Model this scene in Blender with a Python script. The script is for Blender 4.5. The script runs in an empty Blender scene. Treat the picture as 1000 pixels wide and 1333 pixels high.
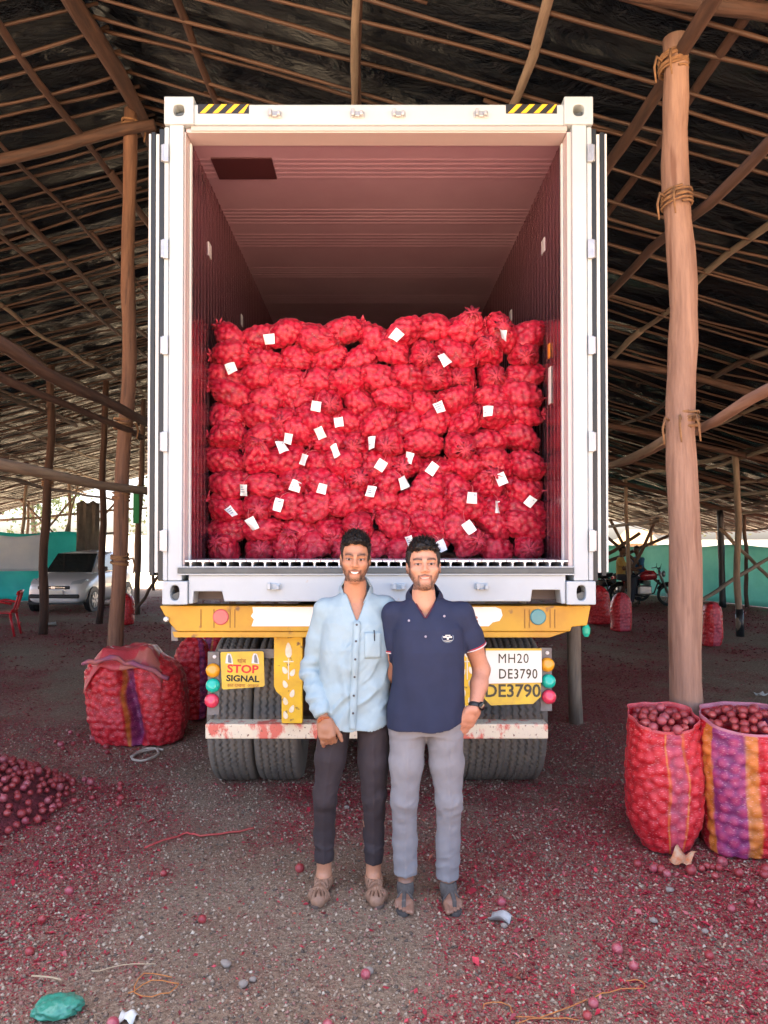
import bpy, bmesh, math, random
import numpy as np
from mathutils import Vector, Matrix

# ------------------------------------------------------------------ camera, sky, sun, exposure
scene = bpy.context.scene
COL = scene.collection
R = math.radians
FPX, HX, HY, EYE = 963.0, 487.0, 710.0, 1.67        # focal length and vanishing point in pixels of the 1000 x 1333 photo, eye height

cam_d = bpy.data.cameras.new('camera')
cam = bpy.data.objects.new('camera', cam_d)
COL.objects.link(cam)
cam.location = (0, 0, EYE)
cam.rotation_euler = (R(90.8), 0, 0)
cam_d.sensor_fit = 'VERTICAL'
cam_d.sensor_height = 36.0
cam_d.lens = FPX / 1333 * 36
cam_d.shift_x = 13 / 1333
cam_d.shift_y = 30 / 1333
cam_d.clip_start = 0.05
cam_d.clip_end = 900
scene.camera = cam

SUN_EL, SUN_AZ = 74.0, -28.0                          # azimuth clockwise from +Y (view direction): high, ahead and a little to the left
world = bpy.data.worlds.new('World')
scene.world = world
world.use_nodes = True
wn = world.node_tree
sky_n = wn.nodes.new('ShaderNodeTexSky')
sky_n.sky_type = 'NISHITA'
sky_n.sun_disc = False
sky_n.sun_elevation = R(SUN_EL)
sky_n.sun_rotation = R(SUN_AZ)
sky_n.air_density = 0.7
sky_n.dust_density = 5.0
sky_n.ozone_density = 0.3
wn.links.new(sky_n.outputs[0], wn.nodes['Background'].inputs[0])
wn.nodes['Background'].inputs[1].default_value = 0.13

sun_d = bpy.data.lights.new('sun', 'SUN')
sun_d.energy = 5.0
sun_d.angle = R(0.53)
sun_d.color = (1.0, 0.93, 0.83)
sun = bpy.data.objects.new('sun', sun_d)
COL.objects.link(sun)
sun.location = (-20, -30, 50)
_sd = Vector((math.sin(R(SUN_AZ)) * math.cos(R(SUN_EL)), math.cos(R(SUN_AZ)) * math.cos(R(SUN_EL)), math.sin(R(SUN_EL))))
sun.rotation_euler = (-_sd).to_track_quat('-Z', 'Y').to_euler()

scene.view_settings.view_transform = 'Standard'
scene.view_settings.look = 'None'
scene.view_settings.gamma = 1.0
scene.view_settings.use_curve_mapping = False
scene.view_settings.exposure = 3.22

scene.render.engine = 'CYCLES'
scene.cycles.use_denoising = True
scene.cycles.max_bounces = 9
scene.cycles.diffuse_bounces = 5
scene.cycles.glossy_bounces = 4
scene.cycles.transmission_bounces = 6
scene.cycles.transparent_max_bounces = 8
scene.cycles.sample_clamp_indirect = 8.0
scene.cycles.caustics_reflective = False
scene.cycles.caustics_refractive = False

# ------------------------------------------------------------------ helpers
rng = np.random.default_rng(7)
random.seed(7)


def at(px, py, d):
    """the point at distance d in front of the eye that lies behind pixel (px, py) of the photo"""
    return Vector(((px - HX) * d / FPX, d, EYE - (py - HY) * d / FPX))


def gx(px, d):
    return (px - HX) * d / FPX


def tag(o, label=None, cat=None, group=None, kind=None):
    if label: o['label'] = label
    if cat: o['category'] = cat
    if group: o['group'] = group
    if kind: o['kind'] = kind
    return o


def empty(name, loc=(0, 0, 0), rz=0.0, label=None, cat=None, group=None):
    o = bpy.data.objects.new(name, None)
    o.empty_display_size = 0.1
    COL.objects.link(o)
    o.location = loc
    o.rotation_euler = (0, 0, rz)
    return tag(o, label, cat, group)


def link(name, me, mat=None, parent=None, loc=None, rot=None):
    o = bpy.data.objects.new(name, me)
    COL.objects.link(o)
    if mat is not None and not me.materials:
        me.materials.append(mat)
    if parent is not None: o.parent = parent
    if loc is not None: o.location = loc
    if rot is not None: o.rotation_euler = rot
    return o


def copy_tree(o, parent=None):
    c = o.copy()
    COL.objects.link(c)
    if parent is not None: c.parent = parent
    for ch in o.children:
        copy_tree(ch, c)
    return c


def mesh_np(name, v, f, smooth=False):
    me = bpy.data.meshes.new(name)
    v = np.asarray(v, dtype=np.float32)
    f = np.asarray(f, dtype=np.int32)
    n, k = f.shape
    me.vertices.add(len(v))
    me.vertices.foreach_set('co', v.ravel())
    me.loops.add(n * k)
    me.loops.foreach_set('vertex_index', f.ravel())
    me.polygons.add(n)
    me.polygons.foreach_set('loop_start', np.arange(0, n * k, k, dtype=np.int32))
    me.polygons.foreach_set('loop_total', np.full(n, k, dtype=np.int32))
    if smooth:
        me.polygons.foreach_set('use_smooth', np.ones(n, dtype=bool))
    me.update(calc_edges=True)
    me.validate()
    return me


def set_col(me, col, name='Col'):
    a = me.color_attributes.new(name, 'FLOAT_COLOR', 'POINT')
    c = np.ones((len(me.vertices), 4), dtype=np.float32)
    c[:, :col.shape[1]] = col
    a.data.foreach_set('color', c.ravel())


class MB:
    """collects shapes and links them as one mesh object"""
    def __init__(s):
        s.v, s.f = [], []

    def add(s, v, f):
        b = len(s.v)
        s.v += [tuple(x) for x in v]
        s.f += [tuple(i + b for i in q) for q in f]
        return s

    def box(s, x0, x1, y0, y1, z0, z1, m=None):
        v = [Vector(p) for p in ((x0, y0, z0), (x1, y0, z0), (x1, y1, z0), (x0, y1, z0), (x0, y0, z1), (x1, y0, z1), (x1, y1, z1), (x0, y1, z1))]
        if m is not None: v = [m @ p for p in v]
        return s.add(v, [(0, 3, 2, 1), (4, 5, 6, 7), (0, 1, 5, 4), (1, 2, 6, 5), (2, 3, 7, 6), (3, 0, 4, 7)])

    def prism_y(s, poly, y0, y1):
        """poly: list of (x, z), counter-clockwise seen from -Y"""
        n = len(poly)
        v = [(p[0], y0, p[1]) for p in poly] + [(p[0], y1, p[1]) for p in poly]
        f = [tuple(range(n)), tuple(range(2 * n - 1, n - 1, -1))]
        f += [(i + n, (i + 1) % n + n, (i + 1) % n, i) for i in range(n)]
        return s.add(v, f)

    def prism(s, poly, depth, m):
        """poly (x, y) in the plane of m, pushed along m's z"""
        n = len(poly)
        v = [m @ Vector((p[0], p[1], 0)) for p in poly] + [m @ Vector((p[0], p[1], depth)) for p in poly]
        f = [tuple(range(n - 1, -1, -1)), tuple(range(n, 2 * n))]
        f += [(i, (i + 1) % n, (i + 1) % n + n, i + n) for i in range(n)]
        return s.add(v, f)

    def tube(s, pts, rad, sides=8, caps=True, flat=1.0):
        pts = [Vector(p) for p in pts]
        if not isinstance(rad, (list, tuple)): rad = [rad] * len(pts)
        up = None
        rings = []
        for i, p in enumerate(pts):
            t = (pts[min(i + 1, len(pts) - 1)] - pts[max(i - 1, 0)]).normalized()
            if up is None:
                up = t.orthogonal().normalized()
            up = (up - t * up.dot(t))
            up = up.normalized() if up.length > 1e-6 else t.orthogonal().normalized()
            b = t.cross(up)
            rings.append([p + (up * math.cos(a) * flat + b * math.sin(a)) * rad[i] for a in [2 * math.pi * k / sides for k in range(sides)]])
        v = [q for r in rings for q in r]
        f = []
        for i in range(len(pts) - 1):
            for k in range(sides):
                a, b2 = i * sides + k, i * sides + (k + 1) % sides
                f.append((a, b2, b2 + sides, a + sides))
        if caps:
            f.append(tuple(range(sides - 1, -1, -1)))
            f.append(tuple(range((len(pts) - 1) * sides, len(pts) * sides)))
        return s.add(v, f)

    def lathe(s, prof, sides=24, m=None):
        """prof: (r, z) from bottom to top, about z"""
        v, f = [], []
        for r_, z in prof:
            for k in range(sides):
                a = 2 * math.pi * k / sides
                v.append(Vector((r_ * math.cos(a), r_ * math.sin(a), z)))
        for i in range(len(prof) - 1):
            for k in range(sides):
                a, b = i * sides + k, i * sides + (k + 1) % sides
                f.append((a, b, b + sides, a + sides))
        f.append(tuple(range(sides - 1, -1, -1)))
        f.append(tuple(range((len(prof) - 1) * sides, len(prof) * sides)))
        if m is not None: v = [m @ p for p in v]
        return s.add(v, f)

    def mesh(s, name, smooth=False):
        me = bpy.data.meshes.new(name)
        me.from_pydata(s.v, [], s.f)
        me.validate()
        if smooth:
            for p in me.polygons: p.use_smooth = True
        me.update()
        return me

    def build(s, name, mat, parent=None, smooth=False, bevel=0.0, seg=2, auto=None):
        o = link(name, s.mesh(name, smooth), mat, parent)
        if bevel:
            b = o.modifiers.new('bevel', 'BEVEL')
            b.width = bevel; b.segments = seg; b.limit_method = 'ANGLE'; b.angle_limit = R(35)
        return o


def edge_split(o, ang=35):
    m = o.modifiers.new('split', 'EDGE_SPLIT'); m.split_angle = R(ang)
    return o


def _hash(ix, iy, iz, seed):
    h = (ix * 374761393 + iy * 668265263 + iz * 2147483647 + seed * 144665) & 0xffffffff
    h = ((h ^ (h >> 13)) * 1274126177) & 0xffffffff
    return ((h ^ (h >> 16)) & 0xffff) / 65535.0


def vnoise(p, seed=0):
    """value noise in [-1, 1] for points p (n, 3)"""
    p = np.asarray(p, dtype=np.float64)
    i = np.floor(p).astype(np.int64)
    f = p - i
    u = f * f * (3 - 2 * f)
    out = 0
    for dx in (0, 1):
        for dy in (0, 1):
            for dz in (0, 1):
                w = (u[..., 0] if dx else 1 - u[..., 0]) * (u[..., 1] if dy else 1 - u[..., 1]) * (u[..., 2] if dz else 1 - u[..., 2])
                out = out + w * _hash(i[..., 0] + dx, i[..., 1] + dy, i[..., 2] + dz, seed)
    return out * 2 - 1


# ------------------------------------------------------------------ materials
MATS = {}


def pm(name, c1, c2=None, rough=0.6, metal=0.0, scale=8.0, detail=6.0, lo=0.35, hi=0.65, bump=0.0, bscale=None, stretch=(1, 1, 1),
       spec=0.5, c3=None, c3scale=40.0, c3amt=0.25, attr=None, sss=0.0, bdist=0.01, rvar=0.0, coord='Object', coat=0.0):
    """principled material, colour c1 mixed with c2 by a noise, speckled with c3, bumped by a finer noise"""
    if name in MATS: return MATS[name]
    m = bpy.data.materials.new(name)
    m.use_nodes = True
    nt = m.node_tree
    N, L = nt.nodes, nt.links
    b = N['Principled BSDF']
    b.inputs['Roughness'].default_value = rough
    b.inputs['Metallic'].default_value = metal
    b.inputs['Specular IOR Level'].default_value = spec
    if coat: b.inputs['Coat Weight'].default_value = coat
    if sss:
        b.inputs['Subsurface Weight'].default_value = sss
        b.inputs['Subsurface Radius'].default_value = (0.012, 0.005, 0.003)
    tc = N.new('ShaderNodeTexCoord')
    mp = N.new('ShaderNodeMapping')
    mp.inputs['Scale'].default_value = stretch
    L.new(tc.outputs[coord], mp.inputs[0])
    src = None
    if attr:
        a = N.new('ShaderNodeAttribute'); a.attribute_name = attr
        src = a.outputs['Color']
    else:
        rgb = N.new('ShaderNodeRGB'); rgb.outputs[0].default_value = (*c1, 1)
        src = rgb.outputs[0]
    if c2 is not None:
        n = N.new('ShaderNodeTexNoise')
        n.inputs['Scale'].default_value = scale
        n.inputs['Detail'].default_value = detail
        n.inputs['Roughness'].default_value = 0.62
        L.new(mp.outputs[0], n.inputs['Vector'])
        rp = N.new('ShaderNodeMapRange')
        rp.inputs[1].default_value = lo; rp.inputs[2].default_value = hi
        L.new(n.outputs[0], rp.inputs[0])
        mx = N.new('ShaderNodeMix'); mx.data_type = 'RGBA'
        L.new(rp.outputs[0], mx.inputs[0])
        L.new(src, mx.inputs[6]); mx.inputs[7].default_value = (*c2, 1)
        src = mx.outputs[2]
        if rvar:
            rr = N.new('ShaderNodeMapRange')
            rr.inputs[3].default_value = max(0.02, rough - rvar); rr.inputs[4].default_value = min(1, rough + rvar)
            L.new(n.outputs[0], rr.inputs[0]); L.new(rr.outputs[0], b.inputs['Roughness'])
    if c3 is not None:
        n3 = N.new('ShaderNodeTexNoise')
        n3.inputs['Scale'].default_value = c3scale; n3.inputs['Detail'].default_value = 4
        L.new(mp.outputs[0], n3.inputs['Vector'])
        r3 = N.new('ShaderNodeMapRange')
        r3.inputs[1].default_value = 1 - c3amt - 0.2; r3.inputs[2].default_value = 1 - c3amt
        r3.inputs[1].default_value = 0.72 - c3amt; r3.inputs[2].default_value = 0.8 - c3amt
        L.new(n3.outputs[0], r3.inputs[0])
        m3 = N.new('ShaderNodeMix'); m3.data_type = 'RGBA'
        L.new(r3.outputs[0], m3.inputs[0]); L.new(src, m3.inputs[6]); m3.inputs[7].default_value = (*c3, 1)
        src = m3.outputs[2]
    L.new(src, b.inputs['Base Color'])
    if bump:
        nb = N.new('ShaderNodeTexNoise')
        nb.inputs['Scale'].default_value = bscale or scale * 3
        nb.inputs['Detail'].default_value = 5
        L.new(mp.outputs[0], nb.inputs['Vector'])
        bp = N.new('ShaderNodeBump')
        bp.inputs['Strength'].default_value = bump
        bp.inputs['Distance'].default_value = bdist
        L.new(nb.outputs[0], bp.inputs['Height'])
        L.new(bp.outputs[0], b.inputs['Normal'])
    MATS[name] = m
    return m


def frame_to(a, b):
    """matrix whose origin is a and whose z axis points at b"""
    a, b = Vector(a), Vector(b)
    q = (b - a).to_track_quat('Z', 'Y')
    return Matrix.Translation(a) @ q.to_matrix().to_4x4()


def text_mesh(body, size, extrude=0.001, offset=0.0, spacing=1.0, sx=1.0, align='CENTER'):
    cu = bpy.data.curves.new('lettering', 'FONT')
    cu.body = body; cu.size = size; cu.extrude = extrude; cu.offset = offset
    cu.space_character = spacing; cu.align_x = align; cu.align_y = 'CENTER'
    cu.resolution_u = 3
    o = bpy.data.objects.new('lettering', cu)
    COL.objects.link(o)
    dg = bpy.context.evaluated_depsgraph_get()
    me = bpy.data.meshes.new_from_object(o.evaluated_get(dg))
    bpy.data.objects.remove(o)
    bpy.data.curves.remove(cu)
    if sx != 1.0:
        for v in me.vertices: v.co.x *= sx
    me.name = 'lettering'
    return me

# ------------------------------------------------------------------ the ground
def ground_z(x, y):
    p = np.stack([np.asarray(x) * 1.3, np.asarray(y) * 1.3, np.zeros_like(np.asarray(x, dtype=float))], -1)
    z = 0.012 * vnoise(p, 3) + 0.006 * vnoise(p * 3.1, 5)
    k = np.clip((np.hypot(np.asarray(x) - 0.05, np.asarray(y) - 3.4) - 0.5) / 0.6, 0, 1)
    k2 = np.clip((np.hypot(np.asarray(x), np.asarray(y) - 8)) / 60, 0, 1)
    return (z - 0.006) * k * (1 - k2)


def red_mask(x, y):
    """how thickly onion skins lie at a place, 0 to 1"""
    p = np.stack([np.asarray(x) * 0.9, np.asarray(y) * 0.6, np.zeros_like(x)], -1)
    n = 0.6 * vnoise(p, 11) + 0.35 * vnoise(p * 2.7, 12) + 0.25 * vnoise(p * 7.0, 13)
    bias = 0.25 + 0.5 * np.exp(-((x - 1.7) / 1.0) ** 2 - ((y - 3.4) / 1.2) ** 2) + 0.45 * np.exp(-((x + 2.3) / 0.9) ** 2 - ((y - 5.0) / 1.2) ** 2) \
        + 0.35 * np.exp(-((x - 2.2) / 1.5) ** 2 - ((y - 8) / 3.0) ** 2) - 0.28 * np.exp(-((x + 0.75) / 0.5) ** 2 - ((y - 3.6) / 1.0) ** 2)\
        - 0.3 * np.exp(-((x + 4.6) / 1.6) ** 2 - ((y - 9.5) / 2.2) ** 2) - 0.3 * np.exp(-((x - 5.0) / 1.8) ** 2 - ((y - 10) / 4) ** 2)
    return np.clip(0.35 + n + bias, 0, 1)


def ground_mat():
    m = bpy.data.materials.new('dirt_with_onion_skins')
    m.use_nodes = True
    N, L = m.node_tree.nodes, m.node_tree.links
    b = N['Principled BSDF']
    b.inputs['Roughness'].default_value = 0.95
    b.inputs['Specular IOR Level'].default_value = 0.2
    tc = N.new('ShaderNodeTexCoord')

    def noise(s, det=5, rgh=0.6):
        n = N.new('ShaderNodeTexNoise')
        n.inputs['Scale'].default_value = s; n.inputs['Detail'].default_value = det; n.inputs['Roughness'].default_value = rgh
        L.new(tc.outputs['Object'], n.inputs['Vector'])
        return n.outputs[0]

    def ramp(src, lo, hi, a=0.0, c=1.0):
        r_ = N.new('ShaderNodeMapRange')
        r_.inputs[1].default_value = lo; r_.inputs[2].default_value = hi; r_.inputs[3].default_value = a; r_.inputs[4].default_value = c
        L.new(src, r_.inputs[0])
        return r_.outputs[0]

    def mix(fac, a, c):
        x = N.new('ShaderNodeMix'); x.data_type = 'RGBA'
        if isinstance(fac, float): x.inputs[0].default_value = fac
        else: L.new(fac, x.inputs[0])
        for s, i in ((a, 6), (c, 7)):
            if isinstance(s, tuple): x.inputs[i].default_value = (*s, 1)
            else: L.new(s, x.inputs[i])
        return x.outputs[2]

    def mul(a, c):
        x = N.new('ShaderNodeMath'); x.operation = 'MULTIPLY'
        L.new(a, x.inputs[0])
        if isinstance(c, float): x.inputs[1].default_value = c
        else: L.new(c, x.inputs[1])
        return x.outputs[0]
    base = mix(ramp(noise(1.1, 6), 0.3, 0.7), (0.33, 0.225, 0.145), (0.47, 0.345, 0.235))
    base = mix(ramp(noise(48, 6, 0.8), 0.38, 0.62), base, (0.15, 0.092, 0.060))
    vo = N.new('ShaderNodeTexVoronoi'); vo.inputs['Scale'].default_value = 95
    L.new(tc.outputs['Object'], vo.inputs['Vector'])
    base = mix(mul(ramp(vo.outputs['Distance'], 0.0, 0.32, 1.0, 0.0), ramp(noise(30), 0.48, 0.6)), base, (0.66, 0.52, 0.40))
    at_ = N.new('ShaderNodeAttribute'); at_.attribute_name = 'Col'
    red = mul(ramp(noise(38, 6, 0.8), 0.40, 0.62), at_.outputs['Fac'])
    base = mix(mul(red, 0.8), base, (0.33, 0.036, 0.042))
    stain = mul(ramp(noise(3.0, 5), 0.35, 0.7), at_.outputs['Fac'])
    base = mix(mul(stain, 0.46), base, (0.33, 0.080, 0.085))
    # outside the shed: dry pale earth
    sx = N.new('ShaderNodeSeparateXYZ'); L.new(tc.outputs['Object'], sx.inputs[0])
    base = mix(ramp(sx.outputs[1], 28.0, 33.0), base, (0.40, 0.31, 0.20))
    base = mix(ramp(sx.outputs[1], 0.5, -4.0), base, (0.44, 0.33, 0.21))
    L.new(base, b.inputs['Base Color'])
    bp = N.new('ShaderNodeBump'); bp.inputs['Strength'].default_value = 0.9; bp.inputs['Distance'].default_value = 0.012
    hs = N.new('ShaderNodeMath'); hs.operation = 'ADD'
    L.new(noise(60, 6, 0.75), hs.inputs[0])
    L.new(mul(ramp(vo.outputs['Distance'], 0.0, 0.35, 0.5, 0.0), 1.0), hs.inputs[1])
    L.new(hs.outputs[0], bp.inputs['Height'])
    L.new(bp.outputs[0], b.inputs['Normal'])
    return m


def build_ground():
    xs = np.concatenate([[-400, -150, -60], np.linspace(-24, -5, 60)[:-1], np.linspace(-5, 5, 130), np.linspace(5, 24, 60)[1:], [60, 150, 400]])
    ys = np.concatenate([[-300, -80, -20, -6], np.linspace(-2, 12, 170), np.linspace(12, 34, 80)[1:], [60, 150, 600]])
    X, Y = np.meshgrid(xs, ys, indexing='ij')
    Z = ground_z(X.ravel(), Y.ravel())
    v = np.stack([X.ravel(), Y.ravel(), Z], -1)
    nx, ny = len(xs), len(ys)
    i, j = np.meshgrid(np.arange(nx - 1), np.arange(ny - 1), indexing='ij')
    a = (i * ny + j).ravel()
    f = np.stack([a, a + ny, a + ny + 1, a + 1], -1)
    me = mesh_np('ground', v, f, True)
    k = red_mask(X.ravel(), Y.ravel())
    k = k * np.clip((26 - Y.ravel()) / 8, 0, 1) * np.clip((Y.ravel() + 2) / 2, 0, 1)
    set_col(me, np.stack([k, k, k], -1))
    tag(link('ground', me, ground_mat()), kind='structure')


build_ground()


# ------------------------------------------------------------------ the shed: poles, battens, black plastic roof
RX, RZ, SR, SL = -2.4, 6.10, 0.29, 0.25         # ridge, slopes to the right and to the left
Y0, Y1 = 1.9, 30.0
XR, XL = 11.6, -15.5


def roof_z(x):
    return RZ - (SR * (x - RX) if x > RX else SL * (RX - x))


wood = pm('weathered_pole', (0.088, 0.043, 0.028), (0.040, 0.021, 0.016), rough=0.8, scale=24, stretch=(1, 1, 0.1), bump=0.8, bscale=50, bdist=.012, c3=(0.10, 0.05, 0.03), c3scale=18, c3amt=0.1)
wood_pale = pm('peeled_post', (0.30, 0.178, 0.128), (0.19, 0.105, 0.075), rough=0.75, scale=22, stretch=(1, 1, 0.09), bump=0.8, bscale=48, bdist=.012, c3=(0.15, 0.07, 0.045), c3scale=16, c3amt=0.12)
wood_mid = pm('tan_pole', (0.20, 0.10, 0.06), (0.12, 0.06, 0.038), rough=0.8, scale=24, stretch=(1, 1, 0.1), bump=0.8, bscale=50, bdist=.012, c3=(0.09, 0.045, 0.03), c3scale=18, c3amt=0.12)
bamboo = pm('bamboo_batten', (0.090, 0.043, 0.024), (0.038, 0.019, 0.013), rough=0.6, scale=4, stretch=(1, 1, 0.3), bump=0.25, bscale=25)
wood_grey = pm('grey_pole', (0.30, 0.235, 0.17), (0.18, 0.13, 0.095), rough=0.8, scale=24, stretch=(1, 1, 0.1), bump=0.7, bscale=50)
wood_dark = pm('dark_pole', (0.12, 0.075, 0.055), (0.07, 0.045, 0.035), rough=0.8, scale=6, stretch=(1, 1, 0.2), bump=0.4, bscale=28)
rope_m = pm('coir_rope', (0.27, 0.145, 0.065), (0.16, 0.08, 0.04), rough=0.9, scale=30, bump=0.8, bscale=160, bdist=0.004)


def plastic_sheet_mat():
    m = bpy.data.materials.new('black_polythene')
    m.use_nodes = True
    N, L = m.node_tree.nodes, m.node_tree.links
    b = N['Principled BSDF']
    b.inputs['Base Color'].default_value = (0.006, 0.0095, 0.0155, 1)
    b.inputs['Specular IOR Level'].default_value = 0.13
    b.inputs['Roughness'].default_value = 0.20
    tc = N.new('ShaderNodeTexCoord')
    mp = N.new('ShaderNodeMapping'); mp.inputs['Scale'].default_value = (0.7, 1.2, 1)
    L.new(tc.outputs['Object'], mp.inputs[0])
    w = N.new('ShaderNodeTexNoise'); w.inputs['Scale'].default_value = 1.1; w.inputs['Detail'].default_value = 3
    L.new(mp.outputs[0], w.inputs['Vector'])
    add = N.new('ShaderNodeVectorMath'); add.operation = 'MULTIPLY_ADD'
    L.new(w.outputs['Color'], add.inputs[0]); add.inputs[1].default_value = (1.2, 1.2, 1.2); L.new(mp.outputs[0], add.inputs[2])
    n = N.new('ShaderNodeTexNoise'); n.inputs['Scale'].default_value = 3.2; n.inputs['Detail'].default_value = 7; n.inputs['Roughness'].default_value = 0.6
    L.new(add.outputs[0], n.inputs['Vector'])
    bp = N.new('ShaderNodeBump'); bp.inputs['Strength'].default_value = 1.0; bp.inputs['Distance'].default_value = 0.22
    L.new(n.outputs[0], bp.inputs['Height'])
    L.new(bp.outputs[0], b.inputs['Normal'])
    return m


def pole_mesh(L_, r0, r1, sides=8, segs=12, crook=0.02, seed=0, knots=0.06):
    g = np.random.default_rng(seed)
    mb = MB()
    ph = g.uniform(0, 6.28, 6)
    pts, rad = [], []
    for i in range(segs + 1):
        t = i / segs
        w = crook * math.sin(math.pi * t)
        ox = w * math.sin(2.3 * t * math.pi + ph[0]) + crook * 0.35 * math.sin(7 * t * math.pi + ph[1])
        oy = w * math.sin(1.7 * t * math.pi + ph[2]) + crook * 0.35 * math.sin(6 * t * math.pi + ph[3])
        pts.append((ox, oy, t * L_))
        rad.append((r0 + (r1 - r0) * t) * (1 + g.uniform(-knots, knots)))
    mb.tube(pts, rad, sides)
    me = mb.mesh('pole', True)
    return me


shed = empty('shed', (0, 0, 0), label='pole framed open shed with black plastic sheet roof over the truck', cat='shed')


def pole(name, a, b, r0, r1=None, mat=wood, parent=shed, crook=0.02, seed=None, sides=8, segs=12):
    a, b = Vector(a), Vector(b)
    me = pole_mesh((b - a).length, r0, r1 or r0 * 0.85, sides, segs, crook, seed if seed is not None else random.randrange(10 ** 6))
    o = link(name, me, mat, parent)
    o.matrix_local = frame_to(a, b)
    return o


def rope_coil(parent, z, r, turns=5, th=0.011, tails=0, name='rope'):
    """a lashing wound round a pole, in the pole's own frame (z along it)"""
    mb = MB()
    n = turns * 16
    g = random.Random(int(z * 1000))
    pts = []
    for i in range(n + 1):
        a = 2 * math.pi * i / 16
        pts.append((math.cos(a) * (r + th * 0.7 + g.uniform(-.002, .002)), math.sin(a) * (r + th * 0.7 + g.uniform(-.002, .002)), z + (i / n - 0.5) * turns * th * 1.9 + .9 * th * math.sin(a * .37 + z) + .012 * math.sin(a + i * .013) + g.uniform(-.003, .003)))
    mb.tube(pts, th, 6)
    for k in range(tails):
        a = -1.2 + k * 0.7
        p0 = Vector((math.cos(a) * (r + th), math.sin(a) * (r + th), z))
        mb.tube([p0, p0 + Vector((0.04 * math.cos(a), 0.04 * math.sin(a), 0.02)), p0 + Vector((0.06 * math.cos(a), 0.06 * math.sin(a), -0.05)), p0 + Vector((0.05 * math.cos(a) + .015 * k, 0.05 * math.sin(a), -0.14))], [th, th, th * 0.9, th * 0.6], 5)
    return mb.build(name, rope_m, parent, True)


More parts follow.
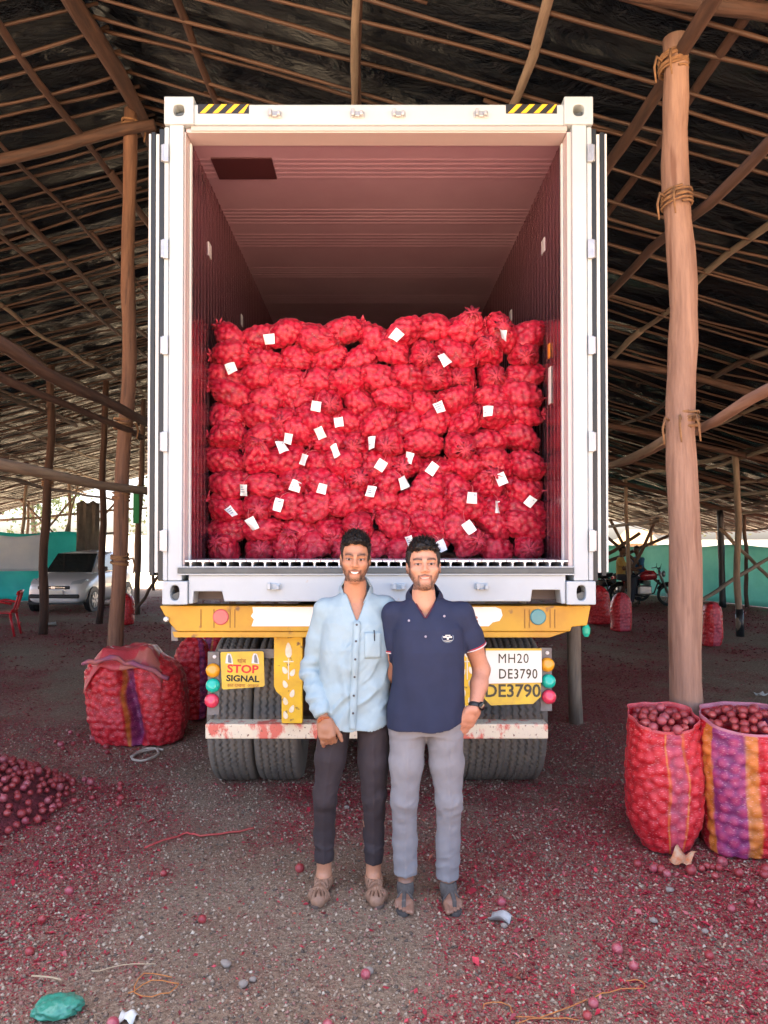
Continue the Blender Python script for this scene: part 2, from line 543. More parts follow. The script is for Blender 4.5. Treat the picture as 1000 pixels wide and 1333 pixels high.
def build_roof():
    pl = plastic_sheet_mat()
    for sgn, x_edge, slope in ((1, XR, SR), (-1, XL, SL)):
        nx, ny = 70, 250
        xs = np.linspace(RX, x_edge, nx)
        ys = np.linspace(Y0, Y1, ny)
        X, Y = np.meshgrid(xs, ys, indexing='ij')
        Z = RZ - slope * np.abs(X - RX) + 0.075
        p = np.stack([X.ravel() * 0.8, Y.ravel() * 1.9, np.zeros(X.size)], -1)
        sag = 0.022 * np.cos(2 * np.pi * (Y.ravel() - Y0) / 0.27)
        Z = Z.ravel() + sag + 0.03 * vnoise(p, 21 + sgn) + 0.015 * vnoise(p * 2.7, 31)
        Z = Z + 0.05
        v = np.stack([X.ravel(), Y.ravel(), Z], -1)
        i, j = np.meshgrid(np.arange(nx - 1), np.arange(ny - 1), indexing='ij')
        a = (i * ny + j).ravel()
        f = np.stack([a, a + 1, a + ny + 1, a + ny], -1)
        if sgn < 0: f = f[:, ::-1]
        me = mesh_np('roof_sheet', v, f, True)
        o = link('roof_sheet', me, pl, shed)
        s = o.modifiers.new('thick', 'SOLIDIFY'); s.thickness = 0.004; s.offset = 1
    # a strip of the same sheet folded over the ridge
    v, f = [], []
    for i, y in enumerate(np.linspace(Y0, Y1, 60)):
        for x, z in ((RX - .45, RZ - SL * .45 + .21), (RX, RZ + .235 + .01 * math.sin(i * 1.7)), (RX + .45, RZ - SR * .45 + .21)):
            v.append((x + .03 * math.sin(i * .9), y, z))
        if i:
            b = 3 * i
            f += [(b - 3, b - 2, b + 1, b), (b - 2, b - 1, b + 2, b + 1)]
    MB().add(v, f).build('ridge_sheet', pl, shed, True)
    # battens across the slope, 0.27 m apart
    for sgn, x_edge in ((1, XR), (-1, XL)):
        a0 = Vector((RX - 0.12 * sgn, 0, roof_z(RX) + 0.045))
        b0 = Vector((x_edge, 0, roof_z(x_edge) + 0.045))
        Lb = (b0 - a0).length
        var = [pole_mesh(Lb, 0.0155, 0.012, 6, 36, 0.08, 100 + k + (50 if sgn > 0 else 0), 0.18) for k in range(9)]
        y, k = Y0 + 0.1, 0
        while y < Y1 - 0.05:
            y2 = y + random.uniform(-0.05, 0.05)
            me = var[k % 9] if k % 2 else var[(k * 4) % 9]
            o = link('batten', me, bamboo, shed)
            off = Vector((0, y2, random.uniform(-0.008, 0.008)))
            tilt = random.uniform(-0.09, 0.09)
            o.matrix_local = frame_to(a0 + off, b0 + off + Vector((0, tilt * 2, 0))) @ Matrix.Rotation(random.choice((0, 1.5, 3.1, 4.6)), 4, 'Z')
            y += 0.27
            k += 1
    # a few short doubled battens, as in any such roof
    for k in range(26):
        y = random.uniform(3, 14)
        x = random.choice((random.uniform(-2, 9), random.uniform(-9, -3)))
        x2 = x + random.uniform(1.2, 2.6)
        if (x < RX) != (x2 < RX): continue
        t = random.uniform(-.08, .08)
        pole('batten', (x, y, roof_z(x) + 0.03), (x2, y + t, roof_z(x2) + 0.03), 0.016, 0.013, bamboo, crook=0.015, segs=8, sides=6)
    # poles running along the roof under the battens
    for x, r in ((-1.52, .045), (-0.17, .04), (-0.10, .03), (1.03, .045), (2.16, .042), (3.45, .045), (4.75, .045), (5.8, .04), (6.75, .055), (8.1, .045), (9.4, .05), (11.2, .045),
                 (-3.05, .05), (-3.75, .03), (-4.25, .045), (-4.62, .035), (-5.6, .045), (-6.25, .055), (-7.5, .045), (-8.8, .045), (-10.2, .05), (-11.6, .045), (-13.2, .05), (-15.0, .05)):
        r *= .85
        y = Y0 + random.uniform(0, 0.8)
        while y < Y1 - 1:
            y2 = min(y + random.uniform(6, 8), Y1)
            pole('purlin', (x + random.uniform(-.06, .06), y, roof_z(x) - r + 0.015), (x + random.uniform(-.06, .06), y2, roof_z(x) - r + 0.015), r, r * 0.75, wood if random.random() < .7 else wood_grey, crook=0.05, segs=16)
            y = y2 - 0.5
    # ridge beam
    y = Y0
    while y < Y1 - 1:
        pole('ridge_beam', (RX, y, RZ - 0.10), (RX + random.uniform(-.04, .04), min(y + 7, Y1), RZ - 0.10), 0.085, 0.07, wood, crook=0.04, segs=16)
        y += 6.7


build_roof()


def build_posts():
    # right-hand row beside the container
    p = pole('post', (1.90, 4.42, -0.05), (1.80, 4.42, 4.72), 0.098, 0.072, wood_pale, crook=0.035, seed=5, sides=18, segs=26)
    p['label'] = 'thick peeled pole post behind two open onion sacks'
    rope_coil(p, 2.46, 0.085, 6, 0.008, 3)
    rope_coil(p, 3.80, 0.080, 5, 0.008, 2)
    rope_coil(p, 4.62, 0.076, 6, 0.008, 2)
    p = pole('post', (1.90, 7.0, -0.05), (1.88, 7.0, 4.70), 0.065, 0.055, wood_grey, crook=0.02, seed=6, sides=12)
    for y in (9.7, 12.6, 15.6, 18.6, 21.6):
        pole('post', (1.95, y, -0.05), (1.93, y, 4.70), 0.06, 0.05, wood_grey, crook=0.03)
    # rails and beams in that row
    pole('rail', (1.72, 1.6, 2.38), (2.42, 8.2, 2.47), 0.032, 0.028, wood_pale, crook=0.03)
    pole('rail', (1.98, 4.9, 2.40), (2.50, 11.5, 2.33), 0.028, 0.024, wood_grey, crook=0.02)
    pole('rail', (2.02, 2.4, 3.72), (1.98, 7.2, 3.80), 0.034, 0.030, wood, crook=0.03)
    pole('beam', (1.80, 2.2, 4.66), (1.84, 7.4, 4.60), 0.048, 0.042, wood, crook=0.03)
    pole('beam', (1.0, 4.15, 4.86), (4.6, 4.25, 4.46), 0.05, 0.045, wood, crook=0.03)
    # ridge row
    for y, r in ((4.6, .075), (7.3, .075), (10.2, .065), (13.2, .06), (16.2, .06), (19.2, .06), (23, .06), (27, .06)):
        p = pole('post', (RX - 0.14, y, -0.05), (RX - .02, y, RZ - 0.1), r, r * 0.85, wood_mid, crook=0.03, seed=int(y * 10), sides=12, segs=20)
        if 5 < y < 8:
            p['label'] = 'tall dark ridge post with rope lashings left of the container'
            for z in (1.58, 2.92, 5.9):
                rope_coil(p, z, r * 0.95, 5, 0.012, 1)
            rope_coil(p, 2.2, r * 0.95, 3, 0.012, 0)
    pole('rail', (-2.42, 2.2, 2.96), (-2.30, 7.5, 2.92), 0.05, 0.045, wood, crook=0.03)
    pole('rail', (-2.62, 3.4, 2.90), (-2.40, 7.6, 2.78), 0.034, 0.03, wood, crook=0.03)
    pole('rail', (-2.75, 2.2, 2.20), (-2.34, 8.2, 2.24), 0.045, 0.04, wood_grey, crook=0.02)
    pole('beam', (-5.6, 7.25, 5.08), (RX + 0.25, 7.2, 5.80), 0.065, 0.055, wood, crook=0.03)
    # outer rows on the left
    for x, y, m_, r in ((-6.25, 14.0, wood, .085), (-6.25, 19.5, wood_grey, .06), (-6.2, 24.5, wood_grey, .06), (-5.72, 17.9, wood_dark, .065), (-5.85, 15.8, wood, .075),
                        (-11.8, 24.8, wood_grey, .065), (-10.4, 25.0, wood_grey, .065), (-10.2, 30.0, wood_grey, .06), (-13.2, 28.0, wood_grey, .06), (-6.0, 29.5, wood_grey, .06), (-8.2, 27.5, wood_dark, .06)):
        p = pole('post', (x, y, -0.05), (x + 0.12, y, roof_z(x) - 0.05), r, r * 0.85, m_, crook=0.04, seed=int(y * 31), sides=12)
        if y == 14.0:
            rope_coil(p, 2.9, r, 4, 0.014)
    for a, b in (((-11.9, 24.6, 1.0), (-10.1, 24.9, 3.3)), ((-11.9, 24.9, 3.2), (-10.5, 24.7, 1.9)), ((-10.4, 25, 1.2), (-8.7, 25.3, 3.3)),
                 ((-12.6, 24.8, 1.98), (-8.4, 24.8, 2.10)), ((-12.6, 24.8, 2.5), (-7.2, 25.3, 3.0)), ((-10.5, 24.9, 1.7), (-9.9, 24.9, 3.9)),
                 ((-5.15, 17.9, 1.0), (-5.65, 17.6, 0.15))):
        pole('brace', a, b, 0.04, 0.035, wood_grey if a[1] > 20 else wood_dark, crook=0.02)
    for x, y, z in ((-6.25, 6.0, 4.2), (-8.8, 10, 3.6), (-9.0, 17.0, 3.2)):
        pole('rail', (x - 0.1, y, z + 0.15), (x, y + 9.5, z), 0.045, 0.035, wood, crook=0.06)
    # outer rows on the right
    for x, y, m_, r in ((6.72, 13.6, wood_grey, .062), (6.75, 19.6, wood_grey, .055), (6.8, 25.5, wood_grey, .05), (9.98, 19.8, wood_dark, .055), (9.6, 25.5, wood_grey, .05), (5.6, 21.5, wood_grey, .055),
                        (10.2, 13.5, wood_grey, .055), (5.5, 28.5, wood_grey, .055), (8.4, 29.0, wood_grey, .05), (3.4, 27.0, wood_grey, .05)):
        p = pole('post', (x, y, -0.05), (x - 0.08, y, roof_z(x) - 0.03), r, r * 0.85, m_, crook=0.03, seed=int(y * 37 + x), sides=12)
        if x == 6.72:
            mb = MB(); mb.lathe([(r * 1.16, 0.05), (r * 1.12, 0.55)], 14)
            mb.build('plastic_sleeve', pm('black_plastic', (0.02, 0.022, 0.025), rough=0.4), p, True)
    pole('post', (9.42, 20.0, -0.05), (9.36, 20.0, 2.62), 0.085, 0.085, pm('black_pipe', (0.018, 0.02, 0.024), rough=0.45), crook=0.003, seed=9, sides=14)['label'] = 'straight black pipe post'
    for a, b in (((8.9, 19.0, 2.1), (10.8, 19.4, 0.35)), ((7.3, 17.4, 0.15), (10.9, 19.1, 1.75)), ((6.1, 20.6, 2.25), (8.3, 21.3, 0.5)), ((5.9, 21.2, 0.9), (8.6, 21.2, 2.0)),
                 ((6.8, 20.4, 0.3), (7.8, 20.6, 2.3)), ((5.9, 20.4, 1.1), (7.2, 20.0, 2.0)), ((7.5, 21.0, 0.8), (6.7, 21.0, 2.4))):
        pole('brace', a, b, 0.05, 0.045, wood_dark if a[0] < 7 else wood_grey, crook=0.02)
    for x, z, y0 in ((6.65, 3.25, 6), (9.3, 2.5, 10), (8.0, 2.75, 12), (6.6, 2.2, 17)):
        pole('rail', (x, y0, z + 0.05), (x + 0.1, y0 + 9, z), 0.045, 0.035, wood_grey, crook=0.05)
    for y in (13.4, 19.4):
        pole('beam', (2.0, y, 4.35), (11.0, y, 2.25), 0.055, 0.045, wood, crook=0.06)
    for y in (10.0, 16.4):
        pole('beam', (2.0, y, 4.45), (8.0, y, 3.0), 0.05, 0.045, wood, crook=0.06)


build_posts()

# ------------------------------------------------------------------ the refrigerated container
white_p = pm('container_white', (0.42, 0.475, 0.51), (0.37, 0.415, 0.445), rough=0.42, scale=2.5, lo=0.45, hi=0.8, bump=0.03, bscale=60, c3=(0.42, 0.36, 0.30), c3scale=14, c3amt=0.02)
white_edge = pm('door_skin_white', (0.60, 0.62, 0.62), rough=0.4)
gasket = pm('black_rubber', (0.012, 0.016, 0.020), rough=0.5)
steel = pm('galvanised_hinge', (0.45, 0.47, 0.50), (0.35, 0.37, 0.40), rough=0.42, metal=0.6, scale=20)
lining = pm('lining_panel', (0.42, 0.22, 0.26), (0.34, 0.16, 0.19), rough=0.24, metal=0.9, scale=1.2, stretch=(1, 1, 0.4), bump=0.02, bscale=40)  # wall colour includes the red light bounced off the sacks
ceil_m = pm('ceiling_panel', (0.44, 0.255, 0.33), (0.37, 0.20, 0.265), rough=0.36, metal=0.25, scale=1.0, bump=0.02, bscale=40)  # mauve base has the sacks' red bounce light painted in
alum = pm('floor_aluminium', (0.80, 0.80, 0.80), (0.66, 0.66, 0.67), rough=0.4, metal=0.25, scale=12)
grey_trim = pm('grey_sill_trim', (0.085, 0.10, 0.105), (0.06, 0.07, 0.075), rough=0.45, scale=9)
dark_in = pm('recess_shade', (0.03, 0.02, 0.02), rough=0.8)

YD = 4.19                                   # the door plane
CX0, CX1, CZ0, CZ1 = gx(212, YD), gx(772, YD), 1.345, 4.228
IX0, IX1, IZ0, IZ1 = -1.078, 1.105, 1.585, 4.05
YB = 16.38
pz = lambda py, d=YD: EYE - (py - HY) * d / FPX

box = empty('shipping_container', ((CX0 + CX1) / 2, YD, CZ0), label='white refrigerated shipping container with its doors folded open, filled with red sacks', cat='container')
BO = Vector(box.location)


class CB(MB):
    """container parts are given in world coordinates and stored relative to the container"""
    org = BO

    def build(s, name, mat, parent=box, **k):
        s.v = [tuple(Vector(p) - s.org) for p in s.v]
        return MB.build(s, name, mat, parent, **k)


def corner_casting(x0, x1, z0, z1, hole_w, hole_h, yfront=YD - 0.012, depth=0.16):
    """block with an oval hole through its front face"""
    mb = CB()
    cx, cz = (x0 + x1) / 2, (z0 + z1) / 2
    n = 24
    inner, outer = [], []
    for k in range(n):
        a = 2 * math.pi * (k + 0.5) / n
        c, s_ = math.cos(a), math.sin(a)
        ex = hole_w / 2 * (abs(c) ** 0.75) * (1 if c > 0 else -1)
        ez = hole_h / 2 * (abs(s_) ** 0.75) * (1 if s_ > 0 else -1)
        inner.append((cx + ex, cz + ez))
        t = min((x1 - x0) / 2 / max(abs(c), 1e-6), (z1 - z0) / 2 / max(abs(s_), 1e-6))
        outer.append((cx + c * t, cz + s_ * t))
    # put true corners on the outline
    for q in ((x0, z0), (x1, z0), (x1, z1), (x0, z1)):
        i = min(range(n), key=lambda k: (outer[k][0] - q[0]) ** 2 + (outer[k][1] - q[1]) ** 2)
        outer[i] = q
    y0, y1 = yfront, yfront + depth
    v = [(p[0], y0, p[1]) for p in outer] + [(p[0], y0, p[1]) for p in inner] + [(p[0], y0 + 0.13, p[1]) for p in inner] + [(p[0], y1, p[1]) for p in outer]
    f = []
    for k in range(n):
        j = (k + 1) % n
        f.append((k, j, n + j, n + k))
        f.append((n + k, n + j, 2 * n + j, 2 * n + k))
        f.append((j, k, 3 * n + k, 3 * n + j))
    f.append(tuple(range(3 * n - 1, 2 * n - 1, -1))[::-1])
    f.append(tuple(range(4 * n - 1, 3 * n - 1, -1)))
    mb.add(v, f)
    o = mb.build('corner_casting', white_p, bevel=0.006)
    m2 = CB()
    m2.prism_y([(cx - hole_w * .49, cz - hole_h * .49), (cx + hole_w * .49, cz - hole_h * .49), (cx + hole_w * .49, cz + hole_h * .49), (cx - hole_w * .49, cz + hole_h * .49)], yfront + 0.10, yfront + 0.128)
    q = m2.build('hole_shade', dark_in, o); q.parent = o  # dark backing painted for the shade inside the hole
    m2 = CB()
    m2.prism_y([(cx - hole_w * .48, cz - hole_h * .5), (cx + hole_w * .48, cz - hole_h * .5), (cx + hole_w * .48, cz + hole_h * .1), (cx - hole_w * .48, cz - hole_h * .12)], yfront + 0.03, yfront + 0.049)
    m2.build('hole_bottom', grey_trim, o).parent = o
    return o


def build_container():
    zt = pz(158)                # underside of the header
    xl, xr = gx(237, YD), gx(747, YD)
    # header, with stickers and lock keepers
    CB().box(gx(250, YD), gx(737, YD), YD, YD + 0.16, zt, pz(131)).build('header', white_p, bevel=0.008)
    CB().box(gx(246, YD), gx(741, YD), YD + 0.012, YD + 0.02, zt - 0.028, zt - 0.001).build('header_seal', pm('seal_grey_pink', (0.42, 0.36, 0.36), rough=0.4), bevel=0.003)
    yel, blk = pm('sticker_yellow', (0.80, 0.45, 0.02), rough=0.45), pm('sticker_black', (0.015, 0.015, 0.015), rough=0.45)
    for px0, px1 in ((256, 323), (660, 727)):
        x0, x1, z0, z1 = gx(px0, YD), gx(px1, YD), pz(143.5), pz(131.5)
        st = CB().box(x0, x1, YD - 0.003, YD + 0.001, z0, z1).build('hazard_sticker', blk)
        w = (x1 - x0) / 4
        for k in range(4):
            a = x0 + k * w + 0.012
            poly = [(a, z0 + .001), (a + w * .42, z0 + .001), (min(a + w * .42 + .05, x1 - .001), z1 - .001), (a + .05 if a + .05 < x1 - .003 else x1 - .003, z1 - .001)]
            o = CB().prism_y(poly, YD - 0.0052, YD - 0.0032).build('yellow_stripe', yel, st)
    for px in (357, 465, 519, 627):
        for py in (145, 763):
            c = Vector((gx(px, YD), YD, pz(py)))
            mb = CB()
            mb.box(c.x - .04, c.x + .04, YD - .008, YD + .001, c.z - .02, c.z + .016)
            for s in (-1, 1):
                mb.box(c.x + s * .024 - .009, c.x + s * .024 + .009, YD - .034, YD - .008, c.z - .018, c.z + .018 - (s > 0) * .01)
            mb.box(c.x - .015, c.x + .015, YD - .022, YD - .008, c.z - .02, c.z - .012)
            mb.build('lock_keeper', white_p if py > 300 else steel_white, bevel=0.004)
    # corner castings
    for px0, px1 in ((212, 251), (736, 774)):
        corner_casting(gx(px0, YD), gx(px1, YD), pz(158.5), pz(122), .062, .066)
    for px0, px1 in ((212, 245), (737, 775)):
        corner_casting(gx(px0, YD), gx(px1, YD), pz(787), pz(756.5), .052, .086)
    # corner posts with hinge recess
    zb = pz(756)
    for s in (0, 1):
        a, b = (gx(218.5, YD), xl) if s == 0 else (xr, gx(766, YD))
        CB().box(a, b, YD, YD + 0.17, zb, zt).build('corner_post', white_p, bevel=0.006)
        a, b = (gx(211.5, YD), gx(217.8, YD)) if s == 0 else (gx(766.7, YD), gx(773, YD))
        CB().box(a, b, YD + 0.006, YD + 0.15, pz(756), pz(160)).build('hinge_strip', white_p, bevel=0.006)
        for py0, py1 in ((185, 208), (310, 335), (437, 461), (562, 588), (690, 718)):
            mb = CB()
            mb.box(a - .002, b + .002, YD - 0.014, YD + 0.005, pz(py1), pz(py0))
            cx = a - 0.004 if s == 0 else b + 0.004
            mb.lathe([(0.0125, pz(py1) + .004), (0.0125, pz(py0) - .004)], 12, Matrix.Translation((cx, YD - 0.004, 0)))
            mb.build('hinge', steel, bevel=0.002)
        # inner jamb
        a, b = (xl, IX0 - 0.001) if s == 0 else (IX1 + 0.001, xr)
        a, b = min(a, b), max(a, b)
        if b - a > 0.004:
            CB().box(a, b, YD + 0.02, YD + 0.17, IZ0 - .05, zt - .03).build('jamb', pm('jamb_grey', (0.52, 0.44, 0.44), rough=0.35), bevel=0.003)
        x = IX0 - 0.0 if s == 0 else IX1
        d = 1 if s == 0 else -1
        CB().box(min(x, x + d * .012), max(x, x + d * .012), YD + 0.10, YD + 0.13, IZ0 - .04, IZ1 - .03).build('jamb_bead', white_edge, bevel=0.003)
    # rear sill with two notches
    P = lambda px, py: (gx(px, YD), pz(py))
    CB().prism_y([P(245.5, 748.5), P(245.5, 786), P(251, 786), P(252.5, 770), P(289, 770), P(292, 783), P(691, 783), P(693, 768), P(729, 768), P(731, 786), P(736.5, 786), P(736.5, 748.5)][::1], YD + 0.004, YD + 0.13).build('rear_sill', white_p, bevel=0.005)
    CB().box(gx(232, YD), gx(746, YD), YD - 0.016, YD + 0.012, pz(746.5), pz(739.0)).build('sill_trim', grey_trim, bevel=0.004)
    CB().box(gx(231, YD), gx(747, YD), YD - 0.011, YD + 0.10, pz(748.4), pz(746.8)).build('sill_lip', white_p)
    CB().box(gx(231, YD), gx(747, YD), YD - 0.011, YD + 0.012, pz(738.7), pz(737.4)).build('sill_lip', white_p)
    # outer skin, walls with shallow ribs, ceiling with groups of fine ribs
    for s, xo, xi in ((0, CX0 + .012, IX0), (1, CX1 - .012, IX1)):
        ys, xs = [], []
        y = YD + 0.18
        prof = []
        while y < YB - 0.1:
            prof += [(y, 0.0), (y + .058, 0.0), (y + .064, 0.0035), (y + .076, 0.0035), (y + .082, 0.0)]
            y += 0.088
        prof.append((YB - 0.08, 0.0))
        sg = 1 if s == 0 else -1
        v, f = [], []
        for yy, dd in prof:
            v += [(xi + sg * dd, yy, IZ0 - 0.06), (xi + sg * dd, yy, IZ1 + 0.02)]
        for k in range(len(prof) - 1):
            q = (2 * k, 2 * k + 1, 2 * k + 3, 2 * k + 2)
            f.append(q[::-1] if s == 0 else q)
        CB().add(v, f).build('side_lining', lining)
        CB().box(min(xo, xo + sg * .05), max(xo, xo + sg * .05), YD + 0.172, YB, CZ0 + 0.05, CZ1 - 0.03).build('side_wall', white_p)
        CB().box(min(xo, xo + sg * .09) - .006, max(xo, xo + sg * .09) + .006, YD + 0.172, YB, CZ0, CZ0 + 0.13).build('bottom_rail', white_p, bevel=.006)
    prof = []
    y = YD + 0.165
    g0 = [4.52, 5.2, 5.62, 6.3, 7.0, 7.7, 8.4, 9.1, 9.8, 10.5, 11.2, 12, 13, 14, 15]
    for g in g0:
        prof.append((y, 0))
        yy = g
        for k in range(5):
            prof += [(yy, 0), (yy + .008, -.0022), (yy + .026, -.0022), (yy + .034, 0)]
            yy += 0.055
        y = yy
    prof.append((YB - .1, 0))
    v, f = [], []
    for yy, dd in prof:
        v += [(IX0, yy, IZ1 + dd), (IX1, yy, IZ1 + dd)]
    for k in range(len(prof) - 1):
        f.append((2 * k, 2 * k + 1, 2 * k + 3, 2 * k + 2)[::-1])
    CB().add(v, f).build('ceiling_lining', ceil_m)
    CB().box(IX0, IX1, YD + .021, YD + .164, IZ1 - 0.012, IZ1 + 0.012).build('ceiling_edge_trim', pm('trim_pink_grey', (0.50, 0.40, 0.41), rough=0.3), bevel=.004)
    CB().box(CX0 + .02, CX1 - .02, YD + 0.17, YB, CZ1 - 0.06, CZ1 - 0.012).build('roof_panel', white_p)
    CB().box(IX0 - .05, IX1 + .05, YB - 0.09, YB, CZ0 + .02, CZ1 - .07).build('front_bulkhead', pm('bulkhead_grey', (0.30, 0.26, 0.26), rough=0.5))
    CB().box(CX0 + .1, CX1 - .1, YD + 0.14, YB - .1, CZ0 + .01, IZ0 - 0.052).build('floor_base', pm('floor_base_grey', (0.10, 0.08, 0.08), rough=0.7))
    # dark hatch in the ceiling
    z = IZ1 - 0.004
    mb = CB(); mb.box(gx(275, 4.55), gx(356, 4.62), 4.50, 4.76, z - .006, z)
    mb.build('ceiling_hatch', pm('hatch_maroon', (0.045, 0.010, 0.014), rough=0.5))
    # plates on the walls
    for x, y, z, s in ((IX0, 4.82, 3.60, 1), (IX0, 6.0, 3.5, 1), (IX1, 4.80, 3.62, -1), (IX1, 5.95, 3.52, -1)):
        CB().box(min(x, x + s * .005), max(x, x + s * .005), y - .04, y + .04, z - .045, z + .045).build('wall_plate', pm('plate_grey', (0.55, 0.50, 0.50), rough=0.4))
    x = IX1 - 0.004
    CB().box(x - .004, x, 4.58, 4.64, pz(640, 4.6) + 0.55, pz(640, 4.6) + 0.78).build('wall_notice', pm('paper_white', (0.72, 0.70, 0.68), rough=0.8))
    CB().box(x - .006, x - .001, 4.60, 4.65, pz(640, 4.6) + 0.84, pz(640, 4.6) + 0.93).build('orange_tape', pm('tape_orange', (0.75, 0.25, 0.03), rough=0.5))
    # T-section floor bars, ends towards the door
    n = 31
    pitch = (IX1 - IX0) / n
    bar = MB()
    t, h = 0.0085, 0.046
    w = pitch * 0.93
    poly = [(-w / 2, 0), (-w / 2, -t), (-t / 2 - .006, -t), (-t / 2, -t - .008), (-t / 2, -h), (t / 2, -h), (t / 2, -t - .008), (t / 2 + .006, -t), (w / 2, -t), (w / 2, 0)]
    bar.prism_y([(-p[0], p[1]) for p in poly][::-1][::-1], 0, 11.9)
    bme = bar.mesh('floor_bar')
    for k in range(n):
        o = link('floor_bar', bme, alum, box)
        o.location = Vector((IX0 + (k + 0.5) * pitch, YD + 0.015, IZ0)) - BO
    # doors folded right back along the sides
    for s in (0, 1):
        xs = [(gx(p0, YD), gx(p1, YD)) if s == 0 else (gx(984 - p1, YD), gx(984 - p0, YD)) for p0, p1 in ((189.5, 192.4), (192.7, 198.4), (198.7, 203.4), (203.7, 210.8))]
        door = None
        for k, (a, b) in enumerate(xs):
            nm, mt = (('door', white_edge), ('gasket', gasket), ('door_core', white_edge), ('gasket', gasket))[k]
            dy = (0.030, 0.028, 0.034, 0.026)[k]
            zb2 = (pz(745), pz(750), pz(746), pz(757))[k]
            zt2 = (pz(166), pz(164), pz(166), pz(160))[k]
            o = CB().box(a, b, YD + dy, YD + 1.22, zb2, zt2).build(nm, mt, box if door is None else door, bevel=0.003)
            if door is None:
                door = o
                o['label'] = 'container door folded back, seen edge on'
    return


steel_white = pm('keeper_zinc', (0.52, 0.53, 0.54), (0.40, 0.41, 0.42), rough=0.4, metal=0.5, scale=30)
build_container()

# ------------------------------------------------------------------ the trailer
yellow = pm('trailer_yellow', (0.60, 0.33, 0.025), (0.46, 0.21, 0.025), rough=0.5, scale=3.5, lo=0.4, hi=0.75, bump=0.08, bscale=40, c3=(0.20, 0.10, 0.05), c3scale=11, c3amt=0.1)
yellow2 = pm('bracket_yellow', (0.82, 0.50, 0.02), (0.62, 0.33, 0.03), rough=0.5, scale=5, lo=0.42, hi=0.75, bump=0.06, bscale=50, c3=(0.16, 0.08, 0.04), c3scale=22, c3amt=0.09)
rubber = pm('dusty_tyre', (0.145, 0.13, 0.112), (0.20, 0.175, 0.142), rough=0.85, scale=5, bump=0.15, bscale=60, c3=(0.25, 0.20, 0.16), c3scale=9, c3amt=0.05)
chassis = pm('dark_chassis', (0.05, 0.035, 0.03), (0.10, 0.06, 0.045), rough=0.7, scale=6, bump=0.2)
grey_metal = pm('grey_bracket', (0.22, 0.21, 0.20), (0.15, 0.13, 0.12), rough=0.55, scale=14, bump=0.1)
bar_paint = pm('bumper_paint', (0.78, 0.66, 0.48), (0.70, 0.16, 0.11), rough=0.6, scale=4.2, stretch=(1.6, 1, 1), lo=0.52, hi=0.58, bump=0.15, bscale=50, c3=(0.25, 0.10, 0.06), c3scale=45, c3amt=0.11)
plate_white = pm('plate_white', (0.82, 0.80, 0.72), rough=0.35)
sticker_w = pm('reflective_white', (0.88, 0.87, 0.82), rough=0.3)
plate_yellow = pm('plate_yellow', (0.80, 0.55, 0.05), (0.66, 0.42, 0.06), rough=0.5, scale=12, bump=0.05)
ink = pm('letter_black', (0.015, 0.014, 0.012), rough=0.6)
ink2 = pm('letter_dull_black', (0.05, 0.045, 0.03), (0.10, 0.085, 0.05), rough=0.7, scale=30)

trailer = empty('trailer', (0.02, 5.4, 0), label='yellow truck trailer with twin rear tyres carrying the white container', cat='trailer')
TO = Vector(trailer.location)


class TB(MB):
    def build(s, name, mat, parent=trailer, **k):
        s.v = [tuple(Vector(p) - TO) for p in s.v]
        return MB.build(s, name, mat, parent, **k)


def letters(parent, body, size, px, py, d, mat, sx=1.0, offset=0.0, spacing=1.0, name='lettering', org=None, rot=0.0):
    me = text_mesh(body, size, 0.0008, offset, spacing, sx)
    p = at(px, py, d) - (TO if org is None else org)
    o = link(name, me, mat, parent, p, (R(90), -rot, 0))
    return o


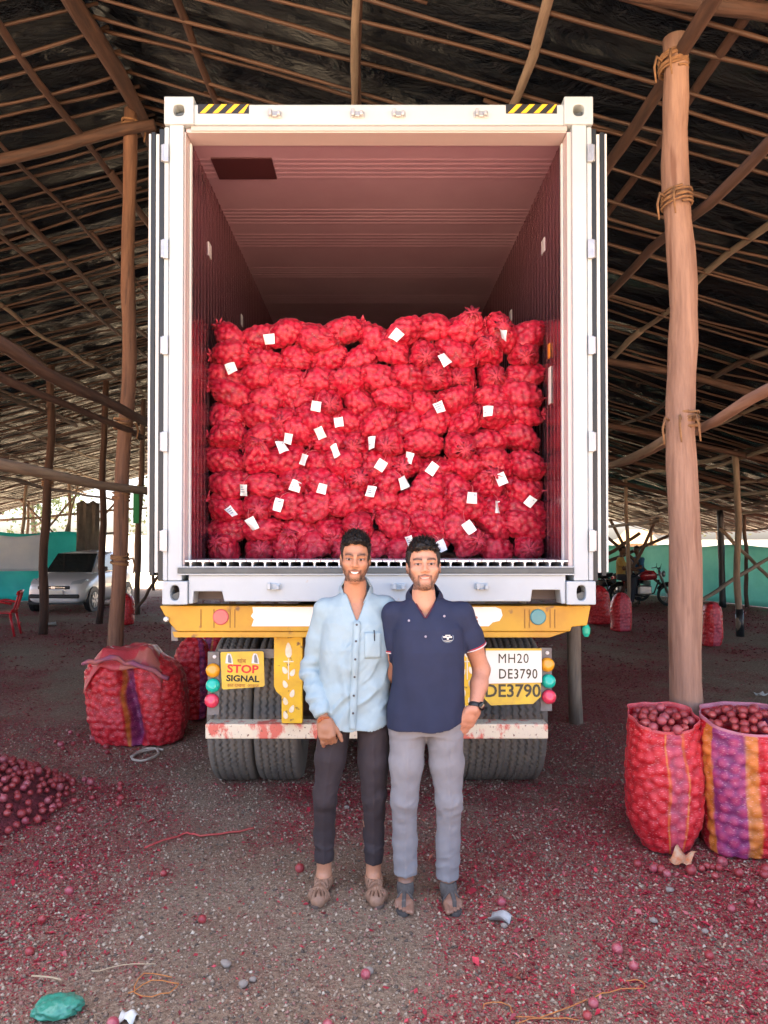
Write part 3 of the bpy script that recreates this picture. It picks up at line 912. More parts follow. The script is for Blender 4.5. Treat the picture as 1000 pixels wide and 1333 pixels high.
def build_trailer():
    D = 4.30
    P = lambda px, py, d=D: (gx(px, d), pz(py, d))
    beam = TB().prism_y([P(208, 788.5), P(214, 800), P(222, 812), P(231, 822), P(742, 822), P(744, 816), P(764, 814), P(769, 788.5)], D, D + 0.16).build('rear_beam', yellow, bevel=0.006)
    TB().prism_y([P(224, 822.5), P(227, 830), P(716, 830), P(739, 822.5)], D + 0.012, D + 0.10).build('beam_flange', yellow, bevel=0.003)
    for px in (262, 279, 300, 306, 689, 683, 716, 722, 580):
        TB().box(gx(px, D) - .0025, gx(px, D) + .0025, D - .004, D + .001, pz(817, D), pz(793, D)).build('weld_seam', pm('seam_brown', (0.30, 0.15, 0.03), rough=.7), beam)
    # reflectors and white reflective strips on the beam
    for px, c, nm in ((288, (0.62, 0.12, 0.12), 'red'), (700, (0.06, 0.25, 0.28), 'teal')):
        mb = TB(); mb.lathe([(0.046, 0), (0.046, .006), (0.040, .010), (0.0, .0115)], 24, Matrix.Translation((gx(px, D), D - .0005, pz(803, D))) @ Matrix.Rotation(R(90), 4, 'X'))
        mb.build('round_reflector', pm('reflector_' + nm, c, rough=0.3), beam)['label'] = nm + ' round reflector on the beam'
    e = [(328, 815), (331, 806), (327, 802), (330, 797), (329, 790)]
    TB().prism_y([P(*q) for q in e] [::-1] + [P(328, 815), P(468, 815), P(470, 790)], D - .004, D - .0005).build('reflective_strip', sticker_w, beam)
    TB().prism_y([P(548, 790), P(548, 815), P(636, 815), P(641, 810), P(650, 808), P(654, 801), P(652, 793), P(645, 790)], D - .004, D - .0005).build('reflective_strip', sticker_w, beam)
    # container locks, beam end clamp
    for px in (226, 757):
        TB().box(gx(px, D) - .05, gx(px, D) + .05, D + .02, D + .13, pz(788, D) - .002, CZ0 - .001).build('twist_lock', grey_metal, bevel=.004)
    TB().box(gx(222, D), gx(231, D), D + .02, D + .10, pz(835, D), pz(815, D)).build('end_bracket', grey_metal, bevel=.004)
    mb = TB(); mb.lathe([(0.016, 0), (0.016, .015), (0.008, .02)], 12, Matrix.Translation((gx(217.5, D), D - .002, pz(806, D))) @ Matrix.Rotation(R(90), 4, 'X'))
    mb.build('bolt', pm('zinc_bolt', (0.6, 0.6, 0.6), rough=0.3, metal=0.7))
    mb = TB(); mb.lathe([(0.013, 0), (0.022, .02), (0.024, .05), (0.012, .07)], 14, Matrix.Translation((gx(764, D), D + .02, pz(829, D))))
    mb.build('side_marker_lamp', pm('lamp_green', (0.02, 0.40, 0.26), rough=0.25))
    # uprights with painted flowers
    D2 = 4.38
    Q = lambda px, py: (gx(px, D2), pz(py, D2))
    fl = pm('flower_white', (0.85, 0.80, 0.66), (0.75, 0.62, 0.40), rough=0.6, scale=20)
    for mir in (0, 1):
        mm = (lambda x: x) if not mir else (lambda x: 984 - x)
        pts = [(357, 829), (357, 893), (360, 900), (367, 906), (367, 941), (394, 941), (394, 829)]
        poly = [Q(mm(a), b) for a, b in pts]
        if mir: poly = poly[::-1]
        up = TB().prism_y(poly, D2, D2 + 0.05).build('upright', yellow2, bevel=0.004)
        # bud, stem and leaves
        def leaf(cx, cy, w, h, tilt):
            pl = []
            for k in range(10):
                a = 2 * math.pi * k / 10
                lx, ly = w * math.cos(a) * (1 - 0.35 * math.sin(a)), h * math.sin(a)
                pl.append(Q(mm(cx) + (lx * math.cos(tilt) - ly * math.sin(tilt)), cy - (lx * math.sin(tilt) + ly * math.cos(tilt))))
            TB().prism_y(pl, D2 - .003, D2 - .0004).build('painted_leaf', fl, up)
        leaf(376, 846, 4.2, 10, 0.05)
        for cx, cy, t in ((371, 872, .5), (381.5, 875, -.5), (371.5, 890, .4), (381, 902, -.3), (372, 912, .3), (380.5, 922, -.4), (372, 930, .3)):
            leaf(cx, cy, 3.0, 5.2, t)
        TB().box(gx(mm(376), D2) - .003, gx(mm(376), D2) + .003, D2 - .0028, D2 - .0003, pz(884, D2), pz(857, D2)).build('painted_stem', fl, up)
        TB().box(gx(mm(376), D2) - .03, gx(mm(376), D2) + .03, D2 - .0032, D2 - .0003, pz(861.5, D2), pz(860, D2)).build('painted_stem', fl, up)
    # under-run bar
    D3 = 4.42
    TB().box(gx(268, D3), gx(713, D3), D3, D3 + 0.13, pz(961, D3), pz(942, D3)).build('underrun_bar', bar_paint, bevel=0.006)
    # lamp clusters
    amber, green, red = pm('lamp_amber', (0.85, 0.36, 0.02), rough=0.25, coat=.5), pm('lamp_teal_green', (0.01, 0.50, 0.36), rough=0.25, coat=.5), pm('lamp_red', (0.75, 0.05, 0.10), rough=0.25, coat=.5)
    D4 = 4.45
    for side, lamps in ((0, ((278.5, 872), (278.5, 891.5), (277, 911))), (1, ((711.5, 864.5), (713, 886), (713.5, 906)))):
        px0, px1 = (271, 286) if side == 0 else (703, 718)
        top = 848 if side == 0 else 843
        br = TB().box(gx(px0, D4), gx(px1, D4), D4, D4 + .012, pz(top + 82, D4), pz(top, D4)).build('lamp_bracket', grey_metal, bevel=.002)
        mb = TB(); mb.lathe([(.011, 0), (.011, .006), (.004, .009)], 10, Matrix.Translation((gx(px0 + 9, D4), D4, pz(top + 6.5, D4))) @ Matrix.Rotation(R(90), 4, 'X'))
        mb.build('bolt', pm('bolt_white', (.75, .75, .74), rough=.4), br)
        for (px, py), mt, nm in zip(lamps, (amber, green, red), ('amber', 'green', 'red')):
            mb = TB(); mb.lathe([(.043, 0), (.043, .016), (.037, .030), (.022, .038), (0, .040)], 24, Matrix.Translation((gx(px, D4), D4 - .0005, pz(py, D4))) @ Matrix.Rotation(R(90), 4, 'X'))
            mb.build('lamp', mt, trailer, smooth=True)['label'] = nm + ' round tail lamp'
    TB().box(gx(284, D4), gx(358, D4), D4 + .014, D4 + .026, pz(857, D4), pz(845, D4)).build('cross_bracket', grey_metal, bevel=.002)
    TB().box(gx(626, D4), gx(706, D4), D4 + .014, D4 + .026, pz(860, D4), pz(848, D4)).build('cross_bracket', grey_metal, bevel=.002)
    # stop-signal plate
    D5 = 4.43
    S = lambda px, py: (gx(px, D5), pz(py, D5))
    pl = [S(287.5, 850), S(289.5, 895), S(291, 897), S(343, 893.5), S(345, 891.5), S(343.5, 849), S(341.5, 847.3), S(289, 848.5)]
    sp = TB().prism_y(pl, D5, D5 + .004).build('stop_sign_plate', plate_yellow)
    sp['label'] = 'yellow plate lettered STOP SIGNAL'
    d = D5 - .0012
    rr = pm('letter_red', (0.70, 0.03, 0.03), rough=.6)
    letters(sp, 'STOP', 0.066, 316.5, 871, d, rr, sx=1.18, offset=0.0018, rot=-.03)
    letters(sp, 'SIGNAL', 0.051, 316.5, 883.3, d, ink, sx=1.14, offset=0.0016, rot=-.03)
    letters(sp, 'थांब', 0.036, 315, 860.5, d, pm('letter_brown', (0.45, 0.17, 0.03), rough=.6), offset=.0006)
    letters(sp, 'हात दाखवा  आवाज', 0.026, 317, 892, d, pm('letter_brown', (0.45, 0.17, 0.03), rough=.6), offset=.0004, rot=-.03)
    # small serifs
    for cx, cy, w in ((302.5, 865.9, 4.5), (311, 876, 4.0), (332, 875.6, 4.0), (303.5, 888.2, 3.0), (327, 887.5, 3.0), (339.5, 887.3, 3)):
        pass
    # two small grey and white figures in the upper corners
    fg, fw = pm('figure_grey', (0.22, 0.22, 0.23), rough=.6), pm('figure_white', (0.75, 0.75, 0.72), rough=.6)
    for cx, w in ((299, 5), (333, 5)):
        TB().prism_y([S(cx - w, 863), S(cx + w, 864), S(cx + w - 1, 857), S(cx + 2, 851), S(cx - 2, 850), S(cx - w + 1, 854)], D5 - .0016, D5 - .0004).build('painted_figure', fw, sp)
        TB().prism_y([S(cx - 1.5, 862), S(cx + 3, 863), S(cx + 2.5, 857), S(cx + .5, 851.5), S(cx - 1.5, 853)], D5 - .0026, D5 - .0017).build('painted_figure', fg, sp)
    # number plates
    D6 = 4.40
    S = lambda px, py: (gx(px, D6), pz(py, D6))
    yp = TB().prism_y([S(629.5, 880), S(629, 908), S(639, 918), S(694, 916), S(704, 906.5), S(703.5, 878)], D6 + .008, D6 + .012).build('number_plate', plate_yellow)
    yp['label'] = 'hand painted yellow number plate DE 3790'
    letters(yp, 'DE3790', 0.105, 667, 899.5, D6 + .0068, ink2, sx=0.98, offset=0.002)
    wp = TB().prism_y([S(632, 845.5), S(634, 889.5), S(705, 888), S(704.5, 846)], D6 - .002, D6 + .004).build('number_plate', plate_white, bevel=.001)
    wp['label'] = 'white number plate MH20 DE3790'
    TB().box(gx(632, D6), gx(704.5, D6), D6 - .004, D6 + .006, pz(846.5, D6), pz(843.8, D6)).build('plate_rim', plate_yellow, wp)
    kk = pm('letter_olive', (0.055, 0.045, 0.012), rough=.6)
    letters(wp, 'MH20', 0.080, 668, 857.5, D6 - .0032, kk, sx=0.86, offset=0.0, spacing=1.12)
    letters(wp, 'DE3790', 0.082, 674, 877.5, D6 - .0032, kk, sx=0.80, offset=0.0006, spacing=1.12)
    # wheels
    RW, W = 0.515, 0.302
    prof = []
    nprof = 64
    n = 424
    ws = np.linspace(-W / 2, W / 2, nprof)
    th = np.arange(n) * 2 * np.pi / n
    TH, WS = np.meshgrid(th, ws, indexing='ij')
    e = np.clip((np.abs(WS) - (W / 2 - 0.035)) / 0.035, 0, 1)
    rad = RW - 0.006 * (np.abs(WS) / (W / 2)) ** 2 - 0.045 * (1 - np.sqrt(np.maximum(1 - e ** 2.2, 0)))
    tri = np.abs(((TH * 70 / (2 * np.pi)) % 1.0) - 0.5) * 4 - 1
    for gpos, amp in ((-.096, .006), (-.048, .009), (0.0, .009), (.048, .009), (.096, .006)):
        dist = np.abs(WS - gpos - amp * tri)
        rad = rad - 0.012 * np.clip(1 - (dist - 0.0055) / 0.003, 0, 1) * 1.3
    shoulder = np.clip((np.abs(WS) - .108) / .004, 0, 1) * np.clip((.138 - np.abs(WS)) / .004, 0, 1)
    rad = rad - 0.003 * shoulder * (((TH * 106 / (2 * np.pi)) % 1.0) < .3)
    # contact flattening is left out: the tyre stands on the dirt, a little sunk
    V = np.stack([WS, rad * np.cos(TH), rad * np.sin(TH)], -1).reshape(-1, 3)
    i, j = np.meshgrid(np.arange(n), np.arange(nprof - 1), indexing='ij')
    a = (i * nprof + j).ravel(); b = (((i + 1) % n) * nprof + j).ravel()
    F = np.stack([a, a + 1, b + 1, b], -1)
    # sidewalls
    rings = [(W / 2 + .004, RW - .09), (W / 2 + .006, RW - .14), (W / 2 - .01, RW - .21), (W / 2 - .02, RW - .245), (W / 2 - .06, RW - .25)]
    vs, fs = [V], [F]
    base = len(V)
    for s in (1, -1):
        edge = np.arange(n) * nprof + (nprof - 1 if s > 0 else 0)
        prev = edge
        for x, r_ in rings:
            ring = np.stack([np.full(n, s * x), r_ * np.cos(th), r_ * np.sin(th)], -1)
            vs.append(ring)
            cur = base + np.arange(n)
            base += n
            q = np.stack([prev, cur, np.roll(cur, -1), np.roll(prev, -1)], -1)
            fs.append(q if s > 0 else q[:, ::-1])
            prev = cur
    tyre_me = mesh_np('tyre', np.concatenate(vs), np.concatenate(fs), True)
    tyre_me.materials.append(rubber)
    rim = MB()
    mz = Matrix.Rotation(R(90), 4, 'Y')
    rim.lathe([(0.27, -.12), (0.262, -.10), (.24, -.02), (.10, .02), (.10, .09), (.05, .10)], 28, mz)
    rim_me = rim.mesh('rim', True)
    rim_me.materials.append(chassis)
    for ya in (5.42, 6.78, 8.14):
        for px in (-0.965, -0.655, 0.735, 1.008):
            w = link('wheel_tyre', tyre_me, rubber, trailer)
            w.location = Vector((px, ya, RW - .014)) - TO
            w.rotation_euler = (random.uniform(0, 6), 0, 0)
            r_ = link('rim', rim_me, chassis, w)
        TB().tube([(-1.0, ya, .5), (1.05, ya, .5)], .07, 12).build('axle', chassis)
    for x in (-.42, .46):
        TB().box(x - .07, x + .07, 4.44, 16.0, 0.92, 1.30).build('chassis_rail', chassis, bevel=.01)
    for y in (6.1, 8.9, 11.5, 14):
        TB().box(-1.15, 1.2, y, y + .1, 1.2, 1.33).build('cross_member', chassis, bevel=.005)
    TB().box(-.35, .39, 4.60, 4.66, 0.98, 1.24).build('cross_plate', chassis)


build_trailer()

# ------------------------------------------------------------------ onions, net sacks
def net_mat(name, attr=True, glint=0.5):
    """red plastic netting stretched over onions: woven ribs, sheen, pale slit-shaped glints painted into the colour"""
    m = bpy.data.materials.new(name)
    m.use_nodes = True
    N, L = m.node_tree.nodes, m.node_tree.links
    b = N['Principled BSDF']
    b.inputs['Roughness'].default_value = 0.27
    b.inputs['Specular IOR Level'].default_value = 0.38
    b.inputs['Sheen Weight'].default_value = 0.06
    b.inputs['Sheen Tint'].default_value = (1, 0.6, 0.65, 1)
    b.inputs['Subsurface Weight'].default_value = 0.0
    a = N.new('ShaderNodeAttribute'); a.attribute_name = 'Col'
    tc = N.new('ShaderNodeTexCoord')
    w = N.new('ShaderNodeTexNoise'); w.inputs['Scale'].default_value = 14; w.inputs['Detail'].default_value = 3
    L.new(tc.outputs['Object'], w.inputs['Vector'])
    wv = N.new('ShaderNodeVectorMath'); wv.operation = 'MULTIPLY_ADD'
    L.new(w.outputs['Color'], wv.inputs[0]); wv.inputs[1].default_value = (.02, .02, .02); L.new(tc.outputs['Object'], wv.inputs[2])
    mp = N.new('ShaderNodeMapping'); mp.inputs['Scale'].default_value = (60, 60, 240)
    L.new(wv.outputs[0], mp.inputs[0])
    n = N.new('ShaderNodeTexNoise'); n.inputs['Scale'].default_value = 1.0; n.inputs['Detail'].default_value = 2
    L.new(mp.outputs[0], n.inputs['Vector'])
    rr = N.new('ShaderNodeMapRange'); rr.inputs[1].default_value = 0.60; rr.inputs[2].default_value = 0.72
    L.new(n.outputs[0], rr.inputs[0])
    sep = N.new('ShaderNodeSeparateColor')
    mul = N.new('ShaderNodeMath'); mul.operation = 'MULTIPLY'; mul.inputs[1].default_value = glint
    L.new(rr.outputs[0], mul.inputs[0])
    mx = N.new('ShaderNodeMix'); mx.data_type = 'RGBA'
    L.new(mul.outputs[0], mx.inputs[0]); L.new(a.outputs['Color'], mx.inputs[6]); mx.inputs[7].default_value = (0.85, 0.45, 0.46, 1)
    L.new(mx.outputs[2], b.inputs['Base Color'])
    bp = N.new('ShaderNodeBump'); bp.inputs['Strength'].default_value = 0.55; bp.inputs['Distance'].default_value = 0.004
    mp2 = N.new('ShaderNodeMapping'); mp2.inputs['Scale'].default_value = (130, 130, 420)
    L.new(wv.outputs[0], mp2.inputs[0])
    n2 = N.new('ShaderNodeTexNoise'); n2.inputs['Scale'].default_value = 1.0; n2.inputs['Detail'].default_value = 2
    L.new(mp2.outputs[0], n2.inputs['Vector'])
    L.new(n2.outputs[0], bp.inputs['Height']); L.new(bp.outputs[0], b.inputs['Normal'])
    return m


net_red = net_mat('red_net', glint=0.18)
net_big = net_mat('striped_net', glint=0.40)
tag_m = pm('paper_tag', (0.80, 0.82, 0.83), (0.66, 0.72, 0.76), rough=0.6, scale=40, lo=0.5, hi=0.7)
tag_ink = pm('tag_print', (0.25, 0.32, 0.40), rough=0.7)
cord_m = pm('sack_cord', (0.55, 0.12, 0.13), rough=0.8)


def domes(V, Nrm, rad, g, grow=1.0, count=None):
    """push the surface V out where onions press on it; returns new V and a 0..1 height"""
    n = len(V)
    order = g.permutation(n)
    seeds = []
    cand = V[order]
    mind = rad * 1.55
    S = np.empty((0, 3))
    for p in cand[:2200]:
        if len(S) == 0 or np.min(np.sum((S - p) ** 2, 1)) > mind ** 2:
            S = np.vstack([S, p[None]])
    jr = g.uniform(0.85, 1.15, len(S))
    d2 = np.full(n, 9.9)
    for k in range(len(S)):
        d2 = np.minimum(d2, np.sqrt(np.sum((V - S[k]) ** 2, 1)) / jr[k])
    h = np.sqrt(np.clip(1 - (d2 / (rad * 1.15)) ** 2, 0, 1))
    return V + Nrm * ((h - 0.35) * rad * 0.55 * grow)[:, None], h


def grid_faces(nu, nv, wrap=True):
    i, j = np.meshgrid(np.arange(nu if wrap else nu - 1), np.arange(nv - 1), indexing='ij')
    a = (i * nv + j).ravel(); b = (((i + 1) % nu) * nv + j).ravel()
    return np.stack([a, b, b + 1, a + 1], -1)


def normals_of(V, F):
    N = np.zeros_like(V)
    e1 = V[F[:, 1]] - V[F[:, 0]]; e2 = V[F[:, 3]] - V[F[:, 0]]
    fn = np.cross(e1, e2)
    for k in range(4):
        np.add.at(N, F[:, k], fn)
    return N / (np.linalg.norm(N, axis=1, keepdims=True) + 1e-9)


def small_sack_mesh(seed, L_=0.30, rx=0.105, ry=0.095, tuft=(1, 1), bend=0.0):
    """tied net bag of onions lying along local x; z up, front towards -y"""
    g = np.random.default_rng(seed)
    nu, nv = 56, 46
    u = np.arange(nu) * 2 * np.pi / nu
    t = np.linspace(0, 1, nv)
    # profile: tuft, neck, body, neck, tuft
    x = (t - 0.5) * L_ * 1.24
    s = np.clip(np.abs(x) / (L_ / 2), 0, 2)
    body = np.sqrt(np.clip(1 - s ** 2.1, 0, 1)) ** 1.0
    nk = 0.11
    prof = np.maximum(body, nk)
    end = np.clip((s - 1.0) / 0.18, 0, 1)
    side = (x > 0).astype(int)
    tf = np.where(side == 1, tuft[1], tuft[0])
    prof = prof + end ** 1.2 * 0.34 * tf
    prof = np.where((s > 1.02) & (tf == 0), 0.04, prof)
    U, T = np.meshgrid(u, np.arange(nv), indexing='ij')
    PR = prof[T]; X = x[T]; E = end[T]
    ruff = 1 + E * 0.45 * np.sin(U * 7 + seed) + (1 - E) * 0.05 * np.sin(U * 3 + seed + X * 9)
    sq = 1.0 / (np.abs(np.cos(U)) ** 3.0 + np.abs(np.sin(U)) ** 3.0) ** (1 / 3.0)
    Y = ry * PR * ruff * np.cos(U) * sq
    Z = rx * PR * ruff * np.sin(U) * sq + bend * (1 - (2 * X / L_) ** 2) * 0.05
    X = X + 0.012 * g.normal() * np.sin(U) * (1 - E)
    V = np.stack([X, Y, Z], -1).reshape(-1, 3)
    V = V + 0.010 * np.stack([vnoise(V * 9 + 5, seed), vnoise(V * 9 + 15, seed + 1), vnoise(V * 9 + 25, seed + 2)], -1)
    V = V.reshape(nu, nv, 3)
    for e_ in (0, -1):
        V[:, e_, 1:] *= .04
        V[:, e_, 0] *= .90
    V = V.reshape(-1, 3)
    F = grid_faces(nu, nv)
    N = normals_of(V, F)
    out = np.sign((N * (V - np.array([0, 0, 0]))).sum())
    if out < 0:
        F = F[:, ::-1]; N = -N
    core = (s[T].ravel() < 0.93)
    V2, h = domes(V, N, 0.0215, g, 1.05)
    V = np.where(core[:, None], V2, V + N * 0)
    h = np.where(core, h, 0.3)
    # gathers running into the necks, creases in the netting
    fold = np.clip((s[T].ravel() - 0.50) / 0.40, 0, 1) * (s[T].ravel() < 1.05)
    ga = np.sin(U.ravel() * 15 + seed + 1.5 * vnoise(V * 10, seed + 5))
    V = V + N * (0.006 * fold * ga)[:, None]
    rdg = 1 - 2 * np.abs(vnoise(V * np.array([14, 34, 34]), seed + 6))
    V = V + N * (0.0055 * np.clip(rdg, 0, 1) ** 2)[:, None]
    me = mesh_np('onion_sack', V, F, True)
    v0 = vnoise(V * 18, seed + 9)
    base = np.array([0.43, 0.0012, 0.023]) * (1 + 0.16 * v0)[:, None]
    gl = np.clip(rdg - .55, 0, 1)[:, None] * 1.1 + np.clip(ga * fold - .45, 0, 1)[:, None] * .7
    col = base * (0.62 + 0.42 * h[:, None]) + np.array([.30, .13, .14]) * np.clip(gl, 0, 1) * .34 + np.array([0.14, 0.03, 0.04]) * (h[:, None] ** 6) * 0.5  # crease shade and pale highlights on folds and onion peaks painted in
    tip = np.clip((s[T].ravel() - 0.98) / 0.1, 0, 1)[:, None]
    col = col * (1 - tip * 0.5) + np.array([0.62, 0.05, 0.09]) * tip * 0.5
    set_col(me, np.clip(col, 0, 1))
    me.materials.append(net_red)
    return me


def tag_mesh(w=0.07, h=0.072, curl=0.01, seed=0):
    n = 5
    v, f = [], []
    for i in range(n):
        for j in range(n):
            a, b = (i / (n - 1) - .5), (j / (n - 1) - .5)
            v.append((a * w, -curl * math.sin((a + b * 0.6) * 3 + seed), b * h))
    for i in range(n - 1):
        for j in range(n - 1):
            q = i * n + j
            f.append((q, q + n, q + n + 1, q + 1))
    return MB().add(v, f).mesh('paper_tag')


def build_pile():
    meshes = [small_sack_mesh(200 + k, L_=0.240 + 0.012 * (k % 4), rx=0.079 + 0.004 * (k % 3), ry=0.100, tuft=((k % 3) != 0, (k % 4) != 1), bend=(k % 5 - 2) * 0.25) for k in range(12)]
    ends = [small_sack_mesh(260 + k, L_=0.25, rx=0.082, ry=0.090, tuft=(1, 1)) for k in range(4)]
    tags = [tag_mesh(0.062, 0.078, 0.012, k) for k in range(5)]
    tag_px = [(350, 440), (300, 478), (412, 530), (417, 564), (441, 549), (437, 588), (395, 598), (376, 572), (368, 583), (319, 639), (302, 666), (330, 682), (364, 658), (385, 633), (420, 637), (483, 640), (484, 576), (496, 606),
              (516, 438), (578, 470), (655, 437), (572, 530), (634, 537), (533, 596), (563, 610), (525, 629), (652, 624), (613, 649), (648, 660), (690, 653), (609, 687), (533, 704), (574, 711)]
    D = 4.70
    taken = []
    ordinal = ['first', 'second', 'third', 'fourth', 'fifth', 'sixth', 'seventh', 'eighth', 'ninth', 'tenth', 'eleventh', 'twelfth']
    g = random.Random(4)
    rows = 11
    zr = 0.1385
    sacks = []
    for r_ in range(rows + 1):
        n = 11 if r_ % 2 == 0 else 10
        x0, x1 = -0.955, 0.985
        if r_ % 2: x0 += 0.02; x1 -= 0.02
        if r_ == rows: n, x0, x1 = 2, 0.60, 0.86
        cnt = 0
        for k in range(n):
            x = x0 + (x1 - x0) * (k / (n - 1)) + g.uniform(-0.022, 0.022)
            z = IZ0 + 0.074 + r_ * zr + g.uniform(-0.016, 0.016)
            if r_ == rows - 1: z += (-0.02, 0.01, 0.025, 0.0, 0.02, -0.02, -0.01, 0.01, 0.02, 0.03, .0)[k]
            if r_ == rows: z += (-0.075, -0.13)[k]
            z += 0.022 * math.sin(x * 3.1 + r_ * .7)
            y = 4.795 + g.uniform(-0.035, 0.045) + r_ * 0.004
            endon = g.random() < 0.22
            me = g.choice(ends) if endon else meshes[g.randrange(12)]
            o = link('onion_sack', me)
            o.location = (x, y, z)
            roll = g.uniform(-0.3, 0.3) if endon else 0
            o.rotation_euler = (g.uniform(-0.6, 0.6) if not endon else g.uniform(-.25, .25), g.uniform(-0.42, 0.42) if g.random() < .7 else g.uniform(-1.0, 1.0), (g.uniform(-0.30, 0.30) + g.choice((0, math.pi))) if not endon else (math.pi / 2 + g.uniform(-.35, .35)))
            wx = (x1 - x0) / max(n - 1, 1)
            sc = 1.0
            o.scale = (sc * g.uniform(0.96, 1.06), sc * g.uniform(.95, 1.05), sc * g.uniform(0.94, 1.06))
            cnt += 1
            if r_ == rows: lab = ('red net onion sack lying highest on the pile, right of the middle', 'red net onion sack perched on top of the pile nearest the right wall')[k]
            elif r_ == 0: lab = f'red onion sack in the bottom layer of the pile, {ordinal[k]} from the left wall'
            elif r_ == rows - 1: lab = f'red onion sack in the top full layer, {ordinal[k]} from the left wall'
            else: lab = f'red onion sack in the {ordinal[r_]} layer up, {ordinal[k]} from the left wall'
            tag(o, lab, 'sack', 'net sacks piled in the container')
            sacks.append(o)
    # a second layer shows at the top of the pile behind
    for (px, py) in tag_px:
        p = at(px, py, D)
        o = min(sacks, key=lambda s: (s.location.x - p.x) ** 2 + (s.location.z - p.z) ** 2)
        t = link('paper_tag', tags[g.randrange(5)], tag_m)
        w = Matrix.Translation((p.x, o.location.y - 0.145, p.z)) @ Matrix.Rotation(g.uniform(-.7, .7), 4, 'Y') @ Matrix.Rotation(g.uniform(-.6, .6), 4, 'Z') @ Matrix.Rotation(g.uniform(-.3, .3), 4, 'X')
        if px > 640 and py < 460: w = w @ Matrix.Rotation(0.6, 4, 'Z')
        ow = Matrix.LocRotScale(o.location, o.rotation_euler, o.scale)
        t.parent = o
        t.matrix_local = ow.inverted() @ w
        # print on the tag: small grey block
        pr = MB()
        for k in range(3):
            pr.box(-0.022, 0.020 - k * .006, -0.0025, -0.0015, 0.018 - k * .016, 0.024 - k * .016)
        if g.random() < .6: pr.build('tag_print', tag_ink, t)
        t.scale = [s_ * g.uniform(.8, 1.1) for s_ in t.scale]
        st = MB().tube([(0, 0, .036), (.004, .01, .06), (.01, .05, .085), (.012, .09, .09)], .0018, 4).build('tag_string', cord_m, t)
        if not o['label'].endswith('tag') and len(o['label'].split()) < 15: o['label'] = o['label'] + ', paper tag'


build_pile()


# onion shape, shared by every loose onion
def onion_mesh(seed):
    g = np.random.default_rng(seed)
    mb = MB()
    prof = [(0.004, -.031), (.012, -.029), (.022, -.022), (.029, -.010), (.031, .002), (.028, .014), (.020, .023), (.011, .028), (.005, .032), (.003, .038)]
    sc = 0.9 + 0.25 * g.random()
    mb.lathe([(r_ * sc, z * sc * g.uniform(.97, 1.03)) for r_, z in prof], 12)
    return mb.mesh('onion', True)


onion_m = pm('red_onion_skin', (0.24, 0.016, 0.022), (0.38, 0.06, 0.055), rough=0.45, scale=22, stretch=(1, 1, .25), bump=0.1, bscale=60, c3=(0.55, 0.25, 0.22), c3scale=16, c3amt=0.08)
onion_m2 = pm('pink_onion_skin', (0.44, 0.12, 0.12), (0.32, 0.04, 0.06), rough=0.35, scale=18, stretch=(1, 1, .25), bump=0.1, bscale=60)
ONIONS = [onion_mesh(k) for k in range(6)]
for k, me in enumerate(ONIONS):
    me.materials.append(onion_m2 if k == 5 else onion_m)


def onion(loc, label, group, s=1.0, me=None):
    o = link('onion', me or random.choice(ONIONS))
    o.location = loc
    o.rotation_euler = (random.uniform(-1.6, 1.6), random.uniform(-1.6, 1.6), random.uniform(0, 6.28))
    o.scale = (s, s, s)
    return tag(o, label, 'onion', group)


RED, PUR, ORA, PNK = np.array([0.54, 0.012, 0.020]), np.array([0.19, 0.045, 0.18]), np.array([0.62, 0.22, 0.03]), np.array([0.55, 0.10, 0.16])


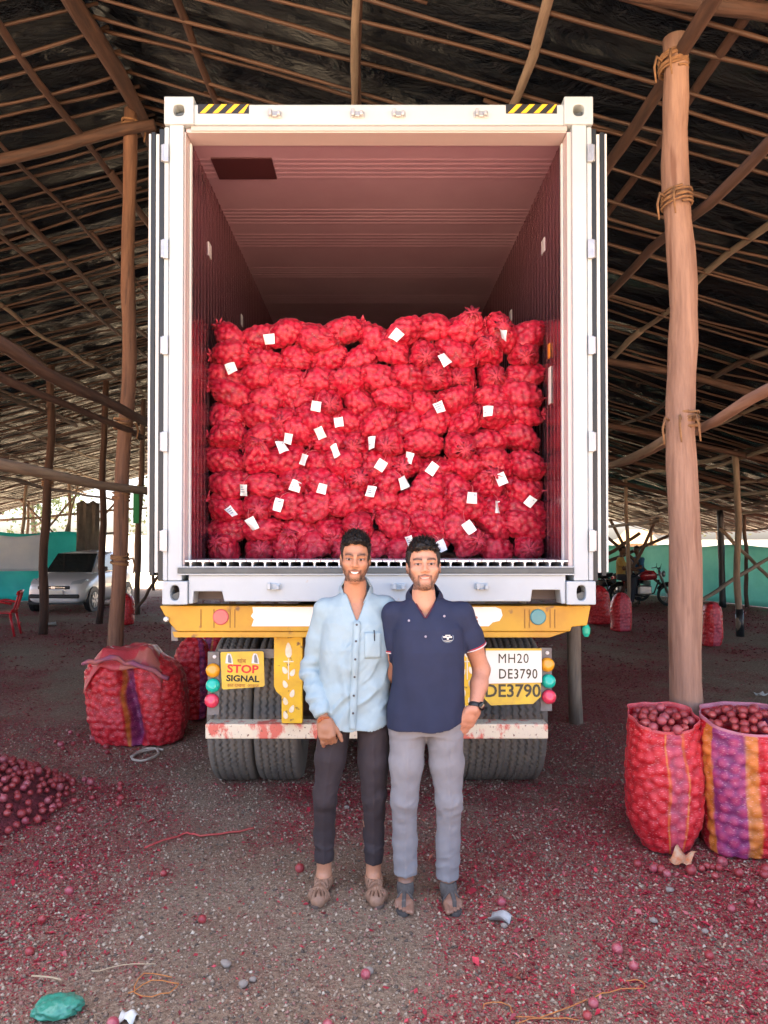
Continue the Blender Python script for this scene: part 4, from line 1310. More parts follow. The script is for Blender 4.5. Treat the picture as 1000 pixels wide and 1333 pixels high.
def big_sack_mesh(seed, H, rx, ry, stripes, nu=150, nv=96, open_top=True, lean=(0, 0), slump=0.0, bot=0.72, onr=0.028, pinch=0.0, hem=None):
    """upright net sack; stripes: list of (centre angle, half width, colour), angle 0 faces -y"""
    g = np.random.default_rng(seed)
    u = np.arange(nu) * 2 * np.pi / nu
    t = np.linspace(0, 1, nv)
    prof = np.where(t < 0.32, bot + (1 - bot) * np.sin(np.clip(t / 0.32, 0, 1) * np.pi / 2), 1.0)
    prof = prof + 0.03 * np.sin(t * 5 + seed) - 0.09 * t + .07 * np.sin(np.pi * np.clip(t * 1.05, 0, 1))
    if not open_top:
        prof = prof * np.where(t > 0.72, np.sqrt(np.clip(1 - ((t - 0.72) / 0.285) ** 2, 0.02, 1)), 1)
    prof = prof * np.where(t < 0.03, np.sqrt(np.clip(t / 0.03, 0.0, 1)) * 0.6 + 0.4, 1)
    U, T = np.meshgrid(u, t, indexing='ij')
    PR = np.broadcast_to(prof, U.shape)
    sq = 1.0 / (np.abs(np.cos(U)) ** 2.6 + np.abs(np.sin(U)) ** 2.6) ** (1 / 2.6)
    X = rx * PR * np.sin(U) * sq
    Y = -ry * PR * np.cos(U) * sq
    Z = H * T
    if pinch:
        Z = Z + pinch * (np.abs(np.sin(U)) ** 2) * T ** 3
    if open_top: Z = Z + 0.050 * (Y / ry) * T ** 5
    X = X + lean[0] * T ** 1.4; Y = Y + lean[1] * T ** 1.4
    V = np.stack([X, Y, Z], -1).reshape(-1, 3)
    V = V + 0.018 * np.stack([vnoise(V * 5 + 5, seed), vnoise(V * 5 + 15, seed + 1), 0.6 * vnoise(V * 5 + 25, seed + 2) * np.clip(V[:, 2] / H, 0, 1)], -1)
    F = grid_faces(nu, nv)
    N = normals_of(V, F)
    if (N * (V * np.array([1, 1, 0]))).sum() < 0:
        F = F[:, ::-1]; N = -N
    rim = (T.ravel() > 0.93) & open_top
    V2, h = domes(V, N, onr, g, 0.6)
    V = np.where(rim[:, None], V + N * (0.008 * np.sin(U.ravel() * 9 + seed))[:, None], V2)
    # creases of the netting across the sack
    cr = np.sin(Z.ravel() * 95 + 3 * vnoise(V * 6, seed + 4) * 2)
    V = V + N * (0.0025 * cr)[:, None]
    h = np.where(rim, 0.5, h)
    col = np.tile(RED, (len(V), 1))
    ang = (U.ravel() + np.pi) % (2 * np.pi) - np.pi
    wob = 0.03 * vnoise(np.stack([V[:, 2] * 7, V[:, 0] * 0, V[:, 1] * 0], -1), seed + 7)
    for c, hw, cc in stripes:
        dd = np.abs((ang - c + wob + np.pi) % (2 * np.pi) - np.pi)
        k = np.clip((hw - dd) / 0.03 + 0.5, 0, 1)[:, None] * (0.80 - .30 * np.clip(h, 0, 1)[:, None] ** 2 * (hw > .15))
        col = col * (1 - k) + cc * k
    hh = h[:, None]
    col = col * (0.72 + 0.34 * hh) + np.array([0.18, 0.08, 0.08]) * hh ** 8 * 0.35  # pinker onion peaks, with gap shade and bright highlights painted in
    if open_top:
        k = (T.ravel() > 0.978)[:, None]
        col = np.where(k, np.array(hem if hem is not None else (0.62, 0.30, 0.30)), col)
    me = mesh_np('onion_sack', V, F, True)
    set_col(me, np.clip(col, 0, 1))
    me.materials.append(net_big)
    return me


def big_sack(loc, label, seed, rz=0.0, fill=0.90, **kw):
    root = link('onion_sack', big_sack_mesh(seed, **kw))
    root.location = loc
    root.rotation_euler = (0, 0, rz)
    tag(root, label, 'sack', 'large striped net sacks standing on the ground')
    if kw.get('open_top', True):
        s = root.modifiers.new('thick', 'SOLIDIFY'); s.thickness = 0.004
        n = 0
        H, rx, ry = kw['H'], kw['rx'], kw['ry']
        ln = kw.get('lean', (0, 0))
        rot = Matrix.Rotation(rz, 3, 'Z')
        pts = []
        for tries in range(900):
            a, q = random.uniform(0, 6.28), math.sqrt(random.random())
            x, y = rx * .84 * q * math.cos(a), ry * .84 * q * math.sin(a)
            if all((x - p[0]) ** 2 + (y - p[1]) ** 2 > 0.046 ** 2 for p in pts):
                pts.append((x, y))
        for x, y in pts:
            z = H * fill + 0.035 * (y / ry) + 0.055 * (1 - (x / rx) ** 2 - (y / ry) ** 2) + random.uniform(-.012, .012) + kw.get('pinch', 0) * 0.2
            p = rot @ Vector((x + ln[0] * fill, y + ln[1] * fill, z))
            onion(Vector(loc) + p, 'red onion heaped in the mouth of the ' + label.split(' sack')[0].replace('open ', '') + ' sack', 'onions in the mouth of the ' + label.split(' sack')[0] + ' sack', random.uniform(.65, .9))
    return root


def big_sacks():
    # the pair in front of the thick post
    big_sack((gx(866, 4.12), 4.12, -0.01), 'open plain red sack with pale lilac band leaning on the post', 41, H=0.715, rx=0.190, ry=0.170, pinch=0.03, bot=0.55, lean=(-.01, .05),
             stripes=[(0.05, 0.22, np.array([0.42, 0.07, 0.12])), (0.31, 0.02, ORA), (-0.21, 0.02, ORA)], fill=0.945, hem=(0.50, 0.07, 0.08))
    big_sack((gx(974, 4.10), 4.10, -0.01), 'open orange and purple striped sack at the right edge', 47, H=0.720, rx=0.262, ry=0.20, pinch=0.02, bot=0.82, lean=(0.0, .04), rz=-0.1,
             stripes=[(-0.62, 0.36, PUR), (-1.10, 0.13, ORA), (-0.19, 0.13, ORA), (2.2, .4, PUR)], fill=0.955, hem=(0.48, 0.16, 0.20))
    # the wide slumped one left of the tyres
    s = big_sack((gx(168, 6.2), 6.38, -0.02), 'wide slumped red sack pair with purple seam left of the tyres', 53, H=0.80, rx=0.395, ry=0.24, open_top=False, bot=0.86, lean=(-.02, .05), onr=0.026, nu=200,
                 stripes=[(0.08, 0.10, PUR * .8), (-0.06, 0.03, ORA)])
    s['label'] = 'wide slumped red net sack with a purple seam left of the tyres'
    me = s.data
    co = np.empty(len(me.vertices) * 3, np.float32); me.vertices.foreach_get('co', co); co = co.reshape(-1, 3)
    # a deep valley along the purple seam
    k = np.exp(-((co[:, 0] - 0.03 - 0.10 * (0.5 - co[:, 2] / .76)) / 0.055) ** 2) * (co[:, 1] < 0.05) * np.clip((co[:, 2]) / .1, 0, 1)
    co[:, 1] += 0.17 * k * np.clip(1.35 - co[:, 2] / .76, 0, 1)
    rt = np.clip((co[:, 0] - .06) / .3, 0, 1)
    co[:, 0] += .06 * rt * np.sin(np.clip(co[:, 2] / .76, 0, 1) * 2.6)
    co[:, 0] += 0.07 * (0.5 - co[:, 2] / .76)
    me.vertices.foreach_set('co', co.ravel()); me.update()
    # empty sack thrown over its top
    n, m_ = 60, 26
    v, f = [], []
    g = np.random.default_rng(5)
    for i in range(n):
        for j in range(m_):
            a, b = i / (n - 1), j / (m_ - 1)
            x = (a - .5) * 0.66
            y = (b - .5) * 0.44
            edge = max(abs(a - .5) * 2, abs(b - .5) * 2)
            top = 0.815 - 3.2 * max(0, (abs(x) - .19)) ** 1.4 - 2.6 * max(0, abs(y) - .12) ** 1.25 + .012 * math.sin(9 * a + 3 * b)
            v.append((x - .045, y + .02, top))
            if j < m_ - 1 and i < n - 1:
                q = i * m_ + j
                f.append((q, q + m_, q + m_ + 1, q + 1))
    V = np.array(v)
    V[:, 2] += 0.020 * vnoise(V * np.array([10, 16, 0]) + 3, 8) + 0.008 * vnoise(V * np.array([30, 30, 0]), 9)
    V[:, 1] += 0.02 * vnoise(V * np.array([8, 2, 6]), 10)
    me = mesh_np('empty_sack', V, np.array(f), True)
    c = np.tile(np.array([0.50, 0.05, 0.06]), (len(V), 1))
    k = (vnoise(V * np.array([6, 14, 3]), 14) > 0.35)[:, None]
    c = np.where(k, np.array([0.45, 0.13, 0.10]), c)
    set_col(me, c); me.materials.append(net_red)
    o = link('empty_sack', me); o.location = s.location
    so = o.modifiers.new('thick', 'SOLIDIFY'); so.thickness = .006
    tag(o, 'empty red net sack thrown over the top of the slumped sack', 'sack')
    roll = MB().tube([(-.33 + .06 * k_ - .04, -.235 + .012 * math.sin(k_ * 1.3), .705 + .012 * math.sin(k_ * 2.1) + .012 * k_ * (1 if k_ < 6 else 0) - (0 if k_ < 8 else .03 * (k_ - 8))) for k_ in range(13)], [.012 + .012 * abs(math.sin(k_ * 1.1)) for k_ in range(13)], 10)
    roll.build('rolled_hem', pm('dusty_hem', (0.42, 0.13, 0.11), (0.25, 0.07, 0.16), rough=.8, scale=9, bump=.4), o, True)
    # sacks behind: under the left end of the trailer, by the left post, beside the container
    big_sack((gx(246, 7.0), 7.15, 0), 'short red sack partly hidden behind the trailer and left tyres', 61, H=0.80, rx=0.17, ry=0.15, open_top=False, stripes=[(.8, .2, PUR)], bot=0.9)
    big_sack((gx(272, 7.4), 7.6, 0), 'purple banded red sack tucked behind the left tyres', 62, H=0.78, rx=0.17, ry=0.15, open_top=False, stripes=[(-.3, .3, PUR), (.1, .06, ORA)], bot=0.9)
    big_sack((gx(158, 15.4), 15.6, 0), 'dark red sack beside the ridge post, near the parked car', 63, H=0.66, rx=0.20, ry=0.18, nu=70, nv=48, open_top=False, stripes=[], bot=0.92)
    big_sack((gx(781, 15.6), 15.7, 0), 'dull red sack just right of the container, nearest the yellow beam', 64, H=0.82, rx=0.24, ry=0.2, nu=70, nv=48, open_top=False, stripes=[], bot=0.9, lean=(-.03, 0))
    big_sack((gx(810, 14.3), 14.4, 0), 'bright red standing sack between the container and the motorcycles', 65, H=0.74, rx=0.19, ry=0.17, nu=70, nv=48, open_top=False, stripes=[(.2, .5, PNK)], bot=0.95)
    big_sack((gx(929, 12.2), 12.3, 0), 'tall red sack standing right behind the thick post', 66, H=0.74, rx=0.155, ry=0.15, nu=70, nv=48, open_top=False, stripes=[(.2, .4, PNK)], bot=0.95)
    for k, (px, py, d) in enumerate(((722, 842, 8.9), (735, 850, 8.3))):
        pass


big_sacks()

# ------------------------------------------------------------------ people: signed-distance bodies turned into one skin each
class Vol:
    def __init__(s, lo, hi, h):
        s.h = h
        s.lo = np.array(lo, float)
        n = np.ceil((np.array(hi) - s.lo) / h).astype(int) + 1
        s.ax = [(s.lo[k] + np.arange(n[k]) * h).astype(np.float32) for k in range(3)]
        s.F = np.full(n, 0.3, np.float32)

    def _sl(s, lo, hi):
        out = []
        for k in range(3):
            a = int(max(0, np.floor((lo[k] - s.lo[k]) / s.h)))
            b = int(min(len(s.ax[k]), np.ceil((hi[k] - s.lo[k]) / s.h) + 1))
            if b <= a: return None
            out.append(slice(a, b))
        return tuple(out)

    def put(s, fn, lo, hi, k=0.01, op='u'):
        m = k + 0.012
        sl = s._sl(np.array(lo) - m, np.array(hi) + m)
        if sl is None: return
        x = s.ax[0][sl[0]][:, None, None]; y = s.ax[1][sl[1]][None, :, None]; z = s.ax[2][sl[2]][None, None, :]
        d = fn(x, y, z)
        a = s.F[sl]
        if op == 'u':
            if k > 0:
                h = np.clip(0.5 + 0.5 * (a - d) / k, 0, 1)
                s.F[sl] = a * (1 - h) + d * h - k * h * (1 - h)
            else:
                s.F[sl] = np.minimum(a, d)
        elif op == 's':
            if k > 0:
                h = np.clip(0.5 - 0.5 * (a + d) / k, 0, 1)
                s.F[sl] = a * (1 - h) - d * h + k * h * (1 - h)
            else:
                s.F[sl] = np.maximum(a, -d)

    def cone(s, a, b, ra, rb, k=0.01, op='u'):
        a = np.array(a, np.float32); b = np.array(b, np.float32)
        ba = b - a
        L2 = float(ba @ ba) + 1e-9

        def fn(x, y, z):
            px, py, pz_ = x - a[0], y - a[1], z - a[2]
            t = np.clip((px * ba[0] + py * ba[1] + pz_ * ba[2]) / L2, 0, 1)
            return np.sqrt((px - t * ba[0]) ** 2 + (py - t * ba[1]) ** 2 + (pz_ - t * ba[2]) ** 2) - (ra + (rb - ra) * t)
        r = max(ra, rb)
        s.put(fn, np.minimum(a, b) - r, np.maximum(a, b) + r, k, op)

    def chain(s, pts, k=0.01):
        """pts: (x, y, z, r)"""
        for p, q in zip(pts[:-1], pts[1:]):
            s.cone(p[:3], q[:3], p[3], q[3], k)

    def ell(s, c, r, k=0.01, op='u', M=None):
        c = np.array(c, np.float32); r = np.array(r, np.float32)
        M = np.eye(3, dtype=np.float32) if M is None else np.array(M, np.float32)

        def fn(x, y, z):
            dx, dy, dz = x - c[0], y - c[1], z - c[2]
            q = [M[0, i] * dx + M[1, i] * dy + M[2, i] * dz for i in range(3)]
            k0 = np.sqrt(sum((q[i] / r[i]) ** 2 for i in range(3)))
            k1 = np.sqrt(sum((q[i] / r[i] ** 2) ** 2 for i in range(3))) + 1e-6
            return k0 * (k0 - 1) / k1
        R_ = float(r.max())
        s.put(fn, c - R_, c + R_, k, op)

    def loft(s, rows, k=0.01, n=2.4, shell=0.0, op='u', cut=None):
        """rows: (z, cx, cy, a, b) bottom to top"""
        rows = np.array(rows, np.float32)

        def fn(x, y, z):
            zz = z[0, 0]
            cx, cy, a, b = [np.interp(zz, rows[:, 0], rows[:, i])[None, None, :].astype(np.float32) for i in (1, 2, 3, 4)]
            d = ((np.abs((x - cx) / a) ** n + np.abs((y - cy) / b) ** n) ** (1 / n) - 1) * np.minimum(a, b)
            if shell: d = np.abs(d) - shell
            d = np.maximum(d, np.maximum(z - rows[-1, 0], rows[0, 0] - z))
            if cut is not None: d = np.maximum(d, cut(x, y, z))
            return d
        w = float(np.max(np.abs(rows[:, 1]) + rows[:, 3])) ; e = float(np.max(np.abs(rows[:, 2]) + rows[:, 4]))
        s.put(fn, (-w, -e, rows[0, 0]), (w, e, rows[-1, 0]), k, op)

    def mesh(s):
        F = s.F
        neg = F < 0
        nx, ny, nz = F.shape
        cs = neg[:-1, :-1, :-1].astype(np.int8)
        tot = np.zeros((nx - 1, ny - 1, nz - 1), np.int8)
        for dx in (0, 1):
            for dy in (0, 1):
                for dz in (0, 1):
                    tot += neg[dx:nx - 1 + dx, dy:ny - 1 + dy, dz:nz - 1 + dz]
        act = (tot > 0) & (tot < 8)
        idx = np.argwhere(act)
        vid = np.full(act.shape, -1, np.int32)
        vid[act] = np.arange(len(idx))
        acc = np.zeros((len(idx), 3)); cnt = np.zeros(len(idx))
        corners = [(dx, dy, dz) for dx in (0, 1) for dy in (0, 1) for dz in (0, 1)]
        val = {c: F[idx[:, 0] + c[0], idx[:, 1] + c[1], idx[:, 2] + c[2]] for c in corners}
        for c in corners:
            for k in range(3):
                if c[k] == 0:
                    e = list(c); e[k] = 1; e = tuple(e)
                    a, b = val[c], val[e]
                    cr = (a < 0) != (b < 0)
                    t = np.where(cr, a / np.where(np.abs(a - b) < 1e-9, 1e-9, a - b), 0)
                    p = np.array(c, float)[None, :].repeat(len(idx), 0)
                    p[:, k] = t
                    acc += p * cr[:, None]; cnt += cr
        V = s.lo + (idx + acc / np.maximum(cnt, 1)[:, None]) * s.h
        faces = []
        for k in range(3):
            o1, o2 = [(1, 2), (2, 0), (0, 1)][k]
            sl0 = [slice(1, -1)] * 3; sl1 = [slice(1, -1)] * 3
            sl0[k] = slice(0, -1); sl1[k] = slice(1, None)
            A, B = neg[tuple(sl0)], neg[tuple(sl1)]
            for flip in (False, True):
                e = np.argwhere((A & ~B) if not flip else (~A & B))
                if len(e) == 0: continue
                base = e.copy()
                for q in range(3):
                    if q != k: base[:, q] += 1
                quad = []
                for (d1, d2) in ((0, 0), (1, 0), (1, 1), (0, 1)):
                    c = base.copy()
                    c[:, o1] -= d1; c[:, o2] -= d2
                    quad.append(vid[c[:, 0], c[:, 1], c[:, 2]])
                q4 = np.stack(quad, -1)
                faces.append(q4[:, ::-1] if flip else q4)
        Fc = np.concatenate(faces)
        Fc = Fc[(Fc >= 0).all(1)]
        return V, Fc


def smooth_np(V, F, it=2, lam=0.5):
    for _ in range(it):
        S = np.zeros_like(V); C = np.zeros(len(V))
        for a, b in ((0, 1), (1, 2), (2, 3), (3, 0)):
            np.add.at(S, F[:, a], V[F[:, b]]); np.add.at(C, F[:, a], 1)
            np.add.at(S, F[:, b], V[F[:, a]]); np.add.at(C, F[:, b], 1)
        V = V * (1 - lam) + lam * S / np.maximum(C, 1)[:, None]
    return V


def skin_mat(name):
    return pm(name, (0.5, 0.3, 0.2), (0.33, 0.15, 0.09), rough=0.48, scale=60, lo=0.55, hi=0.95, bump=0.12, bscale=240, bdist=0.002, attr='Col', sss=0.06, spec=0.4)


def rotm(yaw=0, pitch=0, roll=0):
    m = Matrix.Rotation(yaw, 3, 'Z') @ Matrix.Rotation(pitch, 3, 'X') @ Matrix.Rotation(roll, 3, 'Y')
    return np.array(m)


def head_prims(v, c, sc, M, wide=1.0, smile=0.0):
    c = np.array(c)
    T = lambda p: c + M @ (np.array(p) * np.array([sc * wide, sc, sc]))
    E = lambda p, r, k, op='u': v.ell(T(p), np.array(r) * np.array([sc * wide, sc, sc]), k * sc, op, M)
    C = lambda a, b, ra, rb, k, op='u': v.cone(T(a), T(b), ra * sc, rb * sc, k * sc, op)
    E((0, .012, .036), (.071, .092, .080), .01)
    E((0, -.022, -.022), (.062, .070, .072), .03)
    C((0, -.045, -.050), (0, -.062, -.094), .046, .027, .03)           # jaw to chin
    for s in (-1, 1):
        C((s * .050, -.008, -.040), (s * .020, -.060, -.096), .019, .017, .03)   # jaw line
        E((s * .043, -.062, -.022), (.022, .022, .018), .02)             # cheek
        C((s * .012, -.087, .024), (s * .046, -.074, .022), .009, .009, .014)   # brow ridge
        E((s * .077, .004, -.008), (.008, .019, .031), .006)            # ear
        E((s * .080, -.002, -.005), (.005, .010, .018), .004, 's')
    C((0, -.086, .014), (0, -.107, -.026), .0085, .0115, .012)          # nose
    for s in (-1, 1):
        E((s * .013, -.095, -.031), (.009, .011, .008), .007)
        E((s * .031, -.094, .004), (.019, .014, .011), .010, 's')       # eye sockets
        E((s * .031, -.074, .003), (.017, .012, .0125), .004)          # lids
    C((-.018, -.082, -.060), (.018, -.082, -.060), .009, .009, .012)    # mouth mound
    C((-.015 - .006 * smile, -.088, -.0555 + .003 * smile), (0, -.0925, -.0565), .0045, .0055, .004)
    C((.015 + .006 * smile, -.088, -.0555 + .003 * smile), (0, -.0925, -.0565), .0045, .0055, .004)
    C((-.012, -.087, -.0715), (.012, -.087, -.0715), .006, .006, .005)
    E((0, -.0945, -.0640), (.019 + .006 * smile, .006, .0026 + .002 * smile), .002, 's')
    E((0, -.083, -.086), (.016, .010, .010), .012)
    # neck
    C((0, .022, -.070), (0, .030, -.19), .049, .052, .025)
    return T


def face_colour(P, skin, beard, stub, smile=0.0):
    """P: points in head units; returns colours"""
    x, y, z = P[:, 0], P[:, 1], P[:, 2]
    ax = np.abs(x)
    col = np.tile(np.array(skin), (len(P), 1))
    front = y < -0.02

    def mixc(k, c):
        nonlocal col
        k = np.clip(k, 0, 1)[:, None]
        col = col * (1 - k) + np.array(c) * k
    # warmth of cheeks, nose and ears
    mixc(0.35 * np.exp(-((ax - .042) / .02) ** 2 - ((z + .025) / .02) ** 2) * front, (skin[0] * 1.05, skin[1] * .82, skin[2] * .78))
    mixc(0.3 * np.exp(-(x / .014) ** 2 - ((z + .026) / .014) ** 2) * (y < -.09), (skin[0], skin[1] * .8, skin[2] * .75))
    # stubble along the jaw and the moustache
    jaw = np.clip((-.076 - z + 1.35 * np.clip(ax - .022, 0, 1)) / .026, 0, 1)
    jaw = jaw * np.clip(.82 + .5 * vnoise(P * 260, 3), 0, 1) * (y < .03) * (z > -.135)
    jaw = jaw * (1 - np.exp(-((z + .066) / .012) ** 2 - (x / .026) ** 2))
    mixc(beard * jaw, stub)
    mixc(min(1, beard * 1.5) * np.exp(-((z + .0485 + ax * .30) / .0055) ** 2) * (ax < .031) * (y < -.05), stub)
    mixc(beard * 0.8 * np.exp(-((ax - .029 - .002 * smile) / .005) ** 2) * (z < -.05) * (z > -.10) * front, stub)
    mixc(0.9 * beard * np.exp(-((ax - .066) / .007) ** 2) * (z < .02) * (z > -.06) * (y < -.0) * (y > -.04), stub)
    # lips
    lip = np.exp(-((z + .0565 + .0018 * (ax / .02) ** 2 - .004 * smile * (ax / .02) ** 2) / .0042) ** 2) + np.exp(-((z + .0715 - .05 * ax * smile) / .005) ** 2)
    mixc(0.75 * lip * (ax < .024 + .006 * smile) * (y < -.07), (skin[0] * .72, skin[1] * .50, skin[2] * .52))
    mixc(1.0 * np.exp(-((z + .0640) / .0026) ** 2) * (ax < .021 + .006 * smile) * (y < -.07), (0.05, 0.015, 0.012))
    # eyebrows, dark lids
    brow = np.exp(-((z - .0225 - .005 * (1 - ((ax - .034) / .026) ** 2)) / .0058) ** 2) * (ax > .009) * (ax < .053) * front
    mixc(0.95 * brow, (0.018, 0.012, 0.010))
    lid = np.exp(-((z - .0072 + 7.0 * (ax - .031) ** 2) / .0034) ** 2) * (np.abs(ax - .031) < .0185) * front
    mixc(0.85 * lid, (0.03, 0.016, 0.012))
    lid2 = np.exp(-((z + .0035 - 6.0 * (ax - .031) ** 2) / .003) ** 2) * (np.abs(ax - .031) < .017) * front
    mixc(0.4 * lid2, (skin[0] * .4, skin[1] * .32, skin[2] * .32))
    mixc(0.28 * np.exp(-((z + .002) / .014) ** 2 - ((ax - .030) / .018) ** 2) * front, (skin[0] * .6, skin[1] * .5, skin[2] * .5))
    return col


def hand_prims(v, wrist, dirv, back, side, sc=1.0, curl=(1.1, 1.1, 1.1, 1.1), spread=0.0, thumb=(0.7, 0.5), k=0.006):
    """dirv: wrist to knuckles; back: out of the back of the hand; side: towards the thumb"""
    w, d, b, s = [np.array(q, float) for q in (wrist, dirv, back, side)]
    d /= np.linalg.norm(d); b -= d * (b @ d); b /= np.linalg.norm(b); s = s - d * (s @ d) - b * (s @ b); s /= np.linalg.norm(s)
    kn = []
    for i, o in enumerate((0.030, 0.010, -0.010, -0.028)):
        base = w + (d * (0.086 - 0.006 * abs(i - 1)) + s * o) * sc
        kn.append(base)
        v.cone(w + (d * .012 + s * o * .75) * sc, base, .0165 * sc, .0125 * sc, .012)
    v.ell(w + (d * .045) * sc, np.array((.02, .02, .02)) * sc, .015)
    L = (.044, .047, .045, .037)
    tips = []
    for i, base in enumerate(kn):
        c = curl[i]
        p, ang = base, 0.0
        rr = (.0102, .0104, .0100, .0088)[i] * sc
        for j, ln in enumerate((L[i], L[i] * .62, L[i] * .52)):
            ang += c * (0.85, 1.0, 0.7)[j]
            q = p + (d * math.cos(ang) - b * math.sin(ang) + s * spread * (1.5 - i) * .1) * ln * sc
            v.cone(p, q, rr, rr * .92, k)
            rr *= .93
            p = q
        tips.append(p)
    t0 = w + (d * .022 + s * .026 - b * .006) * sc
    t1 = t0 + (d * math.cos(thumb[0]) + s * math.sin(thumb[0]) - b * .25) * .042 * sc
    t2 = t1 + (d * math.cos(thumb[0] - thumb[1]) + s * math.sin(thumb[0] - thumb[1]) - b * .2) * .032 * sc
    t3 = t2 + (d * math.cos(thumb[0] - 1.4 * thumb[1]) + s * math.sin(thumb[0] - 1.4 * thumb[1]) - b * .2) * .024 * sc
    v.cone(t0, t1, .016 * sc, .0125 * sc, .014); v.cone(t1, t2, .0118 * sc, .0105 * sc, k); v.cone(t2, t3, .0105 * sc, .0085 * sc, k)
    return tips


def foot_prims(v, ankle, yaw, grow=0.0, toes=True, k=0.012):
    """ankle: joint position (x, y, z); the toes point to -y turned by yaw"""
    a = np.array(ankle)
    f = np.array([math.sin(yaw), -math.cos(yaw), 0]); s = np.array([math.cos(yaw), math.sin(yaw), 0])
    g = np.array([a[0], a[1], 0.0])
    G = lambda fo, si, z: g + f * fo + s * si + np.array([0, 0, z])
    v.ell(G(-.035, 0, .038), (.031 + grow, .036 + grow, .034 + grow), k)
    v.cone(a, G(.02, 0, .055), .036 + grow, .036 + grow, k)
    v.cone(G(-.02, 0, .04), G(.125, 0.0, .034), .030 + grow, .024 + grow, k)
    v.cone(G(.03, 0, .060), G(.12, 0.0, .036), .027 + grow, .020 + grow, k)
    v.cone(G(.115, -.026, .030), G(.115, .026, .030), .020 + grow, .020 + grow, k)
    sg = 1 if a[0] < 0 else -1        # big toe towards the middle
    if toes:
        for i in range(5):
            si = sg * (.034 - .0165 * i)
            ln = (.046, .048, .042, .035, .026)[i]
            r_ = (.0130, .0098, .0092, .0086, .0080)[i]
            v.cone(G(.122 - .004 * i, si, .030), G(.132 + ln - .005 * i, si * 1.06, .021), r_ + grow, r_ * .95 + grow, .004)
    else:
        v.cone(G(.115, sg * .004, .030), G(.150, sg * .008, .028), .038 + grow, .030 + grow, k)
    return G


def person_body(P, lo, hi, h=0.004):
    v = Vol(lo, hi, h)
    M = rotm(*P['head_rot'])
    T = head_prims(v, P['head'], P['head_s'], M, P.get('wide', 1), P.get('smile', 0))
    for rows in P['torso']: pass
    v.loft(P['torso'], 0.02)
    hc = np.array(P['head'])
    v.cone(hc + np.array([0, .028, -.14]) * P['head_s'], (P['neck'][0], P['neck'][1], P['neck'][2] - .03), .047, .052, .03)
    nk_ = (P['neck'][0], P['neck'][1], P['neck'][2] - .05)
    v.cone(nk_, P['sh'][0], .036, .034, .02); v.cone(nk_, P['sh'][1], .036, .034, .02)
    tips = []
    for i in (0, 1):
        A = P['arm'][i]
        sh, el, wr = P['sh'][i], A['elbow'], A['wrist']
        r0 = P.get('arm_r', 1.0)
        md = (np.array(sh) * .45 + np.array(el) * .55)
        fm = np.array(el) * .62 + np.array(wr) * .38
        v.chain([(*sh, .042 * r0), (*md, .043 * r0), (*el, .037 * r0), (*fm, .038 * r0), (*wr, .0255 * r0)], .02)
        tips.append(hand_prims(v, wr, A['dir'], A['back'], A['side'], A.get('s', 1.0), A['curl'], A.get('spread', 0), A['thumb']))
        L = P['leg'][i]
        v.chain([(*L['hip'], .075), (*L['knee'], .050), (L['knee'][0] * .6 + L['ankle'][0] * .4, L['knee'][1] * .6 + L['ankle'][1] * .4 + .015, L['knee'][2] * .65 + L['ankle'][2] * .35, .047), (*L['ankle'], .034)], .02)
        foot_prims(v, L['ankle'], L['yaw'], toes=P.get('toes', True))
    V, F = v.mesh()
    V = smooth_np(V, F, 1, 0.35)
    return V, F, M, tips


